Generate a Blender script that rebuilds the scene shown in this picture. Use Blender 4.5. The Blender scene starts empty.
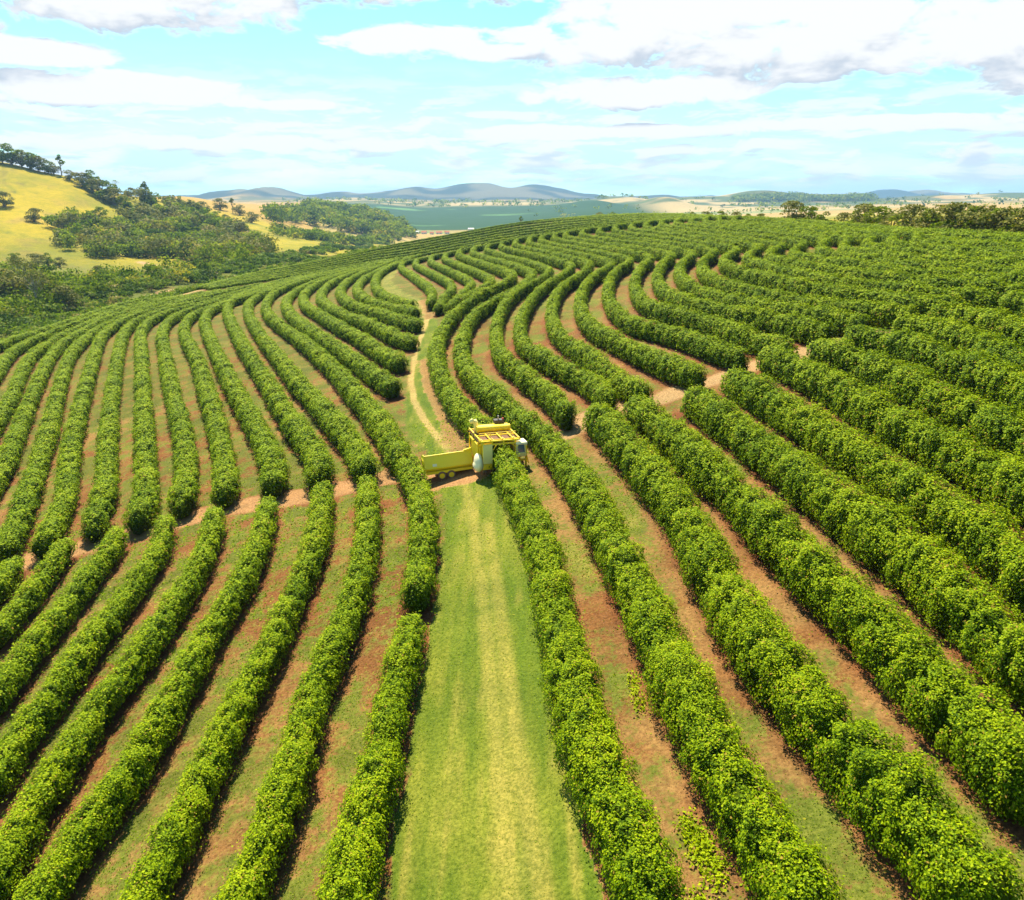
import bpy, bmesh, math, random
import numpy as np
from mathutils import Vector, Matrix
R = math.radians
rng = np.random.default_rng(11); random.seed(5)
scene = bpy.context.scene
# ---------------------------------------------------------------- camera, sky, sun, exposure
cam_d = bpy.data.cameras.new('drone_camera'); cam = bpy.data.objects.new('drone_camera', cam_d)
scene.collection.objects.link(cam); scene.camera = cam
cam_d.sensor_fit = 'HORIZONTAL'; cam_d.sensor_width = 36; cam_d.lens = 36*800/1024.
cam_d.clip_start = .5; cam_d.clip_end = 60000
cam.location = (0, 0, 25.0); cam.rotation_euler = (R(90)-0.30632, 0, 0)
SUN_EL, SUN_AZ = R(54), R(-18)          # azimuth from +Y towards +X
sun_d = bpy.data.lights.new('sun', 'SUN'); sun_d.energy = 5.0; sun_d.angle = R(.55); sun_d.color = (1, .91, .72)
sun = bpy.data.objects.new('sun', sun_d); scene.collection.objects.link(sun)
sv = Vector((math.sin(SUN_AZ)*math.cos(SUN_EL), math.cos(SUN_AZ)*math.cos(SUN_EL), math.sin(SUN_EL)))
sun.rotation_euler = sv.to_track_quat('Z', 'Y').to_euler(); sun.location = sv*400
scene.view_settings.view_transform = 'Standard'; scene.view_settings.look = 'None'
scene.view_settings.exposure = 1.28; scene.view_settings.gamma = 1.0
scene.render.engine = 'CYCLES'
cy = scene.cycles
cy.max_bounces = 6; cy.diffuse_bounces = 3; cy.glossy_bounces = 2; cy.transmission_bounces = 4; cy.volume_bounces = 0
cy.transparent_max_bounces = 8; cy.use_denoising = True
try: cy.volume_step_rate = 10
except Exception: pass

class NT:
    def __init__(s, tree): s.t = tree; s.n = tree.nodes; s.l = tree.links
    def new(s, typ, **kw):
        n = s.n.new(typ)
        for k, v in kw.items(): setattr(n, k, v)
        return n
    def put(s, sock, v):
        if isinstance(v, bpy.types.NodeSocket): s.l.new(v, sock)
        else: sock.default_value = v
    def m(s, op, a, b=0.0, c=0.0, clamp=False):
        n = s.new('ShaderNodeMath', operation=op, use_clamp=clamp)
        for i, v in enumerate((a, b, c)): s.put(n.inputs[i], v)
        return n.outputs[0]
    def rng(s, v, a, b, c=0., d=1., kind='SMOOTHSTEP'):
        n = s.new('ShaderNodeMapRange', interpolation_type=kind)
        for i, q in enumerate((v, a, b, c, d)): s.put(n.inputs[i], q)
        return n.outputs[0]
    def mix(s, f, a, b, mode='MIX'):
        n = s.new('ShaderNodeMix', data_type='RGBA', blend_type=mode)
        s.put(n.inputs[0], f)
        for i, v in ((6, a), (7, b)): s.put(n.inputs[i], v if isinstance(v, bpy.types.NodeSocket) else (*v, 1))
        return n.outputs[2]
    def noise(s, vec, scale, detail=4, rough=.55, dist=0., dims='3D'):
        n = s.new('ShaderNodeTexNoise', noise_dimensions=dims)
        if vec is not None: s.l.new(vec, n.inputs['Vector'])
        n.inputs['Scale'].default_value = scale; n.inputs['Detail'].default_value = detail
        n.inputs['Roughness'].default_value = rough; n.inputs['Distortion'].default_value = dist
        return n.outputs['Fac']
    def combine(s, x, y, z):
        n = s.new('ShaderNodeCombineXYZ')
        for i, v in enumerate((x, y, z)): s.put(n.inputs[i], v)
        return n.outputs[0]

def build_world():
    w = bpy.data.worlds.new('World'); scene.world = w; w.use_nodes = True
    t = NT(w.node_tree); w.node_tree.nodes.clear()
    sky = t.new('ShaderNodeTexSky', sky_type='NISHITA'); sky.sun_disc = False
    sky.sun_elevation = SUN_EL; sky.sun_rotation = SUN_AZ % (2*math.pi); sky.altitude = 800; sky.air_density = 1.0; sky.dust_density = .6; sky.ozone_density = 1.4
    blue = t.mix(1.0, sky.outputs[0], (.76, 1.26, 1.16), 'MULTIPLY')
    tc = t.new('ShaderNodeTexCoord'); sep = t.new('ShaderNodeSeparateXYZ'); t.l.new(tc.outputs['Generated'], sep.inputs[0])
    X, Y, Z = sep.outputs
    hyp = t.m('SQRT', t.m('ADD', t.m('MULTIPLY', X, X), t.m('MULTIPLY', Y, Y)))
    e = t.m('DIVIDE', Z, t.m('MAXIMUM', hyp, .001))                 # elevation slope
    a = t.m('ARCTAN2', X, Y)                                        # bearing
    # broad cloud masses, placed by bearing and elevation: (bearing, elevation, half width, half height)
    def P(px, py, rx, ry): return (math.atan((px-512)/839.), (197-py)/860., rx/839., ry/860.)
    big = [P(640,46,115,34), P(720,44,120,38), P(850,52,150,36), P(985,62,120,44), P(120,16,200,34), P(40,24,130,32), P(330,-4,190,24), P(460,0,120,24),
           P(100,106,130,13), P(38,78,70,10), P(478,62,60,8), P(372,60,30,8), P(420,55,80,14), P(530,46,40,8), P(640,98,90,15), P(1000,4,110,9), P(295,113,60,5),
           P(280,148,180,7), P(600,136,120,7), P(860,132,120,6)]
    # the same kind of clouds all round the sky
    r2 = random.Random(3)
    for _ in range(14):
        az = r2.uniform(.95, 5.3); el = r2.uniform(.08, .6); big.append((az if az < math.pi else az-2*math.pi, el, r2.uniform(.12, .3), r2.uniform(.02, .06)))
    def field(off, det=9, amp=5.2):
        ee = t.m('ADD', e, off); m = None
        for (a0, e0, ra, re) in big:
            da = t.m('DIVIDE', t.m('SUBTRACT', a, a0), ra); de = t.m('DIVIDE', t.m('SUBTRACT', ee, e0), re)
            v = t.m('SUBTRACT', 1.0, t.m('ADD', t.m('MULTIPLY', da, da), t.m('MULTIPLY', de, de)))
            m = v if m is None else t.m('SMOOTH_MAX', m, v, .35)
        m = t.m('MAXIMUM', m, -1.6)
        vec = t.combine(t.m('MULTIPLY', a, 13.), t.m('MULTIPLY', ee, 30.), 1.7)
        n1 = t.noise(vec, 1.0, det, .6, .35)
        return t.m('ADD', t.m('MULTIPLY', t.m('ADD', m, .22), .85), t.m('MULTIPLY', t.m('SUBTRACT', n1, .5), amp))
    f0 = field(0.); g0 = field(0., 4, 2.4); g1 = field(.025, 4, 2.4)
    cover = t.rng(f0, -.18, .42)
    base = t.rng(t.m('ADD', t.m('SUBTRACT', g1, g0), t.m('MULTIPLY', f0, -.10)), -.10, .85)
    thick = t.rng(f0, -.02, .30)
    grey = t.m('MULTIPLY', base, thick)
    white = t.mix(grey, (6.1, 6.15, 6.2), (3.7, 4.15, 4.75))
    # thin veil of cirrus, thicker towards the horizon
    vv = t.combine(t.m('MULTIPLY', a, 6.), t.m('MULTIPLY', e, 34.), 5.)
    n2 = t.noise(vv, 1., 7, .6, .5)
    low = t.rng(e, .02, .20, 1., 0.)
    veil = t.rng(t.m('ADD', n2, t.m('MULTIPLY', low, .10)), .44, .66)
    veil = t.m('MULTIPLY', veil, t.rng(e, .02, .16, .9, .06))
    c = t.mix(veil, blue, (4.2, 5.35, 6.0))
    # broken bands of small clouds low in the sky
    n3 = t.noise(t.combine(t.m('MULTIPLY', a, 13.), t.m('MULTIPLY', e, 62.), 9.), 1., 7, .62, .4)
    n4 = t.noise(t.combine(t.m('MULTIPLY', a, 13.), t.m('MULTIPLY', t.m('ADD', e, .010), 62.), 9.), 1., 3, .5, .4)
    band = t.m('MULTIPLY', t.rng(n3, .45, .57), t.m('MULTIPLY', t.rng(e, .16, .07), t.rng(e, .0, .02)))
    c = t.mix(t.m('MULTIPLY', band, .9), c, t.mix(t.rng(n4, .50, .66), (6.1, 6.15, 6.2), (4.3, 4.85, 5.5)))
    c = t.mix(cover, c, white)
    bg = t.new('ShaderNodeBackground'); bg.inputs[1].default_value = .068
    out = t.new('ShaderNodeOutputWorld'); t.l.new(c, bg.inputs[0]); t.l.new(bg.outputs[0], out.inputs[0])
build_world()

HILLS = [[-434,7000,115,200,700],[-186,7100,89,169,700],[112,7200,90,189,700],[331,7300,58,191,600],[-762,6800,70,162,600],[-948,6800,39,178,600],[-1268,7000,28,250,700],[644,7400,38,265,700],[-1766,6000,75,122,600],[-1956,6100,55,102,600],[-2143,6200,42,133,600],[-1592,6300,32,225,700],[4033,9000,87,161,700],[4419,9200,63,219,700],[4910,9300,32,333,800],[1411,4500,41,139,350],[1706,4500,38,161,350],[1277,4600,31,137,350],[638,3500,38,100,300],[541,4200,29,170,300],[316,3400,23,122,260],[1008,4500,31,268,400],[2849,4800,35,286,400],[2347,4600,24,274,400],[3504,5000,40,358,400],[-5106,7000,64,1669,900]]
SCENERY = {"trees":[[-506,844,17.6,0],[-497,843,16.3,0],[-491,850,15.2,1],[-482,849,15.1,0],[-475,850,13.9,1],[-466,850,11.6,0],[-460,849,9.2,1],[-453,851,17.2,2],[-440,840,9.1,1],[-423,832,13.4,1],[-415,831,18.8,0],[-403,821,15.3,1],[-392,813,18.3,0],[-383,807,14.9,1],[-373,800,10.5,0],[-428,909,13.2,3],[-415,915,8.4,1],[-473,1067,11.1,1],[-370,848,18.8,2],[-365,848,13.2,0],[-386,843,6.6,1],[-369,643,9.7,1],[-355,717,11.5,0],[-412,679,11.4,1],[-405,1021,10.5,0],[-369,1000,11.4,1],[-383,1096,13.8,1],[-364,1088,16.4,2],[-350,1073,12.1,1],[-311,994,12.4,1],[-257,790,12.9,1],[-318,893,9.0,0],[-316,917,8.1,1],[-335,619,10.1,1],[-195,322,12.6,4],[-171,291,13.7,4],[-171,301,9.1,0],[-184,295,10.8,1],[-161,291,7.9,1],[-152,342,4.9,5],[-267,483,5.3,1],[-211,417,5.6,1],[-298,490,6.2,0],[-273,469,7.8,1],[-276,487,7.3,0]],"rim":[[76.4,224.8,6.6,1],[77.5,215.1,5.5,0],[78.2,207.4,4.4,0],[78.9,199.0,4.3,1],[79.4,192.5,4.9,0],[79.7,186.3,6.3,1],[80.1,181.0,6.0,0],[80.5,175.6,4.7,1],[80.7,170.8,5.2,0],[81.1,166.5,6.4,1],[81.4,162.3,5.8,0],[81.8,158.9,6.6,1],[82.2,155.6,6.4,0],[82.7,152.8,6.7,1],[83.3,149.8,6.2,0],[83.8,147.2,6.4,1],[84.4,144.8,5.9,0],[84.9,142.4,6.0,1],[85.3,140.1,5.7,0],[85.8,137.5,6.0,1],[86.3,134.7,5.8,0],[67.4,288.8,4.4,1],[69.1,274.8,4.9,0],[70.6,264.1,4.7,1],[65.5,303.7,3.9,0],[43.4,411.3,4.4,1],[47.6,393.8,4.0,0],[71.8,254.0,4.2,0],[72.9,245.2,4.3,1],[5.1,476.2,7.1,2]],"wood":[[-370.0,682.0],[-354.0,689.0],[-343.0,699.0],[-360.0,771.0],[-365.0,819.0],[-393.0,947.0],[-379.0,982.0],[-307.0,858.0],[-272.0,829.0],[-217.0,716.0],[-161.0,551.0],[-162.0,487.0],[-174.0,462.0],[-216.0,532.0],[-249.0,565.0],[-246.0,535.0],[-208.0,443.0],[-231.0,479.0],[-266.0,516.0],[-298.0,555.0],[-326.0,586.0],[-343.0,613.0]],"scrub":[[-303.0,432.0],[-239.0,404.0],[-184.0,358.0],[-210.0,425.0],[-189.0,414.0],[-179.0,455.0],[-158.0,476.0],[-152.0,561.0],[-188.0,899.0],[-192.0,1356.0],[-181.0,1245.0],[-145.0,678.0],[-136.0,467.0],[-141.0,413.0],[-146.0,374.0],[-152.0,355.0],[-156.0,340.0],[-159.0,312.0],[-159.0,282.0],[-159.0,265.0],[-169.0,235.0]],"grove":[[-316.0,1068.0],[-392.0,1379.0],[-404.0,1590.0],[-602.0,2924.0],[-455.0,2768.0],[-263.0,1947.0],[-174.0,1471.0],[-192.0,1356.0],[-228.0,1328.0],[-287.0,1308.0],[-325.0,1274.0]],"belt":[[-260.0,897.0],[-270.0,1054.0],[-236.0,1071.0],[-229.0,1243.0],[-171.0,1262.0],[-177.0,1220.0],[-199.0,985.0],[-216.0,885.0],[-237.0,844.0]],"ridge":[[1125.0,4228.0],[1248.0,4222.0],[1798.0,4213.0],[1698.0,3951.0],[1073.0,4029.0]],"houses":[[-212.0,1598.0],[-206.0,1623.0],[-216.0,1792.0],[-203.0,1767.0],[-188.0,1770.0],[-171.0,1766.0],[-158.0,1794.0],[-142.0,1809.0],[-96.0,1948.0]],"road":[[-302.0,446.0],[-272.0,433.0],[-245.0,424.0],[-224.0,418.0],[-210.0,425.0]],"path":[[-243.0,535.0],[-223.0,508.0],[-192.0,447.0]],"baresoil":[[-148.0,330.0],[-147.0,343.0],[-144.0,351.0],[-142.0,359.0]]}
HILL = np.array([[-3.81, -2.52, -1.24, 0.05, 1.33, 2.6, 3.87, 5.15, 6.43, 7.71, 9.0], [-4.73, -3.12, -1.51, 0.09, 1.68, 3.27, 4.86, 6.44, 7.99, 9.55, 11.11], [-5.61, -3.71, -1.79, 0.11, 1.99, 3.9, 5.83, 7.75, 9.56, 11.37, 13.14], [-6.48, -4.3, -2.09, 0.08, 2.27, 4.53, 6.82, 9.12, 11.31, 13.28, 15.16], [-7.31, -4.91, -2.47, 0.02, 2.55, 5.17, 7.87, 10.68, 13.23, 15.26, 17.18], [-8.14, -5.55, -2.87, -0.05, 2.86, 5.97, 9.32, 12.55, 15.25, 17.3, 19.49], [-8.78, -6.11, -3.24, -0.13, 3.26, 6.9, 10.71, 14.19, 16.78, 19.38, 22.18], [-9.15, -6.45, -3.77, -0.41, 3.54, 7.59, 11.71, 15.32, 18.55, 21.96, 25.37], [-9.62, -6.72, -4.9, -1.47, 3.17, 8.03, 12.79, 17.03, 21.25, 25.44, 29.59], [-11.11, -8.33, -5.94, -3.22, 1.6, 8.57, 14.68, 20.02, 25.16, 30.27, 35.38], [-14.19, -11.42, -8.47, -4.77, -0.36, 10.0, 17.11, 23.69, 30.12, 36.47, 42.79], [-19.43, -16.03, -12.04, -6.76, 0.79, 10.06, 19.58, 28.61, 37.14, 43.68, 43.66]])
EDGE_U = np.array([-0.9, -0.875, -0.85, -0.825, -0.8, -0.775, -0.75, -0.725, -0.7, -0.675, -0.65, -0.625, -0.6, -0.575, -0.55, -0.525, -0.5, -0.475, -0.45, -0.425, -0.4, -0.375, -0.35, -0.325, -0.3, -0.275, -0.25, -0.225, -0.2, -0.175, -0.15, -0.125, -0.1, -0.075, -0.05, -0.025, 0.0, 0.025, 0.05, 0.075, 0.1, 0.125, 0.15, 0.175, 0.2, 0.225, 0.25, 0.275, 0.3, 0.325, 0.35, 0.375, 0.4, 0.425, 0.45, 0.475, 0.5, 0.525, 0.55, 0.575, 0.6, 0.625, 0.65, 0.675, 0.7, 0.725, 0.75, 0.775, 0.8, 0.825, 0.85, 0.875, 0.9])
EDGE_Y = np.array([119.7, 122.0, 124.9, 128.4, 132.0, 135.9, 140.2, 144.9, 150.3, 156.4, 163.2, 170.5, 178.2, 186.3, 195.0, 204.9, 216.1, 228.4, 240.5, 252.0, 263.9, 278.5, 295.3, 312.0, 326.7, 339.4, 350.5, 361.1, 372.0, 383.1, 392.5, 399.9, 407.7, 417.6, 430.7, 446.2, 460.2, 464.9, 455.4, 432.9, 403.4, 375.2, 349.9, 326.7, 303.2, 281.5, 261.9, 244.8, 229.6, 216.2, 203.8, 192.4, 181.4, 171.4, 162.3, 154.0, 146.7, 140.4, 134.9, 130.2, 125.7, 121.3, 117.1, 113.1, 109.3, 105.8, 102.6, 99.7, 96.8, 94.0, 91.2, 88.7, 86.8])
EDGE_S = np.array([0.2633, 0.2542, 0.2451, 0.2361, 0.2271, 0.2182, 0.2093, 0.2005, 0.1917, 0.1831, 0.1747, 0.1666, 0.1591, 0.152, 0.1444, 0.1366, 0.1292, 0.1218, 0.115, 0.1098, 0.1055, 0.0992, 0.0923, 0.0866, 0.0819, 0.0773, 0.0728, 0.0682, 0.0632, 0.0575, 0.0526, 0.0489, 0.0448, 0.0404, 0.0361, 0.0317, 0.0274, 0.024, 0.0216, 0.0199, 0.0183, 0.017, 0.016, 0.0154, 0.0161, 0.0174, 0.0184, 0.0195, 0.0207, 0.022, 0.0234, 0.0248, 0.0264, 0.0283, 0.0299, 0.0314, 0.0326, 0.0336, 0.0342, 0.0347, 0.0352, 0.0358, 0.0366, 0.0374, 0.0382, 0.0389, 0.0397, 0.0404, 0.0411, 0.0417, 0.0424, 0.043, 0.0436])
ROW_LINES = {
 'U-9': [[-106.4,165.5],[-106.7,169.6],[-106.9,173.6],[-107.0,177.7],[-107.1,181.8],[-107.3,185.9],[-107.3,190.0],[-107.4,194.1],[-107.6,198.2],[-107.8,202.2],[-108.0,206.3],[-108.2,210.4],[-108.2,214.5],[-108.3,218.6],[-108.5,222.7],[-108.7,226.8]],
 'U-8': [[-104.8,159.2],[-105.8,163.1],[-106.5,167.0],[-106.9,171.0],[-107.0,175.0],[-107.1,179.0],[-107.2,183.0],[-107.4,187.1],[-107.4,191.1],[-107.5,195.1],[-107.6,199.1],[-107.6,203.1],[-107.8,207.1],[-108.0,211.1],[-108.1,215.1],[-108.3,219.2],[-108.4,223.2],[-108.0,227.2],[-106.8,231.0],[-105.3,234.7],[-103.8,238.4]],
 'U-7': [[-82.3,121.9],[-84.0,125.7],[-85.8,129.4],[-87.6,133.1],[-89.3,136.8],[-91.1,140.5],[-92.9,144.2],[-94.6,147.9],[-96.3,151.6],[-97.9,155.4],[-99.2,159.3],[-100.3,163.2],[-101.2,167.2],[-101.8,171.3],[-102.5,175.3],[-103.3,179.3],[-103.8,183.4],[-103.8,187.5],[-103.6,191.6],[-103.9,195.7],[-104.4,199.8],[-104.8,203.8],[-105.0,207.9],[-104.7,212.0],[-104.3,216.1],[-103.6,220.1],[-102.5,224.1],[-101.3,228.0],[-100.0,231.9],[-98.4,235.7],[-96.8,239.4]],
 'U-6': [[-64.0,93.0],[-64.8,94.9],[-65.7,96.7],[-66.5,98.5],[-67.4,100.4],[-68.2,102.2],[-69.0,104.1],[-69.8,105.9],[-70.6,107.8],[-71.4,109.7],[-72.2,111.5],[-73.1,113.3],[-74.0,115.2],[-74.9,117.0],[-75.8,118.8],[-76.7,120.6],[-77.6,122.4],[-78.6,124.2],[-79.5,126.0],[-80.4,127.8],[-81.3,129.6],[-82.2,131.4],[-83.1,133.2],[-84.0,135.1],[-84.9,136.9],[-85.8,138.7],[-86.6,140.5],[-87.5,142.4],[-88.3,144.2],[-89.2,146.0],[-90.0,147.9],[-90.8,149.8],[-91.5,151.6],[-92.2,153.6],[-92.8,155.5],[-93.3,157.5],[-93.8,159.4],[-94.4,161.4],[-94.9,163.3],[-95.5,165.2],[-96.0,167.2],[-96.5,169.2],[-97.0,171.1],[-97.5,173.1],[-97.9,175.1],[-98.2,177.1],[-98.5,179.1],[-98.8,181.1],[-99.1,183.1],[-99.4,185.1],[-99.7,187.1],[-100.0,189.1],[-100.2,191.1],[-100.5,193.1],[-100.8,195.1],[-101.0,197.1],[-101.3,199.1],[-101.6,201.1],[-101.8,203.2],[-102.0,205.2],[-102.1,207.2],[-102.1,209.2],[-101.9,211.2],[-101.7,213.3],[-101.4,215.3],[-101.1,217.3],[-100.7,219.2],[-100.3,221.2],[-99.8,223.2],[-99.3,225.2],[-98.7,227.1],[-98.1,229.0],[-97.4,230.9],[-96.8,232.8],[-96.1,234.8],[-95.4,236.7],[-94.7,238.6],[-94.0,240.5],[-93.3,242.4],[-92.6,244.2]],
 'U-5': [[-49.9,70.0],[-50.6,71.9],[-51.4,73.7],[-52.1,75.6],[-52.9,77.5],[-53.6,79.3],[-54.4,81.2],[-55.3,83.0],[-56.2,84.8],[-57.1,86.6],[-58.0,88.4],[-58.8,90.3],[-59.7,92.1],[-60.6,93.9],[-61.4,95.7],[-62.3,97.5],[-63.2,99.3],[-64.1,101.2],[-64.9,103.0],[-65.8,104.8],[-66.7,106.6],[-67.6,108.4],[-68.4,110.2],[-69.3,112.0],[-70.2,113.9],[-71.0,115.7],[-71.9,117.5],[-72.8,119.3],[-73.6,121.2],[-74.5,123.0],[-75.3,124.8],[-76.2,126.6],[-77.1,128.4],[-77.9,130.3],[-78.8,132.1],[-79.6,133.9],[-80.5,135.7],[-81.4,137.6],[-82.2,139.4],[-83.1,141.2],[-83.9,143.0],[-84.7,144.9],[-85.5,146.7],[-86.3,148.6],[-87.1,150.5],[-87.8,152.3],[-88.5,154.2],[-89.3,156.1],[-90.0,158.0],[-90.6,159.9],[-91.3,161.8],[-91.8,163.7],[-92.4,165.7],[-92.8,167.6],[-93.3,169.6],[-93.8,171.5],[-94.3,173.5],[-94.8,175.4],[-95.3,177.4],[-95.8,179.3],[-96.3,181.3],[-96.6,183.3],[-97.0,185.3],[-97.3,187.3],[-97.6,189.2],[-97.9,191.2],[-98.1,193.2],[-98.3,195.3],[-98.4,197.3],[-98.5,199.3],[-98.5,201.3],[-98.5,203.3],[-98.3,205.3],[-98.2,207.3],[-98.0,209.3],[-97.8,211.3],[-97.5,213.3],[-97.2,215.3],[-96.9,217.3],[-96.5,219.3],[-96.1,221.3],[-95.6,223.2],[-95.0,225.1],[-94.3,227.0],[-93.6,228.9],[-92.9,230.8],[-92.3,232.7],[-91.7,234.6],[-91.1,236.6],[-90.5,238.5],[-89.9,240.4],[-89.3,242.4],[-88.7,244.3],[-88.1,246.2]],
 'U-4': [[-40.0,57.6],[-40.8,59.4],[-41.5,61.3],[-42.3,63.1],[-43.1,65.0],[-44.0,66.8],[-44.8,68.6],[-45.6,70.4],[-46.4,72.3],[-47.3,74.1],[-48.1,75.9],[-49.0,77.7],[-49.8,79.5],[-50.7,81.3],[-51.5,83.2],[-52.4,85.0],[-53.2,86.8],[-54.0,88.6],[-54.9,90.4],[-55.7,92.3],[-56.6,94.1],[-57.5,95.9],[-58.3,97.7],[-59.2,99.5],[-60.1,101.3],[-61.0,103.1],[-61.9,104.9],[-62.8,106.7],[-63.6,108.5],[-64.5,110.3],[-65.4,112.1],[-66.3,113.9],[-67.1,115.7],[-68.0,117.5],[-68.9,119.3],[-69.7,121.1],[-70.6,122.9],[-71.5,124.7],[-72.4,126.5],[-73.2,128.3],[-74.1,130.1],[-75.0,132.0],[-75.8,133.8],[-76.7,135.6],[-77.5,137.4],[-78.4,139.2],[-79.2,141.0],[-80.0,142.9],[-80.8,144.7],[-81.6,146.6],[-82.3,148.4],[-83.0,150.3],[-83.8,152.2],[-84.5,154.0],[-85.2,155.9],[-85.9,157.8],[-86.6,159.7],[-87.2,161.6],[-87.9,163.5],[-88.5,165.4],[-89.1,167.3],[-89.7,169.2],[-90.3,171.1],[-90.9,173.0],[-91.4,175.0],[-91.9,176.9],[-92.3,178.9],[-92.8,180.8],[-93.2,182.8],[-93.5,184.8],[-93.8,186.7],[-94.1,188.7],[-94.3,190.7],[-94.4,192.7],[-94.5,194.7],[-94.6,196.7],[-94.8,198.7],[-94.9,200.7],[-95.0,202.7],[-95.2,204.7],[-95.3,206.7],[-95.3,208.7],[-95.3,210.7],[-95.1,212.7],[-94.7,214.7],[-94.1,216.6],[-93.5,218.5],[-92.8,220.4],[-92.3,222.3],[-91.8,224.3],[-91.4,226.3],[-91.1,228.2],[-90.7,230.2],[-90.3,232.2],[-89.8,234.1],[-89.3,236.0],[-88.7,238.0],[-88.1,239.9],[-87.5,241.8],[-86.8,243.7],[-86.1,245.6],[-85.5,247.5],[-84.8,249.4],[-84.2,251.3]],
 'U-3': [[-36.7,57.3],[-37.4,59.2],[-38.1,61.1],[-38.7,63.0],[-39.4,64.9],[-40.1,66.7],[-40.9,68.6],[-41.8,70.4],[-42.7,72.2],[-43.6,74.0],[-44.5,75.8],[-45.4,77.6],[-46.3,79.4],[-47.2,81.2],[-48.1,83.0],[-49.0,84.8],[-49.8,86.6],[-50.7,88.4],[-51.5,90.3],[-52.3,92.1],[-53.2,93.9],[-54.0,95.7],[-54.8,97.6],[-55.7,99.4],[-56.5,101.2],[-57.3,103.1],[-58.1,104.9],[-59.0,106.7],[-59.8,108.5],[-60.6,110.4],[-61.5,112.2],[-62.3,114.0],[-63.1,115.9],[-63.9,117.7],[-64.8,119.5],[-65.6,121.4],[-66.4,123.2],[-67.2,125.0],[-68.1,126.9],[-68.9,128.7],[-69.7,130.5],[-70.6,132.3],[-71.4,134.2],[-72.2,136.0],[-73.0,137.8],[-73.9,139.7],[-74.7,141.5],[-75.5,143.3],[-76.4,145.2],[-77.2,147.0],[-78.0,148.8],[-78.8,150.7],[-79.6,152.5],[-80.5,154.3],[-81.3,156.2],[-82.1,158.0],[-82.9,159.8],[-83.7,161.7],[-84.5,163.5],[-85.2,165.4],[-85.9,167.3],[-86.6,169.2],[-87.3,171.1],[-87.9,173.0],[-88.5,174.9],[-89.1,176.8],[-89.6,178.8],[-90.1,180.7],[-90.5,182.7],[-90.9,184.6],[-91.3,186.6],[-91.6,188.6],[-91.8,190.6],[-92.0,192.6],[-92.1,194.6],[-92.2,196.6],[-92.2,198.6],[-92.1,200.6],[-91.9,202.6],[-91.6,204.6],[-91.3,206.6],[-91.0,208.6],[-90.7,210.6],[-90.3,212.5],[-89.9,214.5],[-89.5,216.5],[-89.1,218.4],[-88.7,220.4],[-88.4,222.4],[-88.0,224.4],[-87.6,226.3],[-87.1,228.3],[-86.6,230.2],[-86.1,232.2],[-85.5,234.1],[-84.9,236.0],[-84.4,238.0],[-83.8,239.9],[-83.3,241.8],[-82.9,243.8],[-82.4,245.7],[-82.0,247.7],[-81.6,249.7],[-81.2,251.7],[-80.9,253.6],[-80.5,255.6],[-80.2,257.6],[-79.8,259.6]],
 'U-2': [[-33.5,58.9],[-34.2,60.8],[-34.9,62.7],[-35.6,64.5],[-36.3,66.4],[-37.0,68.3],[-37.8,70.1],[-38.7,71.9],[-39.6,73.7],[-40.4,75.5],[-41.3,77.3],[-42.1,79.2],[-43.0,81.0],[-43.8,82.8],[-44.7,84.6],[-45.5,86.4],[-46.4,88.2],[-47.2,90.1],[-48.1,91.9],[-48.9,93.7],[-49.7,95.5],[-50.6,97.3],[-51.4,99.1],[-52.2,101.0],[-53.1,102.8],[-53.9,104.6],[-54.7,106.4],[-55.5,108.3],[-56.4,110.1],[-57.2,111.9],[-58.0,113.8],[-58.8,115.6],[-59.6,117.4],[-60.4,119.2],[-61.2,121.1],[-62.1,122.9],[-62.9,124.7],[-63.7,126.6],[-64.5,128.4],[-65.3,130.2],[-66.1,132.1],[-66.9,133.9],[-67.7,135.7],[-68.6,137.6],[-69.4,139.4],[-70.2,141.2],[-71.0,143.1],[-71.8,144.9],[-72.6,146.7],[-73.4,148.6],[-74.2,150.4],[-75.0,152.2],[-75.8,154.1],[-76.6,155.9],[-77.4,157.8],[-78.2,159.6],[-78.9,161.4],[-79.7,163.3],[-80.4,165.2],[-81.2,167.0],[-81.9,168.9],[-82.6,170.8],[-83.3,172.6],[-84.0,174.5],[-84.6,176.4],[-85.2,178.3],[-85.8,180.3],[-86.3,182.2],[-86.8,184.1],[-87.1,186.1],[-87.4,188.1],[-87.5,190.1],[-87.6,192.1],[-87.6,194.1],[-87.6,196.1],[-87.6,198.1],[-87.7,200.1],[-87.8,202.1],[-87.8,204.1],[-87.8,206.1],[-87.7,208.1],[-87.5,210.1],[-87.1,212.1],[-86.5,214.0],[-85.7,215.8],[-85.0,217.7],[-84.2,219.6],[-83.5,221.4],[-82.8,223.3],[-82.0,225.1],[-81.4,227.0],[-80.9,229.0],[-80.4,230.9],[-80.0,232.9],[-79.6,234.8],[-79.2,236.8],[-78.9,238.8],[-78.6,240.8],[-78.2,242.7],[-77.9,244.7],[-77.5,246.7],[-77.0,248.6],[-76.6,250.6],[-76.2,252.5],[-75.7,254.5],[-75.3,256.5],[-74.9,258.4],[-74.5,260.4],[-74.1,262.3],[-73.7,264.3]],
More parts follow.
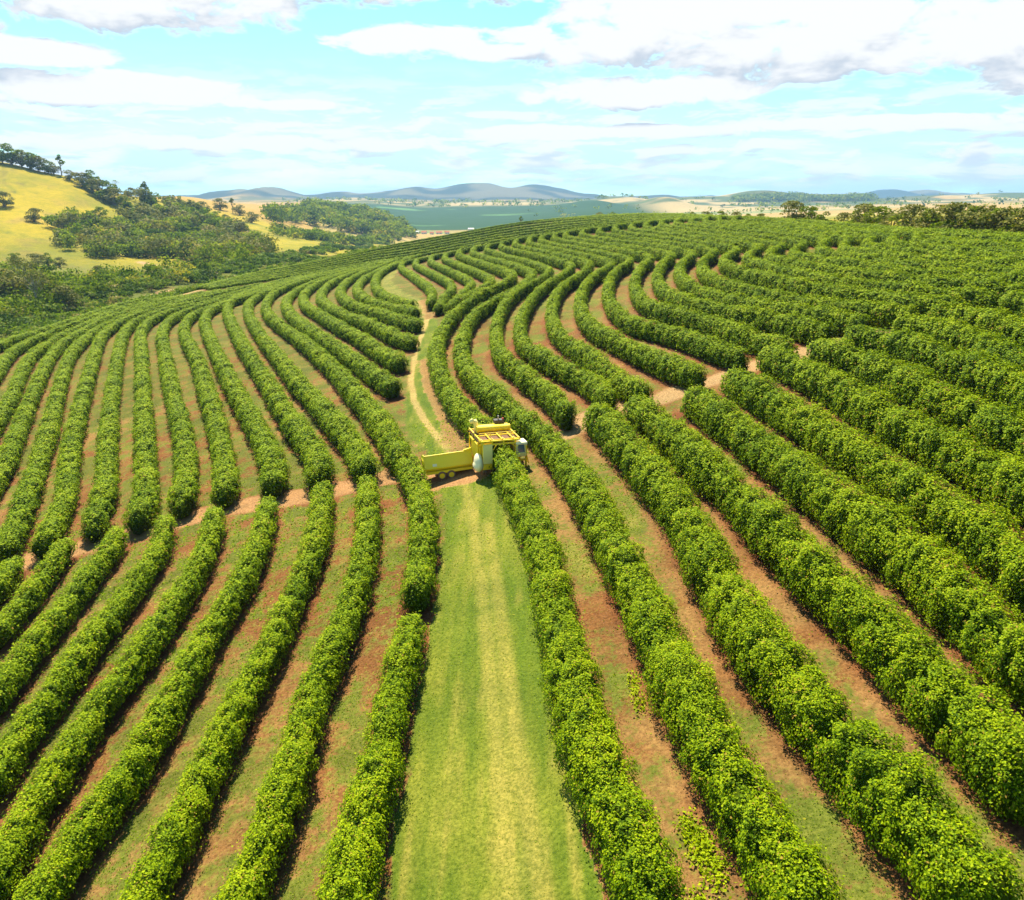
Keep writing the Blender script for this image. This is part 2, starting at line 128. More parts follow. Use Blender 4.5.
 'U-1': [[-29.8,58.8],[-30.3,60.8],[-30.9,62.7],[-31.6,64.6],[-32.4,66.4],[-33.2,68.2],[-34.0,70.1],[-34.8,71.9],[-35.7,73.8],[-36.5,75.6],[-37.3,77.4],[-38.1,79.3],[-38.9,81.1],[-39.8,82.9],[-40.6,84.8],[-41.4,86.6],[-42.2,88.4],[-43.1,90.3],[-43.9,92.1],[-44.7,93.9],[-45.6,95.8],[-46.4,97.6],[-47.2,99.4],[-48.0,101.3],[-48.9,103.1],[-49.7,104.9],[-50.5,106.8],[-51.3,108.6],[-52.2,110.4],[-53.0,112.3],[-53.8,114.1],[-54.7,115.9],[-55.5,117.8],[-56.3,119.6],[-57.1,121.4],[-58.0,123.3],[-58.8,125.1],[-59.6,126.9],[-60.4,128.8],[-61.3,130.6],[-62.1,132.4],[-62.9,134.3],[-63.8,136.1],[-64.6,137.9],[-65.4,139.8],[-66.2,141.6],[-67.1,143.4],[-67.9,145.3],[-68.7,147.1],[-69.6,148.9],[-70.4,150.7],[-71.2,152.6],[-72.1,154.4],[-72.9,156.2],[-73.7,158.1],[-74.6,159.9],[-75.4,161.7],[-76.1,163.6],[-76.9,165.5],[-77.7,167.3],[-78.4,169.2],[-79.1,171.1],[-79.8,173.0],[-80.4,174.9],[-81.1,176.8],[-81.6,178.7],[-82.2,180.6],[-82.7,182.6],[-83.2,184.5],[-83.6,186.5],[-83.9,188.5],[-84.1,190.5],[-84.2,192.5],[-84.2,194.5],[-84.1,196.5],[-83.8,198.5],[-83.5,200.5],[-83.1,202.5],[-82.7,204.5],[-82.3,206.4],[-81.8,208.4],[-81.3,210.3],[-80.7,212.2],[-80.2,214.2],[-79.7,216.1],[-79.2,218.1],[-78.7,220.0],[-78.2,222.0],[-77.7,223.9],[-77.3,225.9],[-76.8,227.8],[-76.4,229.8],[-76.0,231.8],[-75.6,233.8],[-75.2,235.7],[-74.9,237.7],[-74.6,239.7],[-74.2,241.7],[-73.9,243.7],[-73.6,245.7],[-73.3,247.6],[-72.9,249.6],[-72.6,251.6],[-72.3,253.6],[-72.0,255.6],[-71.6,257.6],[-71.3,259.5],[-71.0,261.5],[-70.7,263.5],[-70.5,265.5],[-70.2,267.5],[-69.9,269.5],[-69.7,271.5]],
 'U0': [[-26.9,60.4],[-27.5,62.3],[-28.1,64.2],[-28.7,66.1],[-29.4,68.0],[-30.1,69.9],[-30.9,71.7],[-31.6,73.6],[-32.4,75.5],[-33.1,77.3],[-33.9,79.2],[-34.7,81.0],[-35.5,82.8],[-36.4,84.7],[-37.2,86.5],[-38.0,88.3],[-38.9,90.1],[-39.7,92.0],[-40.6,93.8],[-41.5,95.6],[-42.3,97.4],[-43.1,99.2],[-44.0,101.1],[-44.8,102.9],[-45.6,104.7],[-46.5,106.6],[-47.3,108.4],[-48.1,110.2],[-49.0,112.0],[-49.8,113.9],[-50.6,115.7],[-51.4,117.5],[-52.3,119.4],[-53.1,121.2],[-53.9,123.0],[-54.7,124.9],[-55.5,126.7],[-56.4,128.5],[-57.2,130.4],[-58.0,132.2],[-58.8,134.0],[-59.6,135.9],[-60.4,137.7],[-61.3,139.6],[-62.1,141.4],[-62.9,143.2],[-63.7,145.0],[-64.6,146.9],[-65.4,148.7],[-66.2,150.6],[-67.0,152.4],[-67.8,154.2],[-68.5,156.1],[-69.3,158.0],[-70.0,159.8],[-70.8,161.7],[-71.5,163.6],[-72.2,165.5],[-72.9,167.3],[-73.6,169.2],[-74.3,171.1],[-74.9,173.0],[-75.5,174.9],[-76.1,176.9],[-76.7,178.8],[-77.1,180.7],[-77.6,182.7],[-78.0,184.7],[-78.3,186.6],[-78.6,188.6],[-78.9,190.6],[-79.1,192.6],[-79.3,194.6],[-79.4,196.6],[-79.4,198.6],[-79.3,200.6],[-79.1,202.6],[-78.8,204.6],[-78.4,206.6],[-78.0,208.6],[-77.4,210.5],[-76.7,212.4],[-76.0,214.3],[-75.5,216.2],[-75.2,218.2],[-75.0,220.2],[-74.8,222.2],[-74.7,224.2],[-74.6,226.2],[-74.5,228.2],[-74.4,230.2],[-74.3,232.2],[-74.1,234.2],[-73.9,236.2],[-73.7,238.2],[-73.4,240.2],[-73.2,242.2],[-72.9,244.2],[-72.7,246.2],[-72.4,248.2],[-72.2,250.2],[-71.9,252.2],[-71.7,254.2],[-71.4,256.1],[-71.1,258.1],[-70.9,260.1],[-70.6,262.1],[-70.3,264.1],[-69.9,266.1],[-69.6,268.1],[-69.2,270.0],[-68.8,272.0],[-68.4,274.0],[-67.9,275.9],[-67.5,277.9],[-67.0,279.8],[-66.5,281.8],[-66.1,283.7]],
 'U1': [[-23.6,60.8],[-24.0,62.8],[-24.6,64.7],[-25.3,66.6],[-26.0,68.5],[-26.7,70.4],[-27.4,72.3],[-28.2,74.1],[-28.9,76.0],[-29.7,77.8],[-30.5,79.7],[-31.2,81.6],[-32.0,83.4],[-32.8,85.3],[-33.5,87.1],[-34.3,89.0],[-35.1,90.8],[-35.9,92.7],[-36.7,94.5],[-37.5,96.4],[-38.3,98.2],[-39.1,100.0],[-40.0,101.9],[-40.8,103.7],[-41.5,105.6],[-42.3,107.4],[-43.1,109.3],[-43.9,111.1],[-44.7,113.0],[-45.5,114.8],[-46.2,116.7],[-47.0,118.5],[-47.8,120.4],[-48.7,122.2],[-49.5,124.0],[-50.3,125.9],[-51.2,127.7],[-52.0,129.5],[-52.9,131.3],[-53.8,133.1],[-54.6,135.0],[-55.5,136.8],[-56.3,138.6],[-57.1,140.4],[-58.0,142.2],[-58.8,144.1],[-59.7,145.9],[-60.5,147.7],[-61.3,149.6],[-62.1,151.4],[-62.9,153.2],[-63.7,155.1],[-64.5,157.0],[-65.2,158.8],[-66.0,160.7],[-66.7,162.6],[-67.4,164.4],[-68.1,166.3],[-68.8,168.2],[-69.5,170.1],[-70.1,172.0],[-70.7,173.9],[-71.3,175.9],[-71.8,177.8],[-72.3,179.7],[-72.8,181.7],[-73.2,183.7],[-73.6,185.6],[-73.9,187.6],[-74.1,189.6],[-74.2,191.6],[-74.3,193.6],[-74.1,195.6],[-73.9,197.6],[-73.5,199.6],[-73.2,201.6],[-72.9,203.6],[-72.6,205.6],[-72.4,207.6],[-72.1,209.6],[-71.9,211.6],[-71.6,213.6],[-71.4,215.6],[-71.3,217.6],[-71.1,219.6],[-71.0,221.6],[-70.9,223.6],[-70.8,225.6],[-70.7,227.6],[-70.6,229.6],[-70.5,231.6],[-70.4,233.6],[-70.2,235.6],[-70.0,237.6],[-69.9,239.6],[-69.6,241.6],[-69.4,243.6],[-69.1,245.6],[-68.8,247.6],[-68.5,249.6],[-68.1,251.6],[-67.8,253.5],[-67.4,255.5],[-67.1,257.5],[-66.8,259.5],[-66.5,261.5],[-66.2,263.5],[-66.0,265.5],[-65.7,267.4],[-65.5,269.4],[-65.2,271.4],[-65.0,273.4],[-64.7,275.4],[-64.4,277.4],[-64.1,279.4],[-63.8,281.4],[-63.5,283.4],[-63.2,285.4],[-62.8,287.3],[-62.5,289.3],[-62.1,291.3]],
 'U2': [[-19.6,60.7],[-19.8,62.7],[-20.3,64.6],[-21.0,66.5],[-21.7,68.4],[-22.4,70.3],[-23.2,72.1],[-23.9,74.0],[-24.7,75.8],[-25.6,77.7],[-26.4,79.5],[-27.2,81.3],[-28.0,83.2],[-28.8,85.0],[-29.7,86.8],[-30.5,88.7],[-31.3,90.5],[-32.1,92.3],[-33.0,94.2],[-33.8,96.0],[-34.6,97.8],[-35.4,99.6],[-36.3,101.5],[-37.1,103.3],[-37.9,105.2],[-38.7,107.0],[-39.5,108.8],[-40.3,110.7],[-41.1,112.5],[-41.9,114.3],[-42.7,116.2],[-43.6,118.0],[-44.3,119.9],[-45.1,121.7],[-45.9,123.6],[-46.7,125.4],[-47.5,127.3],[-48.3,129.1],[-49.1,131.0],[-49.9,132.8],[-50.7,134.6],[-51.5,136.5],[-52.2,138.3],[-53.0,140.2],[-53.8,142.0],[-54.6,143.9],[-55.4,145.7],[-56.2,147.6],[-56.9,149.4],[-57.7,151.3],[-58.5,153.2],[-59.2,155.0],[-60.0,156.9],[-60.8,158.7],[-61.5,160.6],[-62.3,162.5],[-63.0,164.3],[-63.7,166.2],[-64.5,168.1],[-65.2,170.0],[-65.9,171.8],[-66.6,173.7],[-67.3,175.6],[-67.9,177.5],[-68.5,179.4],[-69.1,181.3],[-69.7,183.3],[-70.2,185.2],[-70.7,187.1],[-71.2,189.1],[-71.6,191.1],[-71.9,193.1],[-72.2,195.0],[-72.4,197.0],[-72.5,199.0],[-72.7,201.1],[-72.8,203.1],[-72.8,205.1],[-72.9,207.1],[-72.9,209.1],[-72.8,211.1],[-72.7,213.1],[-72.6,215.1],[-72.5,217.1],[-72.4,219.1],[-72.3,221.1],[-72.2,223.1],[-72.1,225.1],[-72.0,227.1],[-71.9,229.2],[-71.8,231.2],[-71.6,233.2],[-71.5,235.2],[-71.3,237.2],[-71.2,239.2],[-71.0,241.2],[-70.9,243.2],[-70.7,245.2],[-70.6,247.2],[-70.4,249.2],[-70.3,251.2],[-70.2,253.2],[-70.1,255.2],[-70.0,257.2],[-69.8,259.2],[-69.7,261.2],[-69.5,263.2],[-69.4,265.2],[-69.2,267.2],[-68.9,269.2],[-68.6,271.2],[-68.2,273.2],[-67.7,275.1],[-67.1,277.0],[-66.4,278.9],[-65.6,280.7],[-64.7,282.5],[-63.8,284.3],[-63.0,286.2],[-62.2,288.0],[-61.6,289.9],[-61.0,291.9],[-60.4,293.8],[-59.8,295.7],[-59.2,297.6],[-58.6,299.5],[-57.9,301.4]],
 'U3': [[-15.8,60.5],[-16.0,62.5],[-16.4,64.5],[-17.0,66.4],[-17.7,68.3],[-18.5,70.1],[-19.3,72.0],[-20.1,73.8],[-21.0,75.6],[-21.8,77.5],[-22.6,79.3],[-23.4,81.1],[-24.2,83.0],[-25.0,84.8],[-25.8,86.7],[-26.6,88.6],[-27.3,90.4],[-28.1,92.3],[-28.8,94.1],[-29.6,96.0],[-30.4,97.8],[-31.2,99.7],[-32.0,101.5],[-32.8,103.4],[-33.6,105.2],[-34.3,107.1],[-35.1,108.9],[-35.9,110.8],[-36.7,112.6],[-37.5,114.5],[-38.3,116.3],[-39.1,118.2],[-39.9,120.1],[-40.6,121.9],[-41.4,123.8],[-42.2,125.6],[-43.0,127.5],[-43.7,129.3],[-44.5,131.2],[-45.3,133.0],[-46.0,134.9],[-46.8,136.8],[-47.5,138.6],[-48.3,140.5],[-49.0,142.4],[-49.8,144.2],[-50.5,146.1],[-51.3,148.0],[-52.0,149.8],[-52.8,151.7],[-53.5,153.6],[-54.2,155.5],[-55.0,157.3],[-55.7,159.2],[-56.4,161.1],[-57.2,163.0],[-57.9,164.8],[-58.6,166.7],[-59.3,168.6],[-60.0,170.5],[-60.8,172.3],[-61.5,174.2],[-62.2,176.1],[-62.9,178.0],[-63.6,179.9],[-64.3,181.8],[-65.0,183.6],[-65.7,185.5],[-66.3,187.4],[-67.0,189.3],[-67.6,191.2],[-68.2,193.2],[-68.9,195.1],[-69.5,197.0],[-70.1,198.9],[-70.7,200.8],[-71.2,202.8],[-71.6,204.7],[-72.1,206.7],[-72.6,208.6],[-73.0,210.6],[-73.4,212.6],[-73.8,214.6],[-74.2,216.5],[-74.5,218.5],[-74.8,220.5],[-75.1,222.5],[-75.3,224.5],[-75.5,226.5],[-75.6,228.5],[-75.6,230.5],[-75.7,232.5],[-75.7,234.5],[-75.8,236.5],[-75.8,238.6],[-75.9,240.6],[-75.9,242.6],[-75.9,244.6],[-75.9,246.6],[-75.9,248.6],[-75.9,250.6],[-75.8,252.6],[-75.7,254.6],[-75.5,256.6],[-75.3,258.6],[-75.1,260.6],[-74.9,262.6],[-74.6,264.6],[-74.3,266.6],[-74.0,268.6],[-73.7,270.6],[-73.3,272.6],[-72.9,274.5],[-72.5,276.5],[-72.0,278.5],[-71.5,280.4],[-70.9,282.3],[-70.1,284.2],[-69.2,286.0],[-68.2,287.7],[-67.0,289.3],[-65.7,290.9],[-64.4,292.4],[-63.2,294.0],[-62.0,295.6],[-60.9,297.3],[-59.8,299.0],[-58.8,300.7],[-57.7,302.4],[-56.5,304.1],[-55.3,305.7],[-54.0,307.2]],
 'U4': [[-11.6,60.3],[-12.2,62.2],[-12.8,64.2],[-13.4,66.0],[-14.1,67.9],[-14.8,69.8],[-15.6,71.7],[-16.3,73.5],[-17.1,75.3],[-17.9,77.2],[-18.7,79.0],[-19.4,80.9],[-20.2,82.7],[-21.0,84.6],[-21.8,86.4],[-22.6,88.2],[-23.5,90.0],[-24.3,91.9],[-25.1,93.7],[-25.9,95.5],[-26.7,97.4],[-27.5,99.2],[-28.2,101.1],[-29.0,102.9],[-29.8,104.8],[-30.5,106.6],[-31.3,108.5],[-32.0,110.3],[-32.8,112.2],[-33.6,114.0],[-34.3,115.9],[-35.1,117.7],[-35.9,119.5],[-36.6,121.4],[-37.4,123.2],[-38.2,125.1],[-39.0,126.9],[-39.7,128.8],[-40.5,130.6],[-41.2,132.5],[-42.0,134.3],[-42.7,136.2],[-43.5,138.1],[-44.2,139.9],[-44.9,141.8],[-45.7,143.6],[-46.4,145.5],[-47.1,147.4],[-47.9,149.2],[-48.6,151.1],[-49.3,153.0],[-50.0,154.8],[-50.7,156.7],[-51.4,158.6],[-52.1,160.4],[-52.8,162.3],[-53.5,164.2],[-54.2,166.1],[-54.9,168.0],[-55.6,169.8],[-56.2,171.7],[-56.9,173.6],[-57.6,175.5],[-58.2,177.4],[-58.9,179.3],[-59.5,181.2],[-60.1,183.1],[-60.7,185.0],[-61.3,186.9],[-61.9,188.8],[-62.5,190.7],[-63.0,192.7],[-63.6,194.6],[-64.1,196.5],[-64.6,198.5],[-65.1,200.4],[-65.5,202.4],[-65.9,204.3],[-66.3,206.3],[-66.7,208.2],[-67.0,210.2],[-67.3,212.2],[-67.6,214.2],[-67.9,216.2],[-68.1,218.1],[-68.2,220.1],[-68.3,222.1],[-68.3,224.1],[-68.3,226.1],[-68.2,228.1],[-68.2,230.1],[-68.1,232.1],[-68.0,234.1],[-68.0,236.1],[-67.9,238.1],[-67.9,240.1],[-67.9,242.1],[-68.0,244.1],[-68.0,246.1],[-68.0,248.2],[-68.0,250.2],[-68.0,252.2],[-68.0,254.2],[-68.0,256.2],[-67.9,258.2],[-67.8,260.2],[-67.7,262.2],[-67.6,264.1],[-67.3,266.1],[-67.0,268.1],[-66.6,270.1],[-66.0,272.0],[-65.2,273.8],[-64.4,275.6],[-63.4,277.4],[-62.5,279.1],[-61.6,280.9],[-60.7,282.8],[-60.0,284.6],[-59.4,286.5],[-58.8,288.4],[-58.2,290.3],[-57.6,292.3],[-57.0,294.2],[-56.3,296.1],[-55.6,297.9],[-54.9,299.8],[-54.1,301.6],[-53.3,303.4],[-52.3,305.2],[-51.3,306.9]],
 'U5': [[-8.8,61.0],[-9.4,63.0],[-9.9,64.9],[-10.5,66.8],[-11.1,68.8],[-11.7,70.7],[-12.3,72.6],[-13.0,74.5],[-13.6,76.4],[-14.3,78.3],[-15.0,80.2],[-15.7,82.1],[-16.4,84.0],[-17.1,85.9],[-17.8,87.8],[-18.5,89.7],[-19.2,91.5],[-19.9,93.4],[-20.6,95.3],[-21.3,97.2],[-22.1,99.1],[-22.8,100.9],[-23.6,102.8],[-24.3,104.7],[-25.1,106.5],[-25.8,108.4],[-26.6,110.3],[-27.4,112.1],[-28.1,114.0],[-28.9,115.9],[-29.7,117.7],[-30.5,119.6],[-31.3,121.4],[-32.1,123.3],[-32.9,125.1],[-33.7,127.0],[-34.5,128.8],[-35.3,130.6],[-36.1,132.5],[-37.0,134.3],[-37.8,136.2],[-38.6,138.0],[-39.4,139.8],[-40.2,141.7],[-41.1,143.5],[-41.9,145.4],[-42.7,147.2],[-43.4,149.1],[-44.2,150.9],[-45.0,152.8],[-45.8,154.7],[-46.5,156.5],[-47.3,158.4],[-48.0,160.3],[-48.8,162.1],[-49.5,164.0],[-50.2,165.9],[-50.9,167.8],[-51.6,169.7],[-52.2,171.6],[-52.9,173.5],[-53.5,175.4],[-54.2,177.3],[-54.8,179.2],[-55.3,181.2],[-55.9,183.1],[-56.5,185.0],[-57.1,187.0],[-57.6,188.9],[-58.1,190.8],[-58.6,192.8],[-59.2,194.7],[-59.7,196.7],[-60.2,198.6],[-60.6,200.6],[-61.1,202.6],[-61.5,204.5],[-62.0,206.5],[-62.5,208.5],[-62.9,210.4],[-63.3,212.4],[-63.6,214.4],[-64.0,216.4],[-64.3,218.3],[-64.6,220.3],[-64.9,222.3],[-65.1,224.3],[-65.3,226.3],[-65.5,228.4],[-65.6,230.4],[-65.7,232.4],[-65.7,234.4],[-65.7,236.4],[-65.7,238.4],[-65.7,240.4],[-65.6,242.4],[-65.5,244.5],[-65.3,246.5],[-65.2,248.5],[-65.0,250.5],[-64.7,252.5],[-64.5,254.5],[-64.2,256.5],[-63.9,258.5],[-63.6,260.4],[-63.1,262.4],[-62.7,264.4],[-62.1,266.3],[-61.6,268.3],[-61.0,270.2],[-60.4,272.1],[-59.8,274.0],[-59.2,275.9],[-58.6,277.9],[-58.1,279.8],[-57.5,281.8],[-57.0,283.7],[-56.5,285.7],[-56.0,287.6],[-55.5,289.5],[-54.9,291.5],[-54.3,293.4],[-53.7,295.3],[-53.0,297.2],[-52.2,299.1],[-51.4,300.9],[-50.5,302.7],[-49.6,304.5],[-48.6,306.3]],
 'U6': [[-12.8,85.7],[-13.6,87.5],[-14.4,89.3],[-15.2,91.1],[-16.0,93.0],[-16.8,94.8],[-17.6,96.7],[-18.4,98.5],[-19.2,100.4],[-19.9,102.2],[-20.7,104.0],[-21.5,105.9],[-22.3,107.7],[-23.0,109.6],[-23.8,111.4],[-24.6,113.3],[-25.4,115.1],[-26.2,116.9],[-27.0,118.8],[-27.8,120.6],[-28.6,122.4],[-29.4,124.3],[-30.2,126.1],[-31.0,127.9],[-31.8,129.8],[-32.6,131.6],[-33.4,133.5],[-34.1,135.3],[-34.9,137.1],[-35.7,139.0],[-36.5,140.8],[-37.2,142.7],[-38.0,144.5],[-38.8,146.4],[-39.5,148.2],[-40.2,150.1],[-41.0,152.0],[-41.7,153.8],[-42.4,155.7],[-43.1,157.6],[-43.7,159.5],[-44.4,161.4],[-45.1,163.2],[-45.7,165.1],[-46.4,167.0],[-47.0,168.9],[-47.6,170.8],[-48.2,172.7],[-48.8,174.6],[-49.4,176.6],[-50.0,178.5],[-50.6,180.4],[-51.1,182.3],[-51.6,184.3],[-52.1,186.2],[-52.6,188.1],[-53.1,190.1],[-53.5,192.0],[-53.9,194.0],[-54.4,195.9],[-54.8,197.9],[-55.2,199.9],[-55.6,201.8],[-55.9,203.8],[-56.3,205.8],[-56.7,207.7],[-57.0,209.7],[-57.2,211.7],[-57.5,213.7],[-57.7,215.7],[-57.9,217.6],[-58.1,219.6],[-58.3,221.6],[-58.4,223.6],[-58.5,225.6],[-58.6,227.6],[-58.7,229.6],[-58.7,231.6],[-58.8,233.6],[-58.9,235.6],[-58.9,237.6],[-58.9,239.6],[-59.0,241.6],[-59.0,243.6],[-58.9,245.6],[-58.9,247.6],[-58.8,249.6],[-58.7,251.6],[-58.6,253.6],[-58.4,255.6],[-58.2,257.6],[-57.9,259.6],[-57.6,261.6],[-57.3,263.5],[-56.9,265.5],[-56.5,267.5],[-56.1,269.4],[-55.7,271.4],[-55.3,273.3],[-54.9,275.3],[-54.5,277.3],[-54.1,279.2],[-53.7,281.2],[-53.3,283.2],[-52.9,285.1],[-52.5,287.1],[-52.0,289.0],[-51.6,291.0],[-51.1,292.9],[-50.5,294.8],[-49.9,296.7],[-49.3,298.6],[-48.6,300.5],[-47.9,302.4],[-47.1,304.2],[-46.3,306.1]],
 'U7': [[-13.4,96.9],[-14.2,98.7],[-15.1,100.5],[-15.9,102.3],[-16.7,104.2],[-17.4,106.0],[-18.2,107.9],[-18.9,109.8],[-19.6,111.7],[-20.3,113.5],[-21.0,115.4],[-21.8,117.3],[-22.5,119.1],[-23.3,121.0],[-24.1,122.8],[-24.9,124.7],[-25.7,126.5],[-26.5,128.3],[-27.3,130.2],[-28.1,132.0],[-28.8,133.9],[-29.6,135.7],[-30.4,137.6],[-31.1,139.5],[-31.9,141.3],[-32.6,143.2],[-33.4,145.0],[-34.1,146.9],[-34.9,148.8],[-35.6,150.6],[-36.3,152.5],[-37.1,154.3],[-37.8,156.2],[-38.6,158.1],[-39.3,159.9],[-40.1,161.8],[-40.8,163.6],[-41.6,165.5],[-42.2,167.4],[-42.9,169.3],[-43.6,171.2],[-44.2,173.1],[-44.8,175.0],[-45.4,176.9],[-46.0,178.8],[-46.6,180.7],[-47.1,182.7],[-47.7,184.6],[-48.2,186.6],[-48.7,188.5],[-49.2,190.4],[-49.7,192.4],[-50.2,194.3],[-50.6,196.3],[-51.0,198.2],[-51.4,200.2],[-51.9,202.2],[-52.2,204.1],[-52.6,206.1],[-52.9,208.1],[-53.3,210.1],[-53.7,212.0],[-54.0,214.0],[-54.3,216.0],[-54.5,218.0],[-54.8,220.0],[-55.1,222.0],[-55.3,223.9],[-55.6,225.9],[-55.8,227.9],[-55.9,229.9],[-56.0,231.9],[-56.1,233.9],[-56.2,235.9],[-56.3,238.0],[-56.3,240.0],[-56.3,242.0],[-56.3,244.0],[-56.3,246.0],[-56.3,248.0],[-56.3,250.0],[-56.2,252.0],[-56.2,254.0],[-56.1,256.0],[-55.9,258.0],[-55.8,260.0],[-55.6,262.0],[-55.4,264.0],[-55.1,266.0],[-54.9,268.0],[-54.6,270.0],[-54.3,271.9],[-53.9,273.9],[-53.6,275.9],[-53.3,277.9],[-52.9,279.8],[-52.6,281.8],[-52.2,283.8],[-51.8,285.8],[-51.3,287.7],[-50.9,289.7],[-50.4,291.6],[-49.8,293.5],[-49.2,295.4],[-48.5,297.3],[-47.8,299.2],[-47.0,301.1],[-46.2,302.9],[-45.4,304.7],[-44.5,306.5]],
 'U8': [[-13.4,109.5],[-14.4,111.3],[-15.3,113.0],[-16.3,114.8],[-17.1,116.6],[-17.9,118.5],[-18.6,120.4],[-19.4,122.2],[-20.1,124.1],[-20.9,126.0],[-21.7,127.8],[-22.5,129.7],[-23.3,131.5],[-24.1,133.3],[-25.0,135.1],[-25.9,136.9],[-26.8,138.7],[-27.6,140.6],[-28.4,142.4],[-29.3,144.2],[-30.1,146.0],[-30.9,147.9],[-31.8,149.7],[-32.6,151.6],[-33.3,153.4],[-34.1,155.3],[-34.8,157.1],[-35.5,159.0],[-36.2,160.9],[-36.9,162.8],[-37.5,164.7],[-38.2,166.6],[-38.8,168.5],[-39.5,170.4],[-40.1,172.3],[-40.7,174.3],[-41.3,176.2],[-41.8,178.1],[-42.4,180.0],[-42.9,182.0],[-43.4,183.9],[-43.9,185.9],[-44.4,187.8],[-44.9,189.8],[-45.3,191.7],[-45.7,193.7],[-46.1,195.7],[-46.5,197.6],[-46.9,199.6],[-47.3,201.6],[-47.7,203.6],[-48.0,205.5],[-48.4,207.5],[-48.7,209.5],[-49.0,211.5],[-49.3,213.5],[-49.6,215.5],[-49.8,217.5],[-50.1,219.4],[-50.4,221.4],[-50.6,223.4],[-50.8,225.4],[-51.0,227.4],[-51.2,229.4],[-51.3,231.4],[-51.5,233.4],[-51.6,235.5],[-51.7,237.5],[-51.7,239.5],[-51.8,241.5],[-51.8,243.5],[-51.9,245.5],[-51.9,247.5],[-51.9,249.5],[-51.8,251.5],[-51.8,253.5],[-51.8,255.5],[-51.8,257.6],[-51.7,259.6],[-51.6,261.6],[-51.5,263.6],[-51.4,265.6],[-51.2,267.6],[-51.0,269.6],[-50.7,271.6],[-50.4,273.6],[-50.0,275.5],[-49.7,277.5],[-49.3,279.5],[-49.0,281.5],[-48.6,283.5],[-48.3,285.4],[-47.9,287.4],[-47.5,289.4],[-47.1,291.3],[-46.6,293.3],[-46.1,295.3],[-45.6,297.2],[-45.1,299.1],[-44.5,301.1],[-43.9,303.0],[-43.3,304.9],[-42.6,306.8]],
 'U9': [[-14.1,122.7],[-16.0,126.2],[-17.8,129.8],[-19.5,133.5],[-21.0,137.2],[-22.6,140.9],[-24.3,144.5],[-26.1,148.1],[-27.9,151.7],[-29.6,155.4],[-31.1,159.1],[-32.5,162.9],[-33.8,166.7],[-35.0,170.5],[-36.2,174.4],[-37.3,178.2],[-38.3,182.1],[-39.3,186.0],[-40.2,189.9],[-41.1,193.8],[-41.9,197.8],[-42.6,201.7],[-43.3,205.7],[-43.9,209.7],[-44.5,213.7],[-45.0,217.6],[-45.5,221.6],[-46.0,225.6],[-46.4,229.6],[-46.7,233.6],[-46.9,237.7],[-47.0,241.7],[-47.1,245.7],[-47.1,249.7],[-47.2,253.7],[-47.2,257.8],[-47.2,261.8],[-47.1,265.8],[-46.9,269.8],[-46.6,273.8],[-46.3,277.8],[-45.9,281.8],[-45.4,285.8],[-44.7,289.8],[-44.0,293.8],[-43.1,297.7],[-42.0,301.6],[-40.9,305.4]],
 'U10': [[-16.0,135.6],[-17.7,139.2],[-19.5,142.9],[-21.3,146.4],[-23.2,150.0],[-24.9,153.6],[-26.5,157.3],[-28.0,161.0],[-29.4,164.8],[-30.6,168.7],[-31.8,172.5],[-32.9,176.4],[-33.9,180.3],[-34.9,184.2],[-35.8,188.1],[-36.6,192.0],[-37.4,196.0],[-38.1,199.9],[-38.8,203.9],[-39.3,207.9],[-39.9,211.9],[-40.3,215.9],[-40.8,219.9],[-41.2,223.9],[-41.5,227.9],[-41.8,231.9],[-41.9,235.9],[-42.0,239.9],[-42.1,243.9],[-42.1,248.0],[-42.2,252.0],[-42.2,256.0],[-42.2,260.0],[-42.2,264.1],[-42.1,268.1],[-41.9,272.1],[-41.6,276.1],[-41.3,280.1],[-40.8,284.1],[-40.2,288.1],[-39.3,292.0],[-38.3,295.9],[-37.3,299.8]],
 'U11': [[-17.8,147.7],[-19.9,151.2],[-21.6,154.9],[-23.1,158.7],[-24.5,162.6],[-25.8,166.5],[-26.9,170.4],[-28.0,174.3],[-29.1,178.3],[-30.0,182.3],[-30.9,186.3],[-31.8,190.3],[-32.6,194.3],[-33.3,198.3],[-34.1,202.3],[-34.8,206.4],[-35.4,210.4],[-36.0,214.5],[-36.6,218.5],[-37.2,222.6],[-37.8,226.6],[-38.3,230.7],[-38.7,234.8],[-39.1,238.8],[-39.4,242.9],[-39.7,247.0],[-39.9,251.1],[-40.1,255.2],[-40.3,259.3],[-40.3,263.4],[-40.3,267.4],[-40.1,271.5],[-39.8,275.6],[-39.4,279.7],[-38.8,283.7],[-37.9,287.7],[-36.6,291.6],[-35.1,295.4],[-33.5,299.2]],
 'D1': [[-8.4,61.0],[-8.0,59.0],[-7.5,57.1],[-6.9,55.1],[-6.5,53.1],[-6.2,51.1],[-5.9,49.0],[-5.7,47.0],[-5.5,44.9],[-5.5,42.9],[-5.3,40.8],[-5.2,38.8]],
 'D1b': [[-5.2,36.9],[-5.2,34.9],[-5.3,32.9],[-5.4,30.9],[-5.4,28.9],[-5.3,26.9],[-5.4,24.9],[-5.5,22.9],[-5.5,20.9],[-5.5,18.9]],
 'D2': [[-11.4,59.1],[-11.0,57.1],[-10.6,55.0],[-10.3,53.0],[-9.9,50.9],[-9.6,48.9],[-9.4,46.8],[-9.2,44.7],[-9.1,42.6],[-9.0,40.6],[-9.0,38.5],[-9.1,36.4],[-9.3,34.3],[-9.4,32.2],[-9.3,30.2],[-9.1,28.1],[-9.1,26.0],[-9.2,23.9],[-9.3,21.8],[-9.4,19.8]],
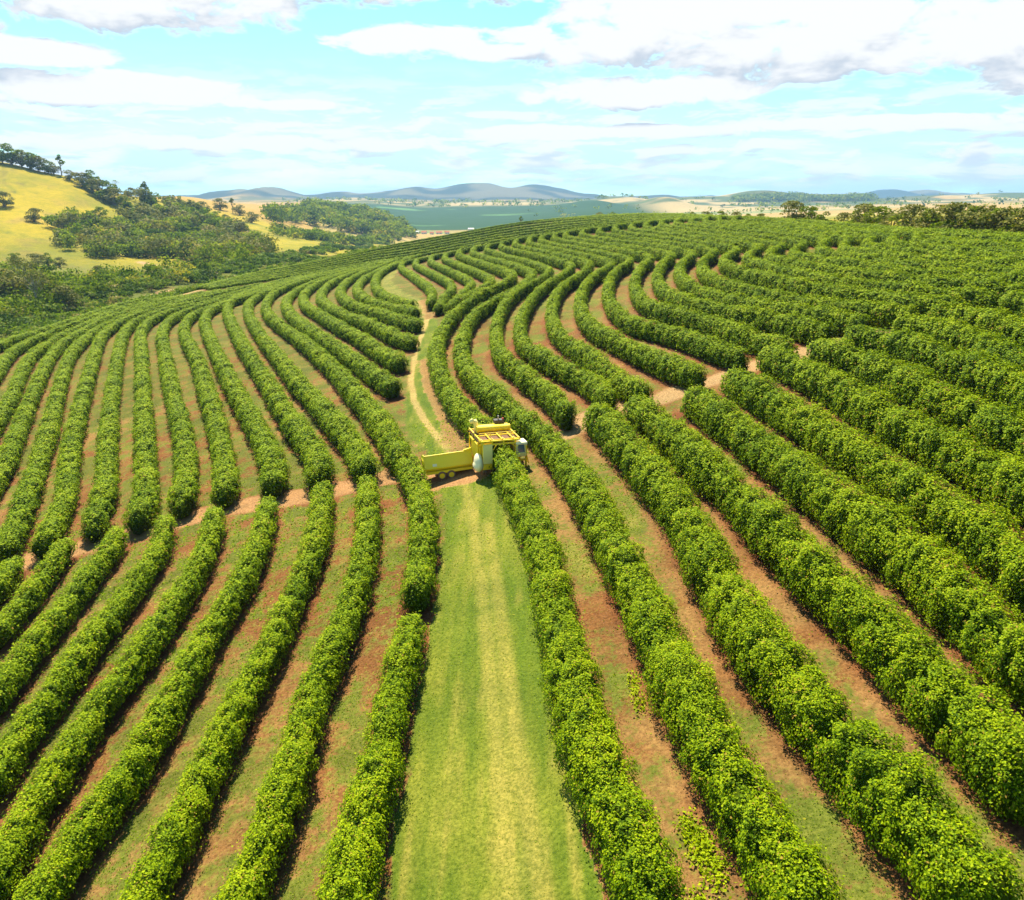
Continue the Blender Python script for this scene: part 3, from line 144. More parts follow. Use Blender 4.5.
 'D3': [[-14.9,59.1],[-14.5,57.1],[-14.1,55.1],[-13.7,53.1],[-13.4,51.1],[-13.2,49.0],[-13.0,47.0],[-12.9,45.0],[-12.9,42.9],[-12.9,40.9],[-12.8,38.9],[-12.8,36.8],[-12.9,34.8],[-13.0,32.8],[-13.1,30.7],[-13.1,28.7],[-13.1,26.7],[-13.2,24.6],[-13.2,22.6],[-13.1,20.5]],
 'D4': [[-19.2,58.5],[-18.6,56.5],[-18.2,54.5],[-17.8,52.5],[-17.5,50.4],[-17.2,48.4],[-17.1,46.3],[-17.0,44.2],[-17.0,42.2],[-17.1,40.1],[-17.0,38.0],[-16.9,36.0],[-16.9,33.9],[-16.9,31.8],[-16.9,29.7],[-17.2,27.7],[-17.5,25.7],[-17.7,23.6],[-17.8,21.5]],
 'D5': [[-23.6,58.6],[-22.8,56.7],[-22.2,54.7],[-21.8,52.7],[-21.4,50.6],[-21.1,48.6],[-20.9,46.5],[-20.8,44.4],[-20.8,42.4],[-20.7,40.3],[-20.8,38.2],[-20.9,36.1],[-21.0,34.1],[-20.9,32.0],[-20.9,29.9],[-20.8,27.9],[-20.5,25.8],[-20.2,23.8]],
 'D6': [[-27.4,58.5],[-26.7,56.6],[-26.0,54.7],[-25.5,52.6],[-25.3,50.6],[-25.2,48.5],[-25.0,46.5],[-24.9,44.4],[-24.9,42.3],[-24.8,40.3],[-24.6,38.2],[-24.5,36.2],[-24.5,34.1],[-24.3,32.0],[-23.9,30.0]],
 'D7': [[-31.2,58.3],[-30.5,56.4],[-30.0,54.5],[-29.8,52.5],[-29.6,50.5],[-29.3,48.5],[-29.1,46.5],[-29.0,44.5],[-28.9,42.5],[-28.7,40.5],[-28.5,38.5],[-28.4,36.5]],
 'D8': [[-35.0,57.6],[-34.4,55.4],[-33.9,53.2],[-33.5,50.9],[-33.1,48.6],[-32.8,46.3],[-32.7,44.0]],
 'D9': [[-38.2,56.1],[-37.5,54.2],[-37.0,52.3],[-36.4,50.3]],
 'R1': [[-10.1,276.7],[-11.7,277.9],[-13.3,279.1],[-15.0,280.1],[-16.8,280.0],[-17.5,278.1],[-17.6,276.1],[-17.5,274.1],[-17.4,272.1],[-17.4,270.1],[-17.3,268.1],[-17.3,266.1],[-17.2,264.1],[-17.2,262.1],[-17.0,260.1],[-16.7,258.1],[-16.4,256.1],[-16.0,254.1],[-15.7,252.1],[-15.4,250.1],[-15.0,248.2],[-14.6,246.2],[-14.2,244.2],[-13.8,242.3],[-13.4,240.3],[-13.0,238.3],[-12.6,236.3],[-12.2,234.4],[-11.8,232.4],[-11.4,230.4],[-11.1,228.5],[-10.7,226.5],[-10.3,224.5],[-9.9,222.5],[-9.5,220.6],[-9.1,218.6],[-8.7,216.6],[-8.3,214.7],[-7.9,212.7],[-7.5,210.7],[-7.1,208.8],[-6.7,206.8],[-6.3,204.8],[-5.9,202.8],[-5.5,200.9],[-5.2,198.9],[-4.8,196.9],[-4.4,195.0],[-4.0,193.0],[-3.6,191.0],[-3.2,189.0],[-2.8,187.1],[-2.5,185.1],[-2.1,183.1],[-1.8,181.1],[-1.4,179.2],[-1.1,177.2],[-0.7,175.2],[-0.4,173.2],[-0.1,171.2],[0.0,169.2],[0.1,167.2],[0.1,165.2],[-0.1,163.2],[-0.4,161.2],[-0.8,159.3],[-1.3,157.3],[-1.8,155.4],[-2.4,153.4],[-3.0,151.5],[-3.8,149.7],[-4.6,147.8],[-5.3,145.9],[-5.9,144.0],[-6.4,142.1],[-6.9,140.1],[-7.3,138.2],[-7.7,136.2],[-8.1,134.2],[-8.4,132.2],[-8.7,130.3],[-9.0,128.3],[-9.2,126.3],[-9.4,124.3],[-9.5,122.3],[-9.6,120.3],[-9.7,118.3],[-9.8,116.2],[-9.9,114.2],[-9.9,112.2],[-9.9,110.2],[-9.9,108.2],[-9.9,106.2],[-9.8,104.2],[-9.7,102.2],[-9.6,100.2],[-9.4,98.2],[-9.2,96.2],[-9.0,94.2],[-8.7,92.2],[-8.4,90.2],[-8.1,88.2],[-7.8,86.2],[-7.4,84.3],[-7.0,82.3],[-6.6,80.3],[-6.2,78.4],[-5.7,76.4],[-5.3,74.4],[-4.7,72.5],[-4.2,70.6],[-3.6,68.7],[-3.0,66.7],[-2.4,64.8],[-1.9,62.9],[-1.4,60.9],[-1.0,59.0],[-0.6,57.0],[-0.3,55.0],[0.0,53.0],[0.4,51.0],[0.7,49.1],[1.0,47.1],[1.3,45.1],[1.6,43.1],[1.8,41.1],[1.9,39.1],[2.0,37.1],[2.1,35.1],[2.2,33.1],[2.3,31.1],[2.5,29.1],[2.7,27.1],[2.9,25.1],[3.2,23.1],[3.6,21.1],[4.0,19.1],[4.3,17.2]],
 'R2': [[-5.3,273.3],[-7.1,274.3],[-8.8,275.2],[-10.7,275.8],[-12.2,274.7],[-12.6,272.7],[-12.6,270.7],[-12.6,268.7],[-12.6,266.7],[-12.6,264.7],[-12.6,262.7],[-12.5,260.7],[-12.5,258.7],[-12.4,256.7],[-12.1,254.7],[-11.8,252.7],[-11.5,250.7],[-11.1,248.7],[-10.8,246.8],[-10.4,244.8],[-10.0,242.8],[-9.6,240.9],[-9.2,238.9],[-8.8,236.9],[-8.4,235.0],[-8.1,233.0],[-7.7,231.0],[-7.3,229.1],[-6.9,227.1],[-6.5,225.1],[-6.1,223.2],[-5.7,221.2],[-5.3,219.2],[-4.9,217.2],[-4.5,215.3],[-4.1,213.3],[-3.8,211.3],[-3.4,209.4],[-3.0,207.4],[-2.6,205.4],[-2.2,203.5],[-1.8,201.5],[-1.4,199.5],[-1.0,197.6],[-0.6,195.6],[-0.3,193.6],[0.1,191.7],[0.5,189.7],[0.9,187.7],[1.3,185.8],[1.6,183.8],[2.0,181.8],[2.3,179.8],[2.7,177.9],[3.0,175.9],[3.3,173.9],[3.7,171.9],[3.9,169.9],[4.1,167.9],[4.2,165.9],[4.2,163.9],[4.0,161.9],[3.8,159.9],[3.6,157.9],[3.3,155.9],[3.0,154.0],[2.6,152.0],[2.3,150.0],[1.9,148.0],[1.5,146.1],[1.1,144.1],[0.6,142.2],[0.0,140.2],[-0.6,138.3],[-1.3,136.5],[-2.1,134.6],[-3.0,132.8],[-3.7,130.9],[-4.3,129.0],[-4.8,127.1],[-5.2,125.1],[-5.6,123.1],[-5.8,121.2],[-6.0,119.2],[-6.2,117.2],[-6.3,115.2],[-6.4,113.2],[-6.5,111.1],[-6.5,109.1],[-6.5,107.1],[-6.5,105.1],[-6.5,103.1],[-6.5,101.1],[-6.4,99.1],[-6.2,97.1],[-6.0,95.1],[-5.8,93.1],[-5.5,91.1],[-5.2,89.2],[-4.8,87.2],[-4.4,85.2],[-4.0,83.3],[-3.5,81.3],[-3.0,79.4],[-2.5,77.4],[-1.9,75.5],[-1.3,73.6],[-0.8,71.7],[-0.2,69.7],[0.3,67.8],[0.9,65.9],[1.5,64.0],[2.1,62.1],[2.6,60.1],[3.0,58.1],[3.4,56.2],[3.8,54.2],[4.1,52.2],[4.5,50.3],[4.7,48.3],[5.0,46.3],[5.2,44.3],[5.4,42.3],[5.6,40.3],[5.8,38.3],[6.0,36.3],[6.2,34.3],[6.4,32.3],[6.5,30.3],[6.6,28.3],[6.9,26.3],[7.1,24.3],[7.3,22.3],[7.6,20.3],[7.9,18.4],[8.3,16.4]],
 'R3': [[-0.7,271.1],[-2.6,271.7],[-4.5,272.2],[-6.5,272.1],[-7.6,270.5],[-7.9,268.5],[-7.9,266.5],[-8.0,264.4],[-8.0,262.4],[-8.0,260.4],[-8.0,258.4],[-8.0,256.4],[-7.9,254.4],[-7.6,252.4],[-7.3,250.4],[-7.0,248.4],[-6.6,246.4],[-6.3,244.4],[-5.9,242.4],[-5.5,240.5],[-5.1,238.5],[-4.7,236.5],[-4.4,234.5],[-4.0,232.5],[-3.6,230.6],[-3.2,228.6],[-2.8,226.6],[-2.4,224.6],[-2.0,222.6],[-1.6,220.7],[-1.2,218.7],[-0.9,216.7],[-0.5,214.7],[-0.1,212.7],[0.3,210.8],[0.7,208.8],[1.1,206.8],[1.5,204.8],[1.9,202.8],[2.2,200.9],[2.6,198.9],[3.0,196.9],[3.4,194.9],[3.7,192.9],[4.1,191.0],[4.5,189.0],[4.8,187.0],[5.2,185.0],[5.5,183.0],[5.8,181.0],[6.2,179.0],[6.5,177.0],[6.8,175.1],[7.1,173.1],[7.4,171.1],[7.6,169.1],[7.6,167.0],[7.6,165.0],[7.4,163.0],[7.1,161.0],[6.8,159.0],[6.3,157.1],[5.8,155.1],[5.3,153.2],[4.7,151.2],[4.1,149.3],[3.5,147.4],[2.8,145.5],[2.1,143.6],[1.5,141.7],[1.0,139.7],[0.5,137.8],[0.1,135.8],[-0.3,133.8],[-0.6,131.8],[-0.9,129.8],[-1.1,127.8],[-1.3,125.8],[-1.5,123.8],[-1.6,121.8],[-1.8,119.8],[-1.9,117.8],[-1.9,115.8],[-2.0,113.7],[-2.1,111.7],[-2.1,109.7],[-2.1,107.7],[-2.1,105.7],[-2.1,103.7],[-2.0,101.6],[-1.9,99.6],[-1.8,97.6],[-1.7,95.6],[-1.5,93.6],[-1.2,91.6],[-0.9,89.6],[-0.5,87.6],[-0.0,85.7],[0.5,83.7],[1.0,81.7],[1.4,79.8],[1.9,77.8],[2.4,75.9],[2.9,73.9],[3.4,72.0],[3.8,70.0],[4.2,68.0],[4.5,66.0],[4.8,64.0]],
 'R4': [[4.2,275.7],[2.2,276.0],[0.2,276.1],[-1.7,275.6],[-2.8,274.0],[-3.1,272.0],[-3.2,270.0],[-3.3,268.0],[-3.4,266.0],[-3.4,264.0],[-3.5,262.0],[-3.5,260.0],[-3.4,258.0],[-3.1,256.0],[-2.8,254.0],[-2.4,252.1],[-2.1,250.1],[-1.7,248.1],[-1.3,246.2],[-0.9,244.2],[-0.5,242.2],[-0.1,240.3],[0.3,238.3],[0.7,236.3],[1.1,234.4],[1.5,232.4],[1.9,230.5],[2.3,228.5],[2.7,226.5],[3.1,224.6],[3.5,222.6],[3.9,220.6],[4.2,218.7],[4.6,216.7],[5.0,214.7],[5.4,212.8],[5.8,210.8],[6.2,208.8],[6.6,206.9],[6.9,204.9],[7.3,202.9],[7.7,201.0],[8.1,199.0],[8.4,197.0],[8.8,195.1],[9.2,193.1],[9.5,191.1],[9.9,189.2],[10.2,187.2],[10.5,185.2],[10.8,183.2],[11.1,181.2],[11.4,179.3],[11.7,177.3],[12.0,175.3],[12.2,173.3],[12.3,171.3],[12.3,169.3],[12.2,167.3],[11.9,165.3],[11.6,163.3],[11.2,161.4],[10.8,159.4],[10.3,157.5],[9.8,155.5],[9.3,153.6],[8.8,151.7],[8.3,149.7],[7.8,147.8],[7.1,145.9],[6.5,144.0],[5.9,142.1],[5.4,140.1],[4.9,138.2],[4.5,136.2],[4.1,134.3],[3.8,132.3],[3.4,130.3],[3.1,128.3],[2.8,126.4],[2.6,124.4],[2.3,122.4],[2.1,120.4],[1.9,118.4],[1.7,116.4],[1.5,114.4],[1.3,112.4],[1.2,110.4],[1.1,108.4],[1.1,106.4],[1.0,104.4],[1.0,102.4],[1.1,100.4],[1.1,98.4],[1.2,96.4],[1.5,94.4],[1.8,92.4],[2.3,90.5],[2.8,88.6],[3.3,86.6],[3.8,84.7],[4.4,82.8],[4.9,80.8],[5.5,78.9],[6.1,77.0],[6.7,75.1],[7.2,73.2],[7.6,71.2],[8.0,69.2],[8.2,67.2],[8.4,65.2]],
 'R5': [[8.7,275.3],[6.7,275.4],[4.7,275.3],[2.8,274.6],[1.7,272.9],[1.3,271.0],[1.2,269.0],[1.1,267.0],[1.0,265.0],[0.9,263.0],[0.8,261.0],[0.7,259.0],[0.8,257.0],[1.0,255.0],[1.3,253.0],[1.6,251.0],[1.9,249.1],[2.3,247.1],[2.7,245.1],[3.0,243.1],[3.4,241.2],[3.8,239.2],[4.2,237.2],[4.5,235.3],[4.9,233.3],[5.3,231.3],[5.7,229.4],[6.0,227.4],[6.4,225.4],[6.8,223.5],[7.1,221.5],[7.5,219.5],[7.9,217.6],[8.3,215.6],[8.6,213.6],[9.0,211.7],[9.4,209.7],[9.7,207.7],[10.1,205.7],[10.4,203.8],[10.8,201.8],[11.1,199.8],[11.5,197.9],[11.8,195.9],[12.2,193.9],[12.5,191.9],[12.9,190.0],[13.2,188.0],[13.5,186.0],[13.8,184.0],[14.1,182.0],[14.4,180.1],[14.7,178.1],[14.9,176.1],[15.2,174.1],[15.5,172.1],[15.7,170.1],[15.7,168.1],[15.7,166.1],[15.6,164.1],[15.3,162.1],[15.0,160.2],[14.6,158.2],[14.1,156.3],[13.7,154.3],[13.2,152.4],[12.6,150.4],[12.1,148.5],[11.6,146.6],[11.0,144.7],[10.4,142.8],[9.7,140.9],[9.1,138.9],[8.6,137.0],[8.2,135.1],[7.8,133.1],[7.4,131.1],[7.1,129.1],[6.9,127.2],[6.6,125.2],[6.4,123.2],[6.2,121.2],[6.0,119.2],[5.9,117.2],[5.7,115.2],[5.6,113.2],[5.5,111.2],[5.4,109.2],[5.4,107.2],[5.3,105.2],[5.3,103.2],[5.4,101.2],[5.5,99.2],[5.6,97.2],[5.8,95.2],[6.1,93.2],[6.4,91.2],[6.8,89.3],[7.2,87.3],[7.5,85.3],[7.9,83.3],[8.2,81.4],[8.5,79.4],[8.8,77.4],[9.2,75.4],[9.5,73.5],[9.9,71.5],[10.3,69.5],[10.8,67.6],[11.5,65.7]],
 'R6': [[13.3,275.0],[11.3,274.9],[9.3,274.6],[7.5,273.7],[6.4,272.1],[5.9,270.2],[5.7,268.2],[5.6,266.2],[5.5,264.2],[5.3,262.2],[5.2,260.2],[5.1,258.2],[5.1,256.2],[5.2,254.2],[5.5,252.2],[5.8,250.2],[6.1,248.3],[6.4,246.3],[6.7,244.3],[7.1,242.4],[7.5,240.4],[7.8,238.4],[8.2,236.4],[8.5,234.5],[8.9,232.5],[9.2,230.5],[9.6,228.6],[9.9,226.6],[10.3,224.6],[10.6,222.7],[11.0,220.7],[11.4,218.7],[11.7,216.8],[12.1,214.8],[12.4,212.8],[12.8,210.8],[13.1,208.9],[13.5,206.9],[13.8,204.9],[14.2,203.0],[14.5,201.0],[14.8,199.0],[15.2,197.0],[15.5,195.1],[15.8,193.1],[16.1,191.1],[16.5,189.1],[16.8,187.2],[17.1,185.2],[17.4,183.2],[17.7,181.2],[18.0,179.3],[18.2,177.3],[18.5,175.3],[18.7,173.3],[19.0,171.3],[19.2,169.3],[19.4,167.3],[19.6,165.3],[19.6,163.3],[19.6,161.3],[19.4,159.4],[19.0,157.4],[18.4,155.5],[17.7,153.6],[17.0,151.7],[16.3,149.8],[15.7,147.9],[15.1,146.0],[14.6,144.1],[14.0,142.2],[13.5,140.2],[13.1,138.3],[12.6,136.3],[12.2,134.4],[11.9,132.4],[11.5,130.4],[11.2,128.5],[10.9,126.5],[10.6,124.5],[10.4,122.5],[10.2,120.5],[10.0,118.5],[9.8,116.5],[9.7,114.5],[9.5,112.6],[9.5,110.6],[9.4,108.6],[9.4,106.6],[9.4,104.6],[9.4,102.6],[9.5,100.6],[9.6,98.6],[9.8,96.6],[10.0,94.6],[10.4,92.6],[10.8,90.6],[11.2,88.7],[11.6,86.7],[12.0,84.8],[12.3,82.8],[12.7,80.8],[13.1,78.9],[13.6,76.9],[14.1,75.0],[14.6,73.1],[15.2,71.2],[15.8,69.2],[16.4,67.3]],
 'R7': [[17.2,274.0],[15.2,273.8],[13.3,273.4],[11.5,272.4],[10.3,270.8],[9.8,268.9],[9.6,266.9],[9.4,264.9],[9.3,262.9],[9.1,260.9],[8.9,258.9],[8.8,257.0],[8.8,255.0],[9.0,253.0],[9.3,251.0],[9.6,249.0],[9.9,247.0],[10.3,245.1],[10.6,243.1],[11.0,241.1],[11.3,239.1],[11.7,237.2],[12.0,235.2],[12.4,233.2],[12.7,231.3],[13.1,229.3],[13.4,227.3],[13.8,225.3],[14.2,223.4],[14.5,221.4],[14.9,219.4],[15.2,217.5],[15.6,215.5],[16.0,213.5],[16.3,211.6],[16.7,209.6],[17.0,207.6],[17.4,205.6],[17.7,203.7],[18.1,201.7],[18.4,199.7],[18.7,197.8],[19.1,195.8],[19.4,193.8],[19.7,191.8],[20.1,189.9],[20.4,187.9],[20.7,185.9],[21.0,183.9],[21.3,182.0],[21.6,180.0],[21.8,178.0],[22.1,176.0],[22.3,174.0],[22.6,172.0],[22.8,170.0],[23.1,168.0],[23.2,166.0],[23.3,164.0],[23.2,162.0],[23.0,160.1],[22.6,158.1],[22.0,156.2],[21.3,154.3],[20.6,152.4],[19.9,150.6],[19.2,148.7],[18.7,146.7],[18.2,144.8],[17.8,142.8],[17.4,140.9],[17.0,138.9],[16.6,136.9],[16.3,135.0],[15.9,133.0],[15.6,131.0],[15.3,129.0],[15.1,127.1],[14.8,125.1],[14.6,123.1],[14.3,121.1],[14.1,119.1],[14.0,117.1],[13.8,115.1],[13.7,113.1],[13.6,111.1],[13.5,109.1],[13.5,107.1],[13.4,105.1],[13.5,103.1],[13.6,101.1],[13.8,99.1],[14.0,97.1],[14.3,95.2],[14.7,93.2],[15.3,91.3],[16.0,89.4],[16.6,87.5],[17.2,85.6],[17.7,83.6],[18.2,81.7],[18.6,79.7],[19.0,77.8],[19.4,75.8],[19.9,73.9],[20.3,71.9],[20.8,70.0]],
 'R8': [[21.1,269.4],[19.8,270.9],[18.5,272.4],[16.7,273.3],[15.1,272.3],[14.3,270.5],[13.9,268.5],[13.7,266.5],[13.5,264.5],[13.3,262.6],[13.1,260.6],[12.9,258.6],[12.8,256.6],[12.9,254.6],[13.2,252.6],[13.5,250.6],[13.8,248.6],[14.1,246.7],[14.5,244.7],[14.8,242.7],[15.2,240.8],[15.5,238.8],[15.9,236.8],[16.2,234.9],[16.6,232.9],[16.9,230.9],[17.3,228.9],[17.6,227.0],[18.0,225.0],[18.3,223.0],[18.7,221.1],[19.1,219.1],[19.4,217.1],[19.8,215.2],[20.1,213.2],[20.5,211.2],[20.9,209.3],[21.2,207.3],[21.6,205.3],[21.9,203.4],[22.2,201.4],[22.6,199.4],[22.9,197.4],[23.2,195.5],[23.6,193.5],[23.9,191.5],[24.2,189.5],[24.6,187.6],[24.9,185.6],[25.2,183.6],[25.5,181.6],[25.7,179.7],[26.0,177.7],[26.2,175.7],[26.5,173.7],[26.7,171.7],[26.9,169.7],[27.1,167.7],[27.2,165.7],[27.3,163.7],[27.2,161.7],[27.0,159.8],[26.6,157.8],[26.1,155.9],[25.5,154.0],[24.8,152.1],[24.2,150.2],[23.6,148.3],[23.1,146.3],[22.6,144.4],[22.1,142.4],[21.7,140.5],[21.3,138.5],[20.9,136.6],[20.5,134.6],[20.1,132.6],[19.8,130.7],[19.4,128.7],[19.1,126.7],[18.8,124.7],[18.6,122.8],[18.3,120.8],[18.1,118.8],[18.0,116.8],[17.8,114.8],[17.7,112.8],[17.6,110.8],[17.5,108.8],[17.5,106.8],[17.6,104.8],[17.8,102.8],[18.2,100.8],[18.6,98.9],[19.0,96.9],[19.6,95.0],[20.1,93.1],[20.6,91.2],[21.1,89.2],[21.5,87.3],[21.9,85.3],[22.2,83.3],[22.5,81.3],[22.7,79.4],[23.1,77.4],[23.4,75.4],[23.8,73.5],[24.2,71.5],[24.7,69.5]],
 'R9': [[25.2,271.0],[23.9,272.5],[22.5,274.0],[20.7,274.7],[19.1,273.6],[18.3,271.8],[17.9,269.9],[17.6,267.9],[17.4,265.9],[17.2,263.9],[17.0,261.9],[16.8,259.9],[16.6,257.9],[16.7,255.9],[16.9,253.9],[17.1,251.9],[17.4,249.9],[17.8,248.0],[18.1,246.0],[18.4,244.0],[18.8,242.0],[19.1,240.0],[19.5,238.1],[19.8,236.1],[20.1,234.1],[20.5,232.1],[20.8,230.2],[21.2,228.2],[21.5,226.2],[21.8,224.2],[22.2,222.3],[22.5,220.3],[22.9,218.3],[23.3,216.3],[23.6,214.4],[24.0,212.4],[24.3,210.4],[24.7,208.4],[25.0,206.5],[25.4,204.5],[25.7,202.5],[26.0,200.5],[26.4,198.6],[26.7,196.6],[27.0,194.6],[27.3,192.6],[27.7,190.7],[28.0,188.7],[28.3,186.7],[28.6,184.7],[28.9,182.7],[29.2,180.7],[29.5,178.8],[29.7,176.8],[30.0,174.8],[30.2,172.8],[30.4,170.8],[30.6,168.8],[30.8,166.8],[30.9,164.8],[31.0,162.8],[31.0,160.8],[30.8,158.8],[30.5,156.8],[29.9,154.9],[29.2,153.0],[28.5,151.2],[27.8,149.3],[27.2,147.4],[26.6,145.4],[26.1,143.5],[25.7,141.6],[25.2,139.6],[24.8,137.6],[24.3,135.7],[23.9,133.7],[23.6,131.8],[23.2,129.8],[22.9,127.8],[22.5,125.8],[22.3,123.8],[22.0,121.9],[21.8,119.9],[21.6,117.9],[21.5,115.9],[21.4,113.9],[21.4,111.8],[21.4,109.8],[21.5,107.8],[21.6,105.8],[21.8,103.8],[22.1,101.9],[22.4,99.9],[22.8,97.9],[23.2,96.0],[23.7,94.0],[24.2,92.1],[24.7,90.1],[25.2,88.2],[25.8,86.3],[26.4,84.3],[26.9,82.4],[27.4,80.5],[27.8,78.5],[28.2,76.5],[28.6,74.6],[29.1,72.6]],
 'R10': [[30.3,270.4],[29.0,272.0],[27.6,273.4],[25.8,274.0],[24.3,272.8],[23.5,270.9],[23.0,269.0],[22.7,267.0],[22.5,265.0],[22.2,263.0],[22.0,261.0],[21.7,259.0],[21.5,257.0],[21.5,255.0],[21.7,253.0],[21.9,251.0],[22.2,249.0],[22.4,247.0],[22.7,245.0],[23.0,243.0],[23.4,241.0],[23.7,239.0],[24.0,237.0],[24.3,235.0],[24.6,233.1],[24.9,231.1],[25.2,229.1],[25.5,227.1],[25.8,225.1],[26.2,223.1],[26.5,221.1],[26.8,219.1],[27.2,217.2],[27.5,215.2],[27.8,213.2],[28.1,211.2],[28.5,209.2],[28.8,207.2],[29.1,205.2],[29.5,203.3],[29.8,201.3],[30.1,199.3],[30.4,197.3],[30.7,195.3],[31.0,193.3],[31.3,191.3],[31.6,189.3],[31.9,187.4],[32.2,185.4],[32.5,183.4],[32.8,181.4],[33.1,179.4],[33.3,177.4],[33.6,175.4],[33.8,173.4],[34.0,171.4],[34.2,169.4],[34.4,167.4],[34.6,165.4],[34.7,163.4],[34.7,161.4],[34.7,159.3],[34.5,157.3],[34.2,155.4],[33.6,153.4],[32.9,151.5],[32.1,149.7],[31.3,147.8],[30.6,145.9],[30.0,144.0],[29.5,142.1],[28.9,140.2],[28.4,138.2],[27.9,136.3],[27.5,134.3],[27.1,132.3],[26.8,130.3],[26.5,128.3],[26.2,126.4],[25.9,124.4],[25.7,122.4],[25.5,120.4],[25.4,118.3],[25.2,116.3],[25.1,114.3],[25.1,112.3],[25.1,110.3],[25.1,108.3],[25.2,106.3],[25.4,104.3],[25.6,102.3],[25.9,100.3],[26.2,98.3],[26.6,96.3],[27.0,94.4],[27.5,92.4],[27.9,90.4],[28.4,88.5],[28.9,86.5],[29.5,84.6],[30.0,82.7],[30.6,80.7],[31.1,78.8],[31.6,76.8],[32.1,74.9],[32.6,72.9]],
 'R11': [[35.7,269.4],[34.4,270.9],[33.0,272.4],[31.1,272.8],[29.7,271.5],[28.9,269.7],[28.4,267.7],[28.1,265.8],[27.8,263.8],[27.5,261.8],[27.2,259.8],[26.9,257.8],[26.6,255.8],[26.5,253.8],[26.6,251.7],[26.8,249.7],[27.0,247.7],[27.2,245.7],[27.5,243.7],[27.7,241.7],[28.0,239.7],[28.2,237.7],[28.5,235.7],[28.8,233.7],[29.0,231.7],[29.3,229.7],[29.6,227.7],[29.9,225.7],[30.2,223.7],[30.5,221.7],[30.8,219.7],[31.1,217.7],[31.4,215.7],[31.7,213.8],[32.0,211.8],[32.3,209.8],[32.6,207.8],[32.9,205.8],[33.2,203.8],[33.5,201.8],[33.8,199.8],[34.1,197.8],[34.4,195.8],[34.7,193.8],[34.9,191.8],[35.2,189.8],[35.5,187.8],[35.8,185.8],[36.0,183.8],[36.3,181.8],[36.5,179.8],[36.8,177.8],[37.0,175.8],[37.3,173.8],[37.5,171.8],[37.7,169.8],[37.9,167.8],[38.0,165.8],[38.2,163.7],[38.2,161.7],[38.3,159.7],[38.3,157.7],[38.1,155.7],[37.9,153.7],[37.3,151.7],[36.6,149.9],[35.7,148.1],[34.8,146.2],[34.0,144.4],[33.4,142.5],[32.8,140.6],[32.2,138.6],[31.7,136.7],[31.2,134.7],[30.8,132.7],[30.4,130.8],[30.1,128.8],[29.8,126.8],[29.5,124.8],[29.3,122.8],[29.2,120.8],[29.1,118.7],[29.0,116.7],[29.0,114.7],[29.0,112.7],[29.1,110.7],[29.2,108.7],[29.3,106.6],[29.5,104.6],[29.7,102.6],[29.9,100.6],[30.2,98.6],[30.4,96.6],[30.8,94.6],[31.1,92.6],[31.6,90.7],[32.1,88.7],[32.6,86.8],[33.1,84.8],[33.6,82.9],[34.2,80.9],[34.8,79.0],[35.5,77.1],[36.3,75.3],[37.0,73.4]],
 'R12': [[40.8,268.9],[39.6,270.5],[38.2,272.0],[36.3,272.4],[34.9,271.2],[34.0,269.3],[33.5,267.4],[33.1,265.4],[32.8,263.4],[32.5,261.4],[32.2,259.5],[31.9,257.5],[31.5,255.5],[31.3,253.5],[31.4,251.5],[31.5,249.5],[31.7,247.5],[31.9,245.5],[32.1,243.5],[32.3,241.5],[32.5,239.5],[32.8,237.5],[33.0,235.5],[33.2,233.5],[33.5,231.5],[33.7,229.5],[34.0,227.5],[34.3,225.5],[34.5,223.5],[34.8,221.5],[35.1,219.5],[35.4,217.5],[35.7,215.5],[35.9,213.5],[36.2,211.5],[36.5,209.5],[36.8,207.5],[37.1,205.6],[37.4,203.6],[37.7,201.6],[38.0,199.6],[38.3,197.6],[38.5,195.6],[38.8,193.6],[39.1,191.6],[39.3,189.6],[39.6,187.6],[39.8,185.6],[40.1,183.6],[40.4,181.6],[40.6,179.6],[40.8,177.6],[41.0,175.6],[41.3,173.6],[41.5,171.6],[41.7,169.6],[41.9,167.6],[42.0,165.6],[42.1,163.6],[42.2,161.6],[42.2,159.6],[42.2,157.6],[42.1,155.6],[41.8,153.6],[41.4,151.6],[40.7,149.7],[39.7,147.9],[38.8,146.2],[37.9,144.4],[37.2,142.5],[36.5,140.6],[35.9,138.7],[35.4,136.7],[34.9,134.8],[34.6,132.8],[34.3,130.8],[34.2,128.8],[34.1,126.8],[34.0,124.8],[34.0,122.7],[34.0,120.7],[33.9,118.7],[34.0,116.7],[34.0,114.7],[34.1,112.7],[34.2,110.7],[34.3,108.7],[34.4,106.7],[34.6,104.6],[34.7,102.6],[34.9,100.6],[35.1,98.6],[35.4,96.6],[35.7,94.7],[36.1,92.7],[36.5,90.7],[37.1,88.8],[37.6,86.8],[38.0,84.9],[38.4,82.9],[38.8,80.9],[39.2,79.0],[39.7,77.0],[40.4,75.1],[41.2,73.3]],
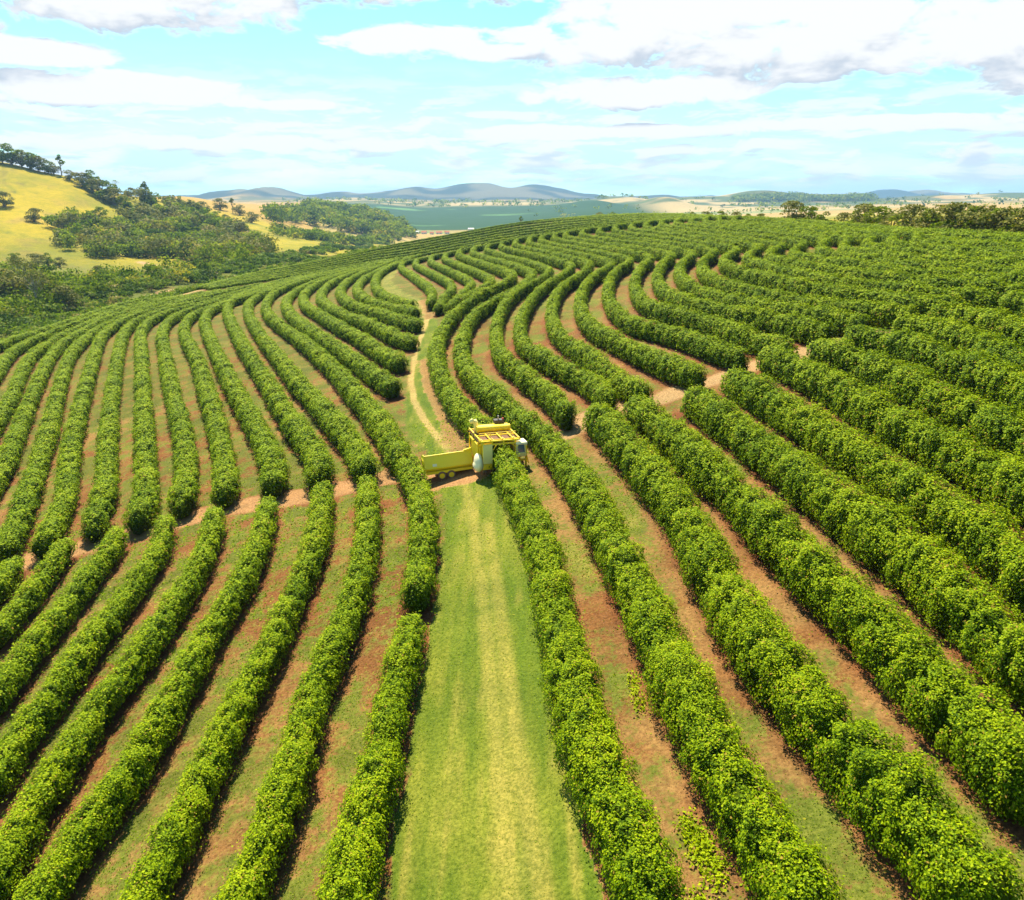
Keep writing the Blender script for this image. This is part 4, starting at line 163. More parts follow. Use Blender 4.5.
 'R13': [[45.9,268.4],[44.7,270.0],[43.3,271.6],[41.5,272.1],[40.0,270.8],[39.2,269.0],[38.6,267.0],[38.2,265.1],[37.8,263.1],[37.5,261.1],[37.1,259.1],[36.8,257.1],[36.4,255.1],[36.1,253.1],[36.1,251.1],[36.1,249.1],[36.3,247.1],[36.4,245.1],[36.6,243.1],[36.8,241.1],[37.0,239.1],[37.2,237.1],[37.4,235.0],[37.6,233.0],[37.8,231.0],[38.0,229.0],[38.3,227.0],[38.5,225.0],[38.8,223.0],[39.1,221.0],[39.3,219.0],[39.6,217.0],[39.8,215.0],[40.1,213.0],[40.4,211.0],[40.6,209.0],[40.9,207.0],[41.2,205.0],[41.5,203.0],[41.8,201.0],[42.0,199.0],[42.3,197.0],[42.6,195.0],[42.8,193.0],[43.1,191.0],[43.3,189.0],[43.6,187.0],[43.8,185.0],[44.0,183.0],[44.3,181.0],[44.5,179.0],[44.7,177.0],[44.9,175.0],[45.1,173.0],[45.4,171.0],[45.5,169.0],[45.7,167.0],[45.8,165.0],[45.9,163.0],[45.9,160.9],[45.9,158.9],[45.9,156.9],[45.8,154.9],[45.7,152.9],[45.3,150.9],[44.7,149.0],[43.9,147.1],[42.8,145.4],[41.8,143.7],[41.0,141.8],[40.3,140.0],[39.6,138.0],[39.1,136.1],[38.6,134.1],[38.4,132.1],[38.3,130.1],[38.2,128.1],[38.2,126.1],[38.1,124.1],[38.1,122.1],[38.0,120.0],[38.0,118.0],[38.0,116.0],[38.0,114.0],[38.0,112.0],[38.0,109.9],[38.0,107.9],[38.1,105.9],[38.3,103.9],[38.4,101.9],[38.7,99.9],[39.0,97.9],[39.4,95.9],[39.8,93.9],[40.2,92.0],[40.6,90.0],[41.0,88.0],[41.4,86.1],[41.8,84.1],[42.1,82.1],[42.6,80.1],[43.3,78.2],[44.2,76.4],[45.0,74.6]],
 'R14': [[50.2,266.0],[49.1,267.7],[47.8,269.2],[46.0,269.8],[44.5,268.6],[43.6,266.8],[43.0,264.9],[42.6,262.9],[42.2,260.9],[41.8,259.0],[41.4,257.0],[41.1,255.0],[40.7,253.0],[40.3,251.1],[40.2,249.1],[40.3,247.1],[40.4,245.1],[40.5,243.1],[40.6,241.1],[40.8,239.1],[40.9,237.1],[41.1,235.1],[41.3,233.1],[41.4,231.1],[41.7,229.1],[41.9,227.1],[42.1,225.1],[42.4,223.1],[42.6,221.1],[42.8,219.1],[43.1,217.1],[43.3,215.1],[43.6,213.1],[43.8,211.1],[44.1,209.1],[44.4,207.2],[44.6,205.2],[44.9,203.2],[45.2,201.2],[45.4,199.2],[45.7,197.2],[45.9,195.2],[46.2,193.2],[46.4,191.2],[46.7,189.2],[46.9,187.3],[47.1,185.3],[47.3,183.3],[47.5,181.3],[47.7,179.3],[47.9,177.3],[48.1,175.3],[48.4,173.3],[48.6,171.3],[48.8,169.3],[49.0,167.3],[49.1,165.3],[49.2,163.3],[49.2,161.3],[49.2,159.3],[49.2,157.3],[49.2,155.3],[49.1,153.3],[48.9,151.3],[48.7,149.3],[48.2,147.3],[47.4,145.5],[46.3,143.8],[45.2,142.1],[44.3,140.3],[43.5,138.5],[42.8,136.6],[42.3,134.7],[41.9,132.7],[41.7,130.7],[41.5,128.7],[41.4,126.7],[41.4,124.7],[41.3,122.7],[41.3,120.7],[41.3,118.7],[41.2,116.7],[41.3,114.7],[41.3,112.7],[41.5,110.7],[41.7,108.7],[41.9,106.7],[42.2,104.7],[42.5,102.7],[42.8,100.7],[43.2,98.8],[43.4,96.8],[43.7,94.8],[44.0,92.8],[44.4,90.8],[45.0,88.9],[45.5,87.0],[46.1,85.0],[46.5,83.1],[46.8,81.1],[47.2,79.1],[47.7,77.2],[48.2,75.2],[48.7,73.3]],
 'R15': [[50.1,266.9],[48.7,265.5],[47.7,263.7],[47.2,261.8],[46.7,259.8],[46.3,257.8],[45.9,255.9],[45.5,253.9],[45.0,251.9],[44.6,249.9],[44.4,247.9],[44.4,245.9],[44.5,243.9],[44.6,241.9],[44.7,239.9],[44.8,237.8],[45.0,235.8],[45.1,233.8],[45.3,231.8],[45.5,229.8],[45.7,227.8],[45.9,225.8],[46.2,223.8],[46.4,221.8],[46.6,219.8],[46.9,217.8],[47.1,215.8],[47.4,213.8],[47.6,211.8],[47.9,209.8],[48.1,207.8],[48.4,205.8],[48.7,203.8],[48.9,201.8],[49.2,199.8],[49.5,197.8],[49.7,195.8],[50.0,193.8],[50.2,191.8],[50.5,189.8],[50.7,187.7],[50.9,185.7],[51.1,183.7],[51.3,181.7],[51.5,179.7],[51.7,177.7],[51.9,175.7],[52.1,173.7],[52.3,171.7],[52.5,169.7],[52.7,167.7],[52.8,165.7],[52.9,163.6],[53.0,161.6],[53.0,159.6],[53.0,157.6],[52.9,155.6],[52.8,153.6],[52.7,151.5],[52.5,149.5],[52.1,147.6],[51.5,145.6],[50.6,143.8],[49.6,142.1],[48.5,140.3],[47.6,138.6],[46.7,136.7],[46.0,134.9],[45.5,132.9],[45.2,130.9],[45.0,128.9],[44.9,126.9],[44.8,124.9],[44.8,122.9],[44.8,120.8],[44.8,118.8],[44.9,116.8],[45.0,114.8],[45.2,112.8],[45.4,110.8],[45.6,108.8],[45.8,106.8],[46.0,104.8],[46.0,102.7],[46.1,100.7],[46.3,98.7],[46.7,96.7],[47.2,94.8],[47.8,92.9],[48.4,90.9],[48.9,89.0],[49.3,87.0],[49.6,85.0],[49.9,83.0],[50.3,81.0],[50.7,79.0],[51.1,77.1]],
 'R16': [[53.9,262.3],[52.6,260.8],[51.6,259.1],[51.0,257.2],[50.5,255.2],[50.0,253.3],[49.6,251.3],[49.1,249.4],[48.6,247.4],[48.4,245.5],[48.3,243.4],[48.4,241.4],[48.5,239.4],[48.6,237.4],[48.8,235.4],[48.9,233.4],[49.1,231.4],[49.3,229.4],[49.5,227.5],[49.8,225.5],[50.0,223.5],[50.3,221.5],[50.6,219.5],[50.8,217.5],[51.1,215.5],[51.4,213.5],[51.6,211.5],[51.9,209.6],[52.2,207.6],[52.5,205.6],[52.8,203.6],[53.0,201.6],[53.3,199.6],[53.6,197.6],[53.9,195.7],[54.1,193.7],[54.4,191.7],[54.6,189.7],[54.9,187.7],[55.1,185.7],[55.3,183.7],[55.5,181.7],[55.7,179.7],[55.9,177.7],[56.1,175.7],[56.3,173.7],[56.6,171.7],[56.8,169.8],[57.0,167.8],[57.1,165.8],[57.2,163.8],[57.3,161.7],[57.3,159.7],[57.3,157.7],[57.2,155.7],[57.2,153.7],[57.0,151.7],[56.7,149.7],[56.3,147.8],[55.6,145.9],[54.8,144.1],[53.9,142.3],[52.9,140.5],[52.1,138.7],[51.3,136.9],[50.6,135.0],[49.9,133.1],[49.4,131.2],[49.1,129.2],[48.9,127.2],[48.7,125.2],[48.7,123.2],[48.8,121.2],[48.9,119.2],[49.0,117.2],[49.1,115.2],[49.1,113.2],[49.1,111.2],[49.2,109.1],[49.3,107.1],[49.5,105.2],[49.8,103.2],[50.2,101.2],[50.5,99.2],[50.9,97.2],[51.2,95.3],[51.6,93.3],[51.9,91.3],[52.3,89.3],[52.6,87.4],[53.0,85.4],[53.4,83.4],[53.8,81.5]],
 'R17': [[57.6,257.9],[56.3,256.4],[55.3,254.6],[54.6,252.7],[54.1,250.8],[53.6,248.8],[53.1,246.9],[52.6,244.9],[52.1,242.9],[51.8,240.9],[51.7,238.9],[51.8,236.9],[51.9,234.9],[52.0,232.9],[52.1,230.9],[52.3,228.8],[52.5,226.8],[52.7,224.8],[52.9,222.8],[53.2,220.8],[53.4,218.8],[53.7,216.8],[53.9,214.8],[54.2,212.8],[54.4,210.8],[54.7,208.8],[54.9,206.8],[55.2,204.8],[55.4,202.8],[55.7,200.8],[56.0,198.8],[56.2,196.8],[56.5,194.8],[56.7,192.8],[57.0,190.8],[57.2,188.8],[57.4,186.8],[57.6,184.8],[57.8,182.7],[58.0,180.7],[58.1,178.7],[58.3,176.7],[58.5,174.7],[58.7,172.7],[58.9,170.7],[59.2,168.7],[59.3,166.7],[59.5,164.7],[59.6,162.6],[59.7,160.6],[59.7,158.6],[59.7,156.6],[59.6,154.6],[59.6,152.5],[59.4,150.5],[59.3,148.5],[59.1,146.5],[58.7,144.5],[58.1,142.6],[57.3,140.8],[56.3,139.0],[55.3,137.3],[54.4,135.4],[53.7,133.6],[53.0,131.7],[52.5,129.7],[52.2,127.7],[52.0,125.7],[51.9,123.7],[52.0,121.7],[52.2,119.7],[52.3,117.6],[52.3,115.6],[52.3,113.6],[52.3,111.6],[52.4,109.6],[52.6,107.6],[53.0,105.6],[53.4,103.6],[53.9,101.6],[54.3,99.7],[54.7,97.7],[55.0,95.7],[55.3,93.7],[55.6,91.7],[55.8,89.7],[56.1,87.7],[56.5,85.7]],
 'R18': [[60.7,252.8],[59.4,251.3],[58.4,249.6],[57.7,247.7],[57.2,245.8],[56.6,243.9],[56.1,241.9],[55.6,240.0],[55.1,238.1],[54.8,236.1],[54.7,234.1],[54.8,232.1],[54.9,230.1],[55.0,228.1],[55.2,226.1],[55.4,224.1],[55.6,222.1],[55.9,220.1],[56.1,218.1],[56.3,216.1],[56.6,214.2],[56.8,212.2],[57.1,210.2],[57.3,208.2],[57.6,206.2],[57.8,204.2],[58.0,202.2],[58.3,200.2],[58.5,198.3],[58.8,196.3],[59.0,194.3],[59.3,192.3],[59.5,190.3],[59.7,188.3],[59.9,186.3],[60.1,184.3],[60.3,182.3],[60.5,180.4],[60.6,178.4],[60.8,176.4],[61.0,174.4],[61.2,172.4],[61.4,170.4],[61.6,168.4],[61.8,166.4],[61.9,164.4],[62.1,162.4],[62.2,160.4],[62.2,158.4],[62.3,156.4],[62.3,154.4],[62.2,152.4],[62.1,150.4],[62.0,148.4],[61.9,146.4],[61.7,144.4],[61.5,142.4],[61.1,140.5],[60.3,138.6],[59.3,136.9],[58.3,135.2],[57.4,133.4],[56.7,131.5],[56.1,129.6],[55.8,127.6],[55.6,125.6],[55.6,123.6],[55.6,121.6],[55.7,119.6],[55.8,117.6],[55.9,115.6],[56.1,113.6],[56.3,111.6],[56.5,109.6],[56.7,107.6],[57.0,105.7],[57.3,103.7],[57.6,101.7],[57.8,99.7],[58.1,97.7],[58.3,95.7],[58.6,93.8],[58.8,91.8],[59.0,89.8]],
 'R19': [[63.3,246.1],[61.9,244.7],[60.9,243.0],[60.2,241.1],[59.6,239.1],[59.0,237.2],[58.5,235.3],[57.9,233.3],[57.5,231.4],[57.4,229.4],[57.5,227.4],[57.7,225.4],[57.9,223.4],[58.1,221.4],[58.3,219.4],[58.5,217.4],[58.8,215.4],[59.0,213.4],[59.3,211.4],[59.5,209.4],[59.8,207.4],[60.0,205.4],[60.3,203.4],[60.5,201.4],[60.8,199.4],[61.0,197.4],[61.3,195.4],[61.5,193.4],[61.8,191.4],[62.0,189.4],[62.2,187.4],[62.4,185.4],[62.6,183.4],[62.8,181.4],[63.0,179.4],[63.1,177.4],[63.3,175.4],[63.5,173.4],[63.7,171.4],[64.0,169.4],[64.2,167.4],[64.4,165.4],[64.5,163.4],[64.7,161.4],[64.8,159.4],[64.9,157.4],[64.9,155.4],[65.0,153.4],[65.0,151.4],[64.9,149.4],[64.8,147.3],[64.7,145.3],[64.6,143.3],[64.4,141.3],[64.1,139.3],[63.5,137.4],[62.6,135.7],[61.4,134.0],[60.4,132.3],[59.9,130.3],[59.5,128.4],[59.4,126.4],[59.4,124.4],[59.5,122.3],[59.6,120.3],[59.8,118.3],[59.9,116.3],[60.0,114.3],[60.2,112.3],[60.4,110.3],[60.5,108.3],[60.7,106.3],[60.9,104.3],[61.1,102.3],[61.3,100.3],[61.5,98.3],[61.7,96.3],[61.8,94.3]],
 'R20': [[66.0,240.0],[64.6,238.6],[63.6,236.8],[62.9,235.0],[62.3,233.0],[61.7,231.1],[61.1,229.2],[60.5,227.2],[60.2,225.2],[60.3,223.2],[60.4,221.2],[60.6,219.2],[60.8,217.2],[61.0,215.2],[61.3,213.2],[61.5,211.2],[61.8,209.2],[62.0,207.2],[62.2,205.2],[62.5,203.2],[62.7,201.1],[63.0,199.1],[63.2,197.1],[63.4,195.1],[63.6,193.1],[63.8,191.1],[64.1,189.1],[64.3,187.1],[64.5,185.1],[64.7,183.1],[64.8,181.1],[65.0,179.1],[65.1,177.1],[65.3,175.0],[65.5,173.0],[65.8,171.0],[66.0,169.0],[66.2,167.0],[66.3,165.0],[66.5,163.0],[66.6,161.0],[66.8,159.0],[66.9,156.9],[67.0,154.9],[67.1,152.9],[67.1,150.9],[67.1,148.9],[67.1,146.9],[67.0,144.8],[66.9,142.8],[66.8,140.8],[66.6,138.8],[66.4,136.8],[66.1,134.8],[65.4,132.9],[64.2,131.3],[63.5,129.4],[63.2,127.4],[63.1,125.4],[63.2,123.4],[63.3,121.4],[63.5,119.3],[63.6,117.3],[63.8,115.3],[63.9,113.3],[64.1,111.3],[64.2,109.3],[64.3,107.3],[64.5,105.3],[64.6,103.2],[64.8,101.2],[64.9,99.2]],
 'L3': [[6.6,63.6],[7.1,61.7],[7.5,59.7],[7.8,57.7],[8.0,55.7],[8.2,53.7],[8.5,51.6],[8.8,49.6],[9.1,47.6],[9.3,45.6],[9.5,43.6],[9.6,41.6],[9.7,39.5],[9.7,37.5],[9.8,35.5],[9.8,33.5],[9.9,31.4],[10.1,29.4],[10.3,27.4],[10.6,25.4],[11.0,23.4],[11.4,21.4],[11.7,19.4],[12.0,17.4],[12.4,15.4]],
 'L4': [[9.9,64.1],[10.3,62.1],[10.6,60.1],[11.0,58.0],[11.3,56.0],[11.5,53.9],[11.8,51.8],[12.0,49.8],[12.3,47.7],[12.6,45.7],[12.9,43.6],[13.1,41.6],[13.3,39.5],[13.5,37.4],[13.7,35.4],[13.9,33.3],[14.2,31.3],[14.5,29.2],[14.7,27.1],[14.8,25.1],[15.0,23.0],[15.2,21.0],[15.4,18.9]],
 'L5': [[14.1,62.8],[14.7,60.8],[15.1,58.7],[15.3,56.6],[15.6,54.5],[15.8,52.5],[16.0,50.4],[16.2,48.3],[16.5,46.2],[16.7,44.1],[16.9,42.0],[17.2,40.0],[17.4,37.9],[17.7,35.8],[17.9,33.7],[18.0,31.6],[18.1,29.5],[18.1,27.4],[18.1,25.4],[18.1,23.3]],
 'L6': [[18.1,65.9],[18.5,63.9],[18.8,61.8],[19.1,59.7],[19.3,57.7],[19.5,55.6],[19.7,53.5],[19.9,51.4],[20.1,49.3],[20.3,47.2],[20.6,45.2],[20.8,43.1],[20.9,41.0],[21.1,38.9],[21.3,36.8],[21.4,34.8],[21.5,32.7],[21.4,30.6],[21.3,28.5]],
 'L7': [[22.4,70.1],[22.8,68.0],[23.1,65.9],[23.3,63.8],[23.4,61.7],[23.6,59.6],[23.8,57.5],[23.9,55.4],[24.0,53.2],[24.1,51.1],[24.2,49.0],[24.4,46.9],[24.6,44.8],[24.8,42.7],[24.9,40.6],[25.1,38.5],[25.2,36.4],[25.2,34.2]],
 'L8': [[26.2,69.3],[26.8,67.2],[27.2,65.2],[27.5,63.0],[27.7,60.9],[27.9,58.8],[28.1,56.7],[28.2,54.6],[28.2,52.4],[28.3,50.3],[28.4,48.2],[28.4,46.0],[28.4,43.9],[28.5,41.8],[28.6,39.7]],
 'L9': [[29.6,70.7],[30.4,68.8],[31.2,66.9],[31.8,64.9],[32.1,62.8],[32.3,60.7],[32.5,58.7],[32.6,56.6],[32.7,54.5],[32.7,52.4],[32.6,50.3],[32.6,48.2],[32.6,46.1]],
 'L10': [[34.3,71.6],[35.1,69.6],[35.7,67.6],[35.9,65.4],[36.0,63.3],[35.9,61.1],[35.7,59.0],[35.6,56.8],[35.5,54.7],[35.4,52.5],[35.3,50.4]],
 'L11': [[38.5,74.0],[39.2,72.1],[39.7,70.1],[39.9,68.1],[40.0,66.0],[40.0,64.0],[39.9,61.9],[39.8,59.9],[39.9,57.8]],
 'L12': [[44.5,73.2],[45.0,71.1],[45.3,68.9],[45.5,66.7]],
 'S1': [[-29.5,278.3],[-32.6,280.9],[-36.2,282.1],[-37.1,278.3],[-36.9,274.3],[-36.6,270.3],[-36.1,266.3],[-35.6,262.4],[-35.1,258.4],[-34.5,254.4],[-33.8,250.5],[-33.0,246.6],[-32.3,242.6],[-31.4,238.7],[-30.6,234.8],[-29.8,230.9],[-29.0,227.0],[-28.1,223.1],[-27.3,219.1],[-26.5,215.2],[-25.7,211.3],[-24.9,207.4],[-24.1,203.4],[-23.3,199.5],[-22.5,195.6],[-21.7,191.7],[-20.9,187.8],[-20.0,183.8],[-19.2,179.9],[-18.4,176.0],[-17.7,172.1],[-17.0,168.1],[-16.4,164.2],[-15.8,160.2],[-15.4,156.2],[-15.1,152.2],[-14.8,148.2],[-14.5,144.2]],
 'S2': [[-24.7,278.0],[-27.6,280.8],[-31.0,282.9],[-32.4,279.6],[-32.1,275.5],[-31.7,271.5],[-31.4,267.5],[-31.1,263.5],[-30.7,259.5],[-30.1,255.5],[-29.3,251.5],[-28.6,247.6],[-27.8,243.6],[-27.0,239.7],[-26.1,235.7],[-25.3,231.8],[-24.5,227.8],[-23.6,223.9],[-22.8,219.9],[-22.0,216.0],[-21.2,212.0],[-20.4,208.1],[-19.6,204.2],[-18.7,200.2],[-17.9,196.3],[-17.1,192.3],[-16.2,188.4],[-15.4,184.4],[-14.6,180.5],[-13.8,176.5],[-13.1,172.6],[-12.5,168.6],[-12.0,164.6],[-12.0,160.5],[-12.2,156.5],[-12.5,152.5],[-12.6,148.5],[-12.6,144.4],[-12.6,140.4],[-12.5,136.4]],
 'S3': [[-19.5,276.5],[-22.5,279.3],[-25.8,281.3],[-27.1,277.9],[-26.9,273.9],[-26.6,269.9],[-26.4,265.8],[-26.1,261.8],[-25.7,257.8],[-25.0,253.8],[-24.3,249.9],[-23.6,245.9],[-22.8,241.9],[-22.0,238.0],[-21.2,234.0],[-20.4,230.1],[-19.6,226.1],[-18.8,222.2],[-18.0,218.2],[-17.3,214.3],[-16.5,210.3],[-15.7,206.4],[-14.9,202.4],[-14.1,198.5],[-13.3,194.5],[-12.5,190.6],[-11.7,186.6],[-10.9,182.7],[-10.2,178.7],[-9.4,174.7],[-8.8,170.8],[-8.3,166.8],[-8.2,162.7],[-8.4,158.7],[-8.8,154.7],[-9.2,150.7],[-9.6,146.7],[-10.0,142.7],[-10.4,138.7],[-10.9,134.6]],
 'S4': [[-14.8,276.4],[-17.8,278.9],[-21.4,280.1],[-22.3,276.3],[-22.1,272.3],[-21.9,268.3],[-21.7,264.3],[-21.5,260.3],[-21.0,256.3],[-20.3,252.3],[-19.6,248.4],[-18.9,244.4],[-18.1,240.5],[-17.3,236.6],[-16.5,232.6],[-15.7,228.7],[-15.0,224.8],[-14.2,220.8],[-13.4,216.9],[-12.6,213.0],[-11.9,209.0],[-11.1,205.1],[-10.3,201.2],[-9.5,197.2],[-8.8,193.3],[-8.0,189.4],[-7.2,185.4],[-6.5,181.5],[-5.8,177.5],[-5.1,173.6],[-4.5,169.6],[-4.2,165.6],[-4.4,161.6],[-5.2,157.7],[-6.1,153.8],[-7.1,149.9],[-8.1,146.0],[-9.2,142.1]],
 'T1': [[66.4,242.7],[66.5,238.6],[66.6,234.6],[66.8,230.5],[67.0,226.4],[67.3,222.4],[67.6,218.3],[67.8,214.2],[68.1,210.2],[68.3,206.1],[68.4,202.1],[68.5,198.0],[68.6,193.9],[68.6,189.8],[68.6,185.8],[68.6,181.7],[68.5,177.6],[68.5,173.6],[68.6,169.5],[68.7,165.4],[68.8,161.4],[68.7,157.3],[68.7,153.2],[68.6,149.2],[68.5,145.1],[68.4,141.0],[68.1,137.0],[67.9,132.9],[67.7,128.8],[67.6,124.8],[67.8,120.7],[67.9,116.6],[68.1,112.6],[68.2,108.5],[68.2,104.4]],
 'T2': [[67.8,239.4],[68.4,235.4],[68.8,231.4],[69.1,227.4],[69.6,223.4],[70.1,219.4],[70.4,215.4],[71.0,211.4],[71.1,207.3],[71.4,203.3],[71.8,199.3],[72.2,195.3],[72.4,191.2],[72.4,187.2],[72.5,183.2],[72.5,179.1],[72.5,175.1],[72.8,171.1],[73.0,167.0],[73.1,163.0],[72.9,158.9],[72.7,154.9],[72.5,150.9],[72.3,146.8],[72.1,142.8],[71.9,138.8],[71.8,134.7],[71.9,130.7],[72.1,126.7],[72.2,122.6],[72.2,118.6],[72.2,114.6],[72.0,110.5]],
 'T3': [[68.9,231.5],[69.3,227.4],[69.7,223.3],[70.2,219.3],[70.5,215.2],[70.9,211.1],[71.3,207.1],[71.5,203.0],[72.0,198.9],[72.2,194.9],[72.4,190.8],[72.5,186.7],[72.7,182.6],[72.8,178.5],[72.9,174.5],[72.9,170.4],[73.0,166.3],[73.2,162.2],[73.3,158.1],[73.3,154.0],[73.5,150.0],[73.6,145.9],[73.8,141.8],[74.1,137.7],[74.5,133.7],[75.1,129.6],[75.6,125.6],[76.1,121.5],[76.3,117.4]],
 'B0': [[-105.3,270.7],[-104.8,274.7],[-104.4,278.7],[-104.3,282.7],[-104.1,286.8],[-103.7,290.8],[-103.5,294.8],[-103.3,298.8],[-102.8,302.8],[-102.2,306.8],[-101.5,310.8],[-100.9,314.8],[-100.2,318.7],[-99.2,322.7],[-98.0,326.5],[-97.1,330.4],[-95.8,334.2],[-94.4,338.0],[-92.5,341.6],[-90.5,345.1],[-89.1,348.8],[-87.0,352.3],[-84.7,355.6],[-82.5,359.0],[-81.0,362.7],[-79.0,366.2],[-76.6,369.5],[-74.2,372.7],[-71.8,376.0],[-69.4,379.2],[-67.0,382.5],[-64.6,385.7],[-62.1,388.9],[-59.6,392.0],[-56.8,394.9],[-53.5,397.3],[-50.5,399.9],[-47.3,402.3],[-44.3,404.9],[-41.0,407.3],[-38.3,410.3],[-35.7,413.4],[-33.1,416.5],[-30.5,419.5],[-27.9,422.6],[-25.2,425.6],[-22.6,428.7],[-20.4,432.1],[-18.5,435.6],[-16.0,438.8],[-13.7,442.1],[-11.8,445.6],[-9.3,448.8],[-6.6,451.8],[-3.9,454.8],[-1.2,457.8],[1.7,460.6],[5.3,462.4],[9.1,463.6],[12.8,463.2],[16.0,460.7],[19.5,458.8],[22.3,455.9],[24.3,452.4],[25.9,448.7],[27.5,445.0],[29.1,441.3],[30.6,437.6],[32.0,433.8],[33.0,429.9],[34.2,426.0],[35.6,422.2],[36.6,418.3],[37.5,414.4],[38.4,410.5],[39.3,406.5],[40.3,402.6],[41.5,398.8],[42.6,394.9],[43.5,391.0],[44.3,387.0],[45.1,383.1],[45.9,379.1],[46.7,375.2],[47.6,371.2],[48.8,367.4],[49.7,363.4],[50.4,359.5],[51.2,355.5],[52.3,351.6],[53.1,347.7],[53.8,343.7],[54.6,339.7],[55.5,335.8],[56.3,331.9],[56.9,327.9],[57.6,323.9],[58.6,320.0],[59.2,316.0],[59.7,312.0],[60.2,308.0],[60.7,304.0],[61.2,300.0],[61.7,296.0],[62.1,292.0],[62.6,288.0],[63.0,284.0],[63.5,280.0],[64.1,276.0],[64.6,272.0],[64.9,267.9],[65.3,263.9],[65.8,259.9],[66.3,255.9],[66.9,251.9],[67.2,247.9]],
 'B1': [[-105.2,272.2],[-104.8,276.2],[-104.6,280.3],[-104.5,284.3],[-104.1,288.3],[-103.6,292.3],[-103.4,296.3],[-103.2,300.4],[-102.7,304.4],[-102.1,308.4],[-101.4,312.4],[-100.8,316.3],[-99.9,320.3],[-98.4,324.0],[-97.1,327.8],[-95.5,331.5],[-93.7,335.2],[-91.7,338.7],[-89.6,342.1],[-87.4,345.5],[-85.1,348.8],[-82.7,352.0],[-80.2,355.2],[-77.7,358.4],[-75.3,361.6],[-72.9,364.9],[-70.7,368.3],[-68.5,371.7],[-66.2,375.0],[-63.6,378.1],[-60.4,380.6],[-56.6,381.9],[-52.6,382.5],[-48.7,383.1],[-44.8,384.4],[-41.3,386.3],[-38.0,388.6],[-34.8,391.1],[-31.7,393.7],[-28.6,396.3],[-25.7,399.1],[-22.8,401.9],[-20.0,404.8],[-17.3,407.8],[-14.7,410.9],[-12.2,414.1],[-9.8,417.3],[-7.4,420.6],[-4.9,423.8],[-2.3,426.9],[0.4,429.8],[3.5,432.3],[7.2,433.9],[11.2,433.7],[14.7,431.8],[17.7,429.0],[20.2,425.8],[22.4,422.5],[24.3,418.9],[26.1,415.3],[27.7,411.6],[29.2,407.9],[30.6,404.1],[32.0,400.3],[33.4,396.5],[34.8,392.7],[36.3,388.9],[37.7,385.2],[39.1,381.4],[40.5,377.6],[41.9,373.8],[43.4,370.0],[44.8,366.3],[46.3,362.5],[47.7,358.7],[49.2,355.0],[50.6,351.2],[52.1,347.5],[53.5,343.7],[54.5,339.8],[55.6,335.9],[56.4,331.9],[57.0,327.9],[57.6,323.9],[58.2,319.9],[59.1,316.0],[59.8,312.0],[60.3,308.0],[60.8,304.0],[61.3,300.0],[61.7,296.0],[62.2,292.0],[62.6,288.0],[63.0,284.0],[63.5,280.0],[64.2,276.0],[64.6,272.0],[64.9,267.9],[65.3,263.9],[65.9,259.9],[66.3,255.9],[66.9,251.9],[67.2,247.9]],
 'B2': [[-105.1,273.7],[-104.5,277.7],[-103.7,281.7],[-103.2,285.6],[-102.7,289.6],[-102.1,293.6],[-101.4,297.5],[-100.6,301.5],[-99.5,305.3],[-98.2,309.1],[-96.9,312.9],[-95.4,316.7],[-93.9,320.4],[-92.1,324.0],[-90.2,327.5],[-88.1,330.9],[-86.0,334.3],[-83.8,337.7],[-81.4,341.0],[-79.0,344.2],[-76.5,347.3],[-74.0,350.4],[-71.5,353.6],[-69.1,356.8],[-66.6,359.9],[-64.0,363.0],[-60.9,365.5],[-57.2,366.9],[-53.1,366.8],[-49.1,366.7],[-45.1,367.0],[-41.2,367.9],[-37.5,369.3],[-33.8,371.0],[-30.2,372.8],[-26.7,374.7],[-23.2,376.6],[-19.7,378.7],[-16.4,380.9],[-13.2,383.4],[-10.2,386.1],[-7.2,388.7],[-4.2,391.3],[-0.8,393.6],[2.8,395.1],[6.8,395.5],[10.6,394.2],[13.8,391.8],[16.6,388.9],[19.1,385.8],[21.5,382.5],[23.7,379.2],[25.8,375.8],[27.9,372.3],[29.9,368.9],[32.0,365.4],[34.0,362.0],[36.0,358.5],[38.1,355.0],[40.1,351.6],[42.1,348.1],[44.1,344.6],[46.1,341.1],[48.0,337.6],[49.8,334.0],[51.5,330.4],[53.1,326.7],[54.5,322.9],[55.8,319.1],[56.9,315.3],[57.8,311.3],[58.6,307.4],[59.2,303.4],[59.9,299.5],[60.7,295.5],[61.5,291.6],[62.4,287.7],[63.0,283.7],[63.5,279.8],[64.2,275.8],[64.7,271.8],[65.0,267.8],[65.3,263.8],[65.9,259.8],[66.3,255.8],[66.9,251.9],[67.2,247.9]],
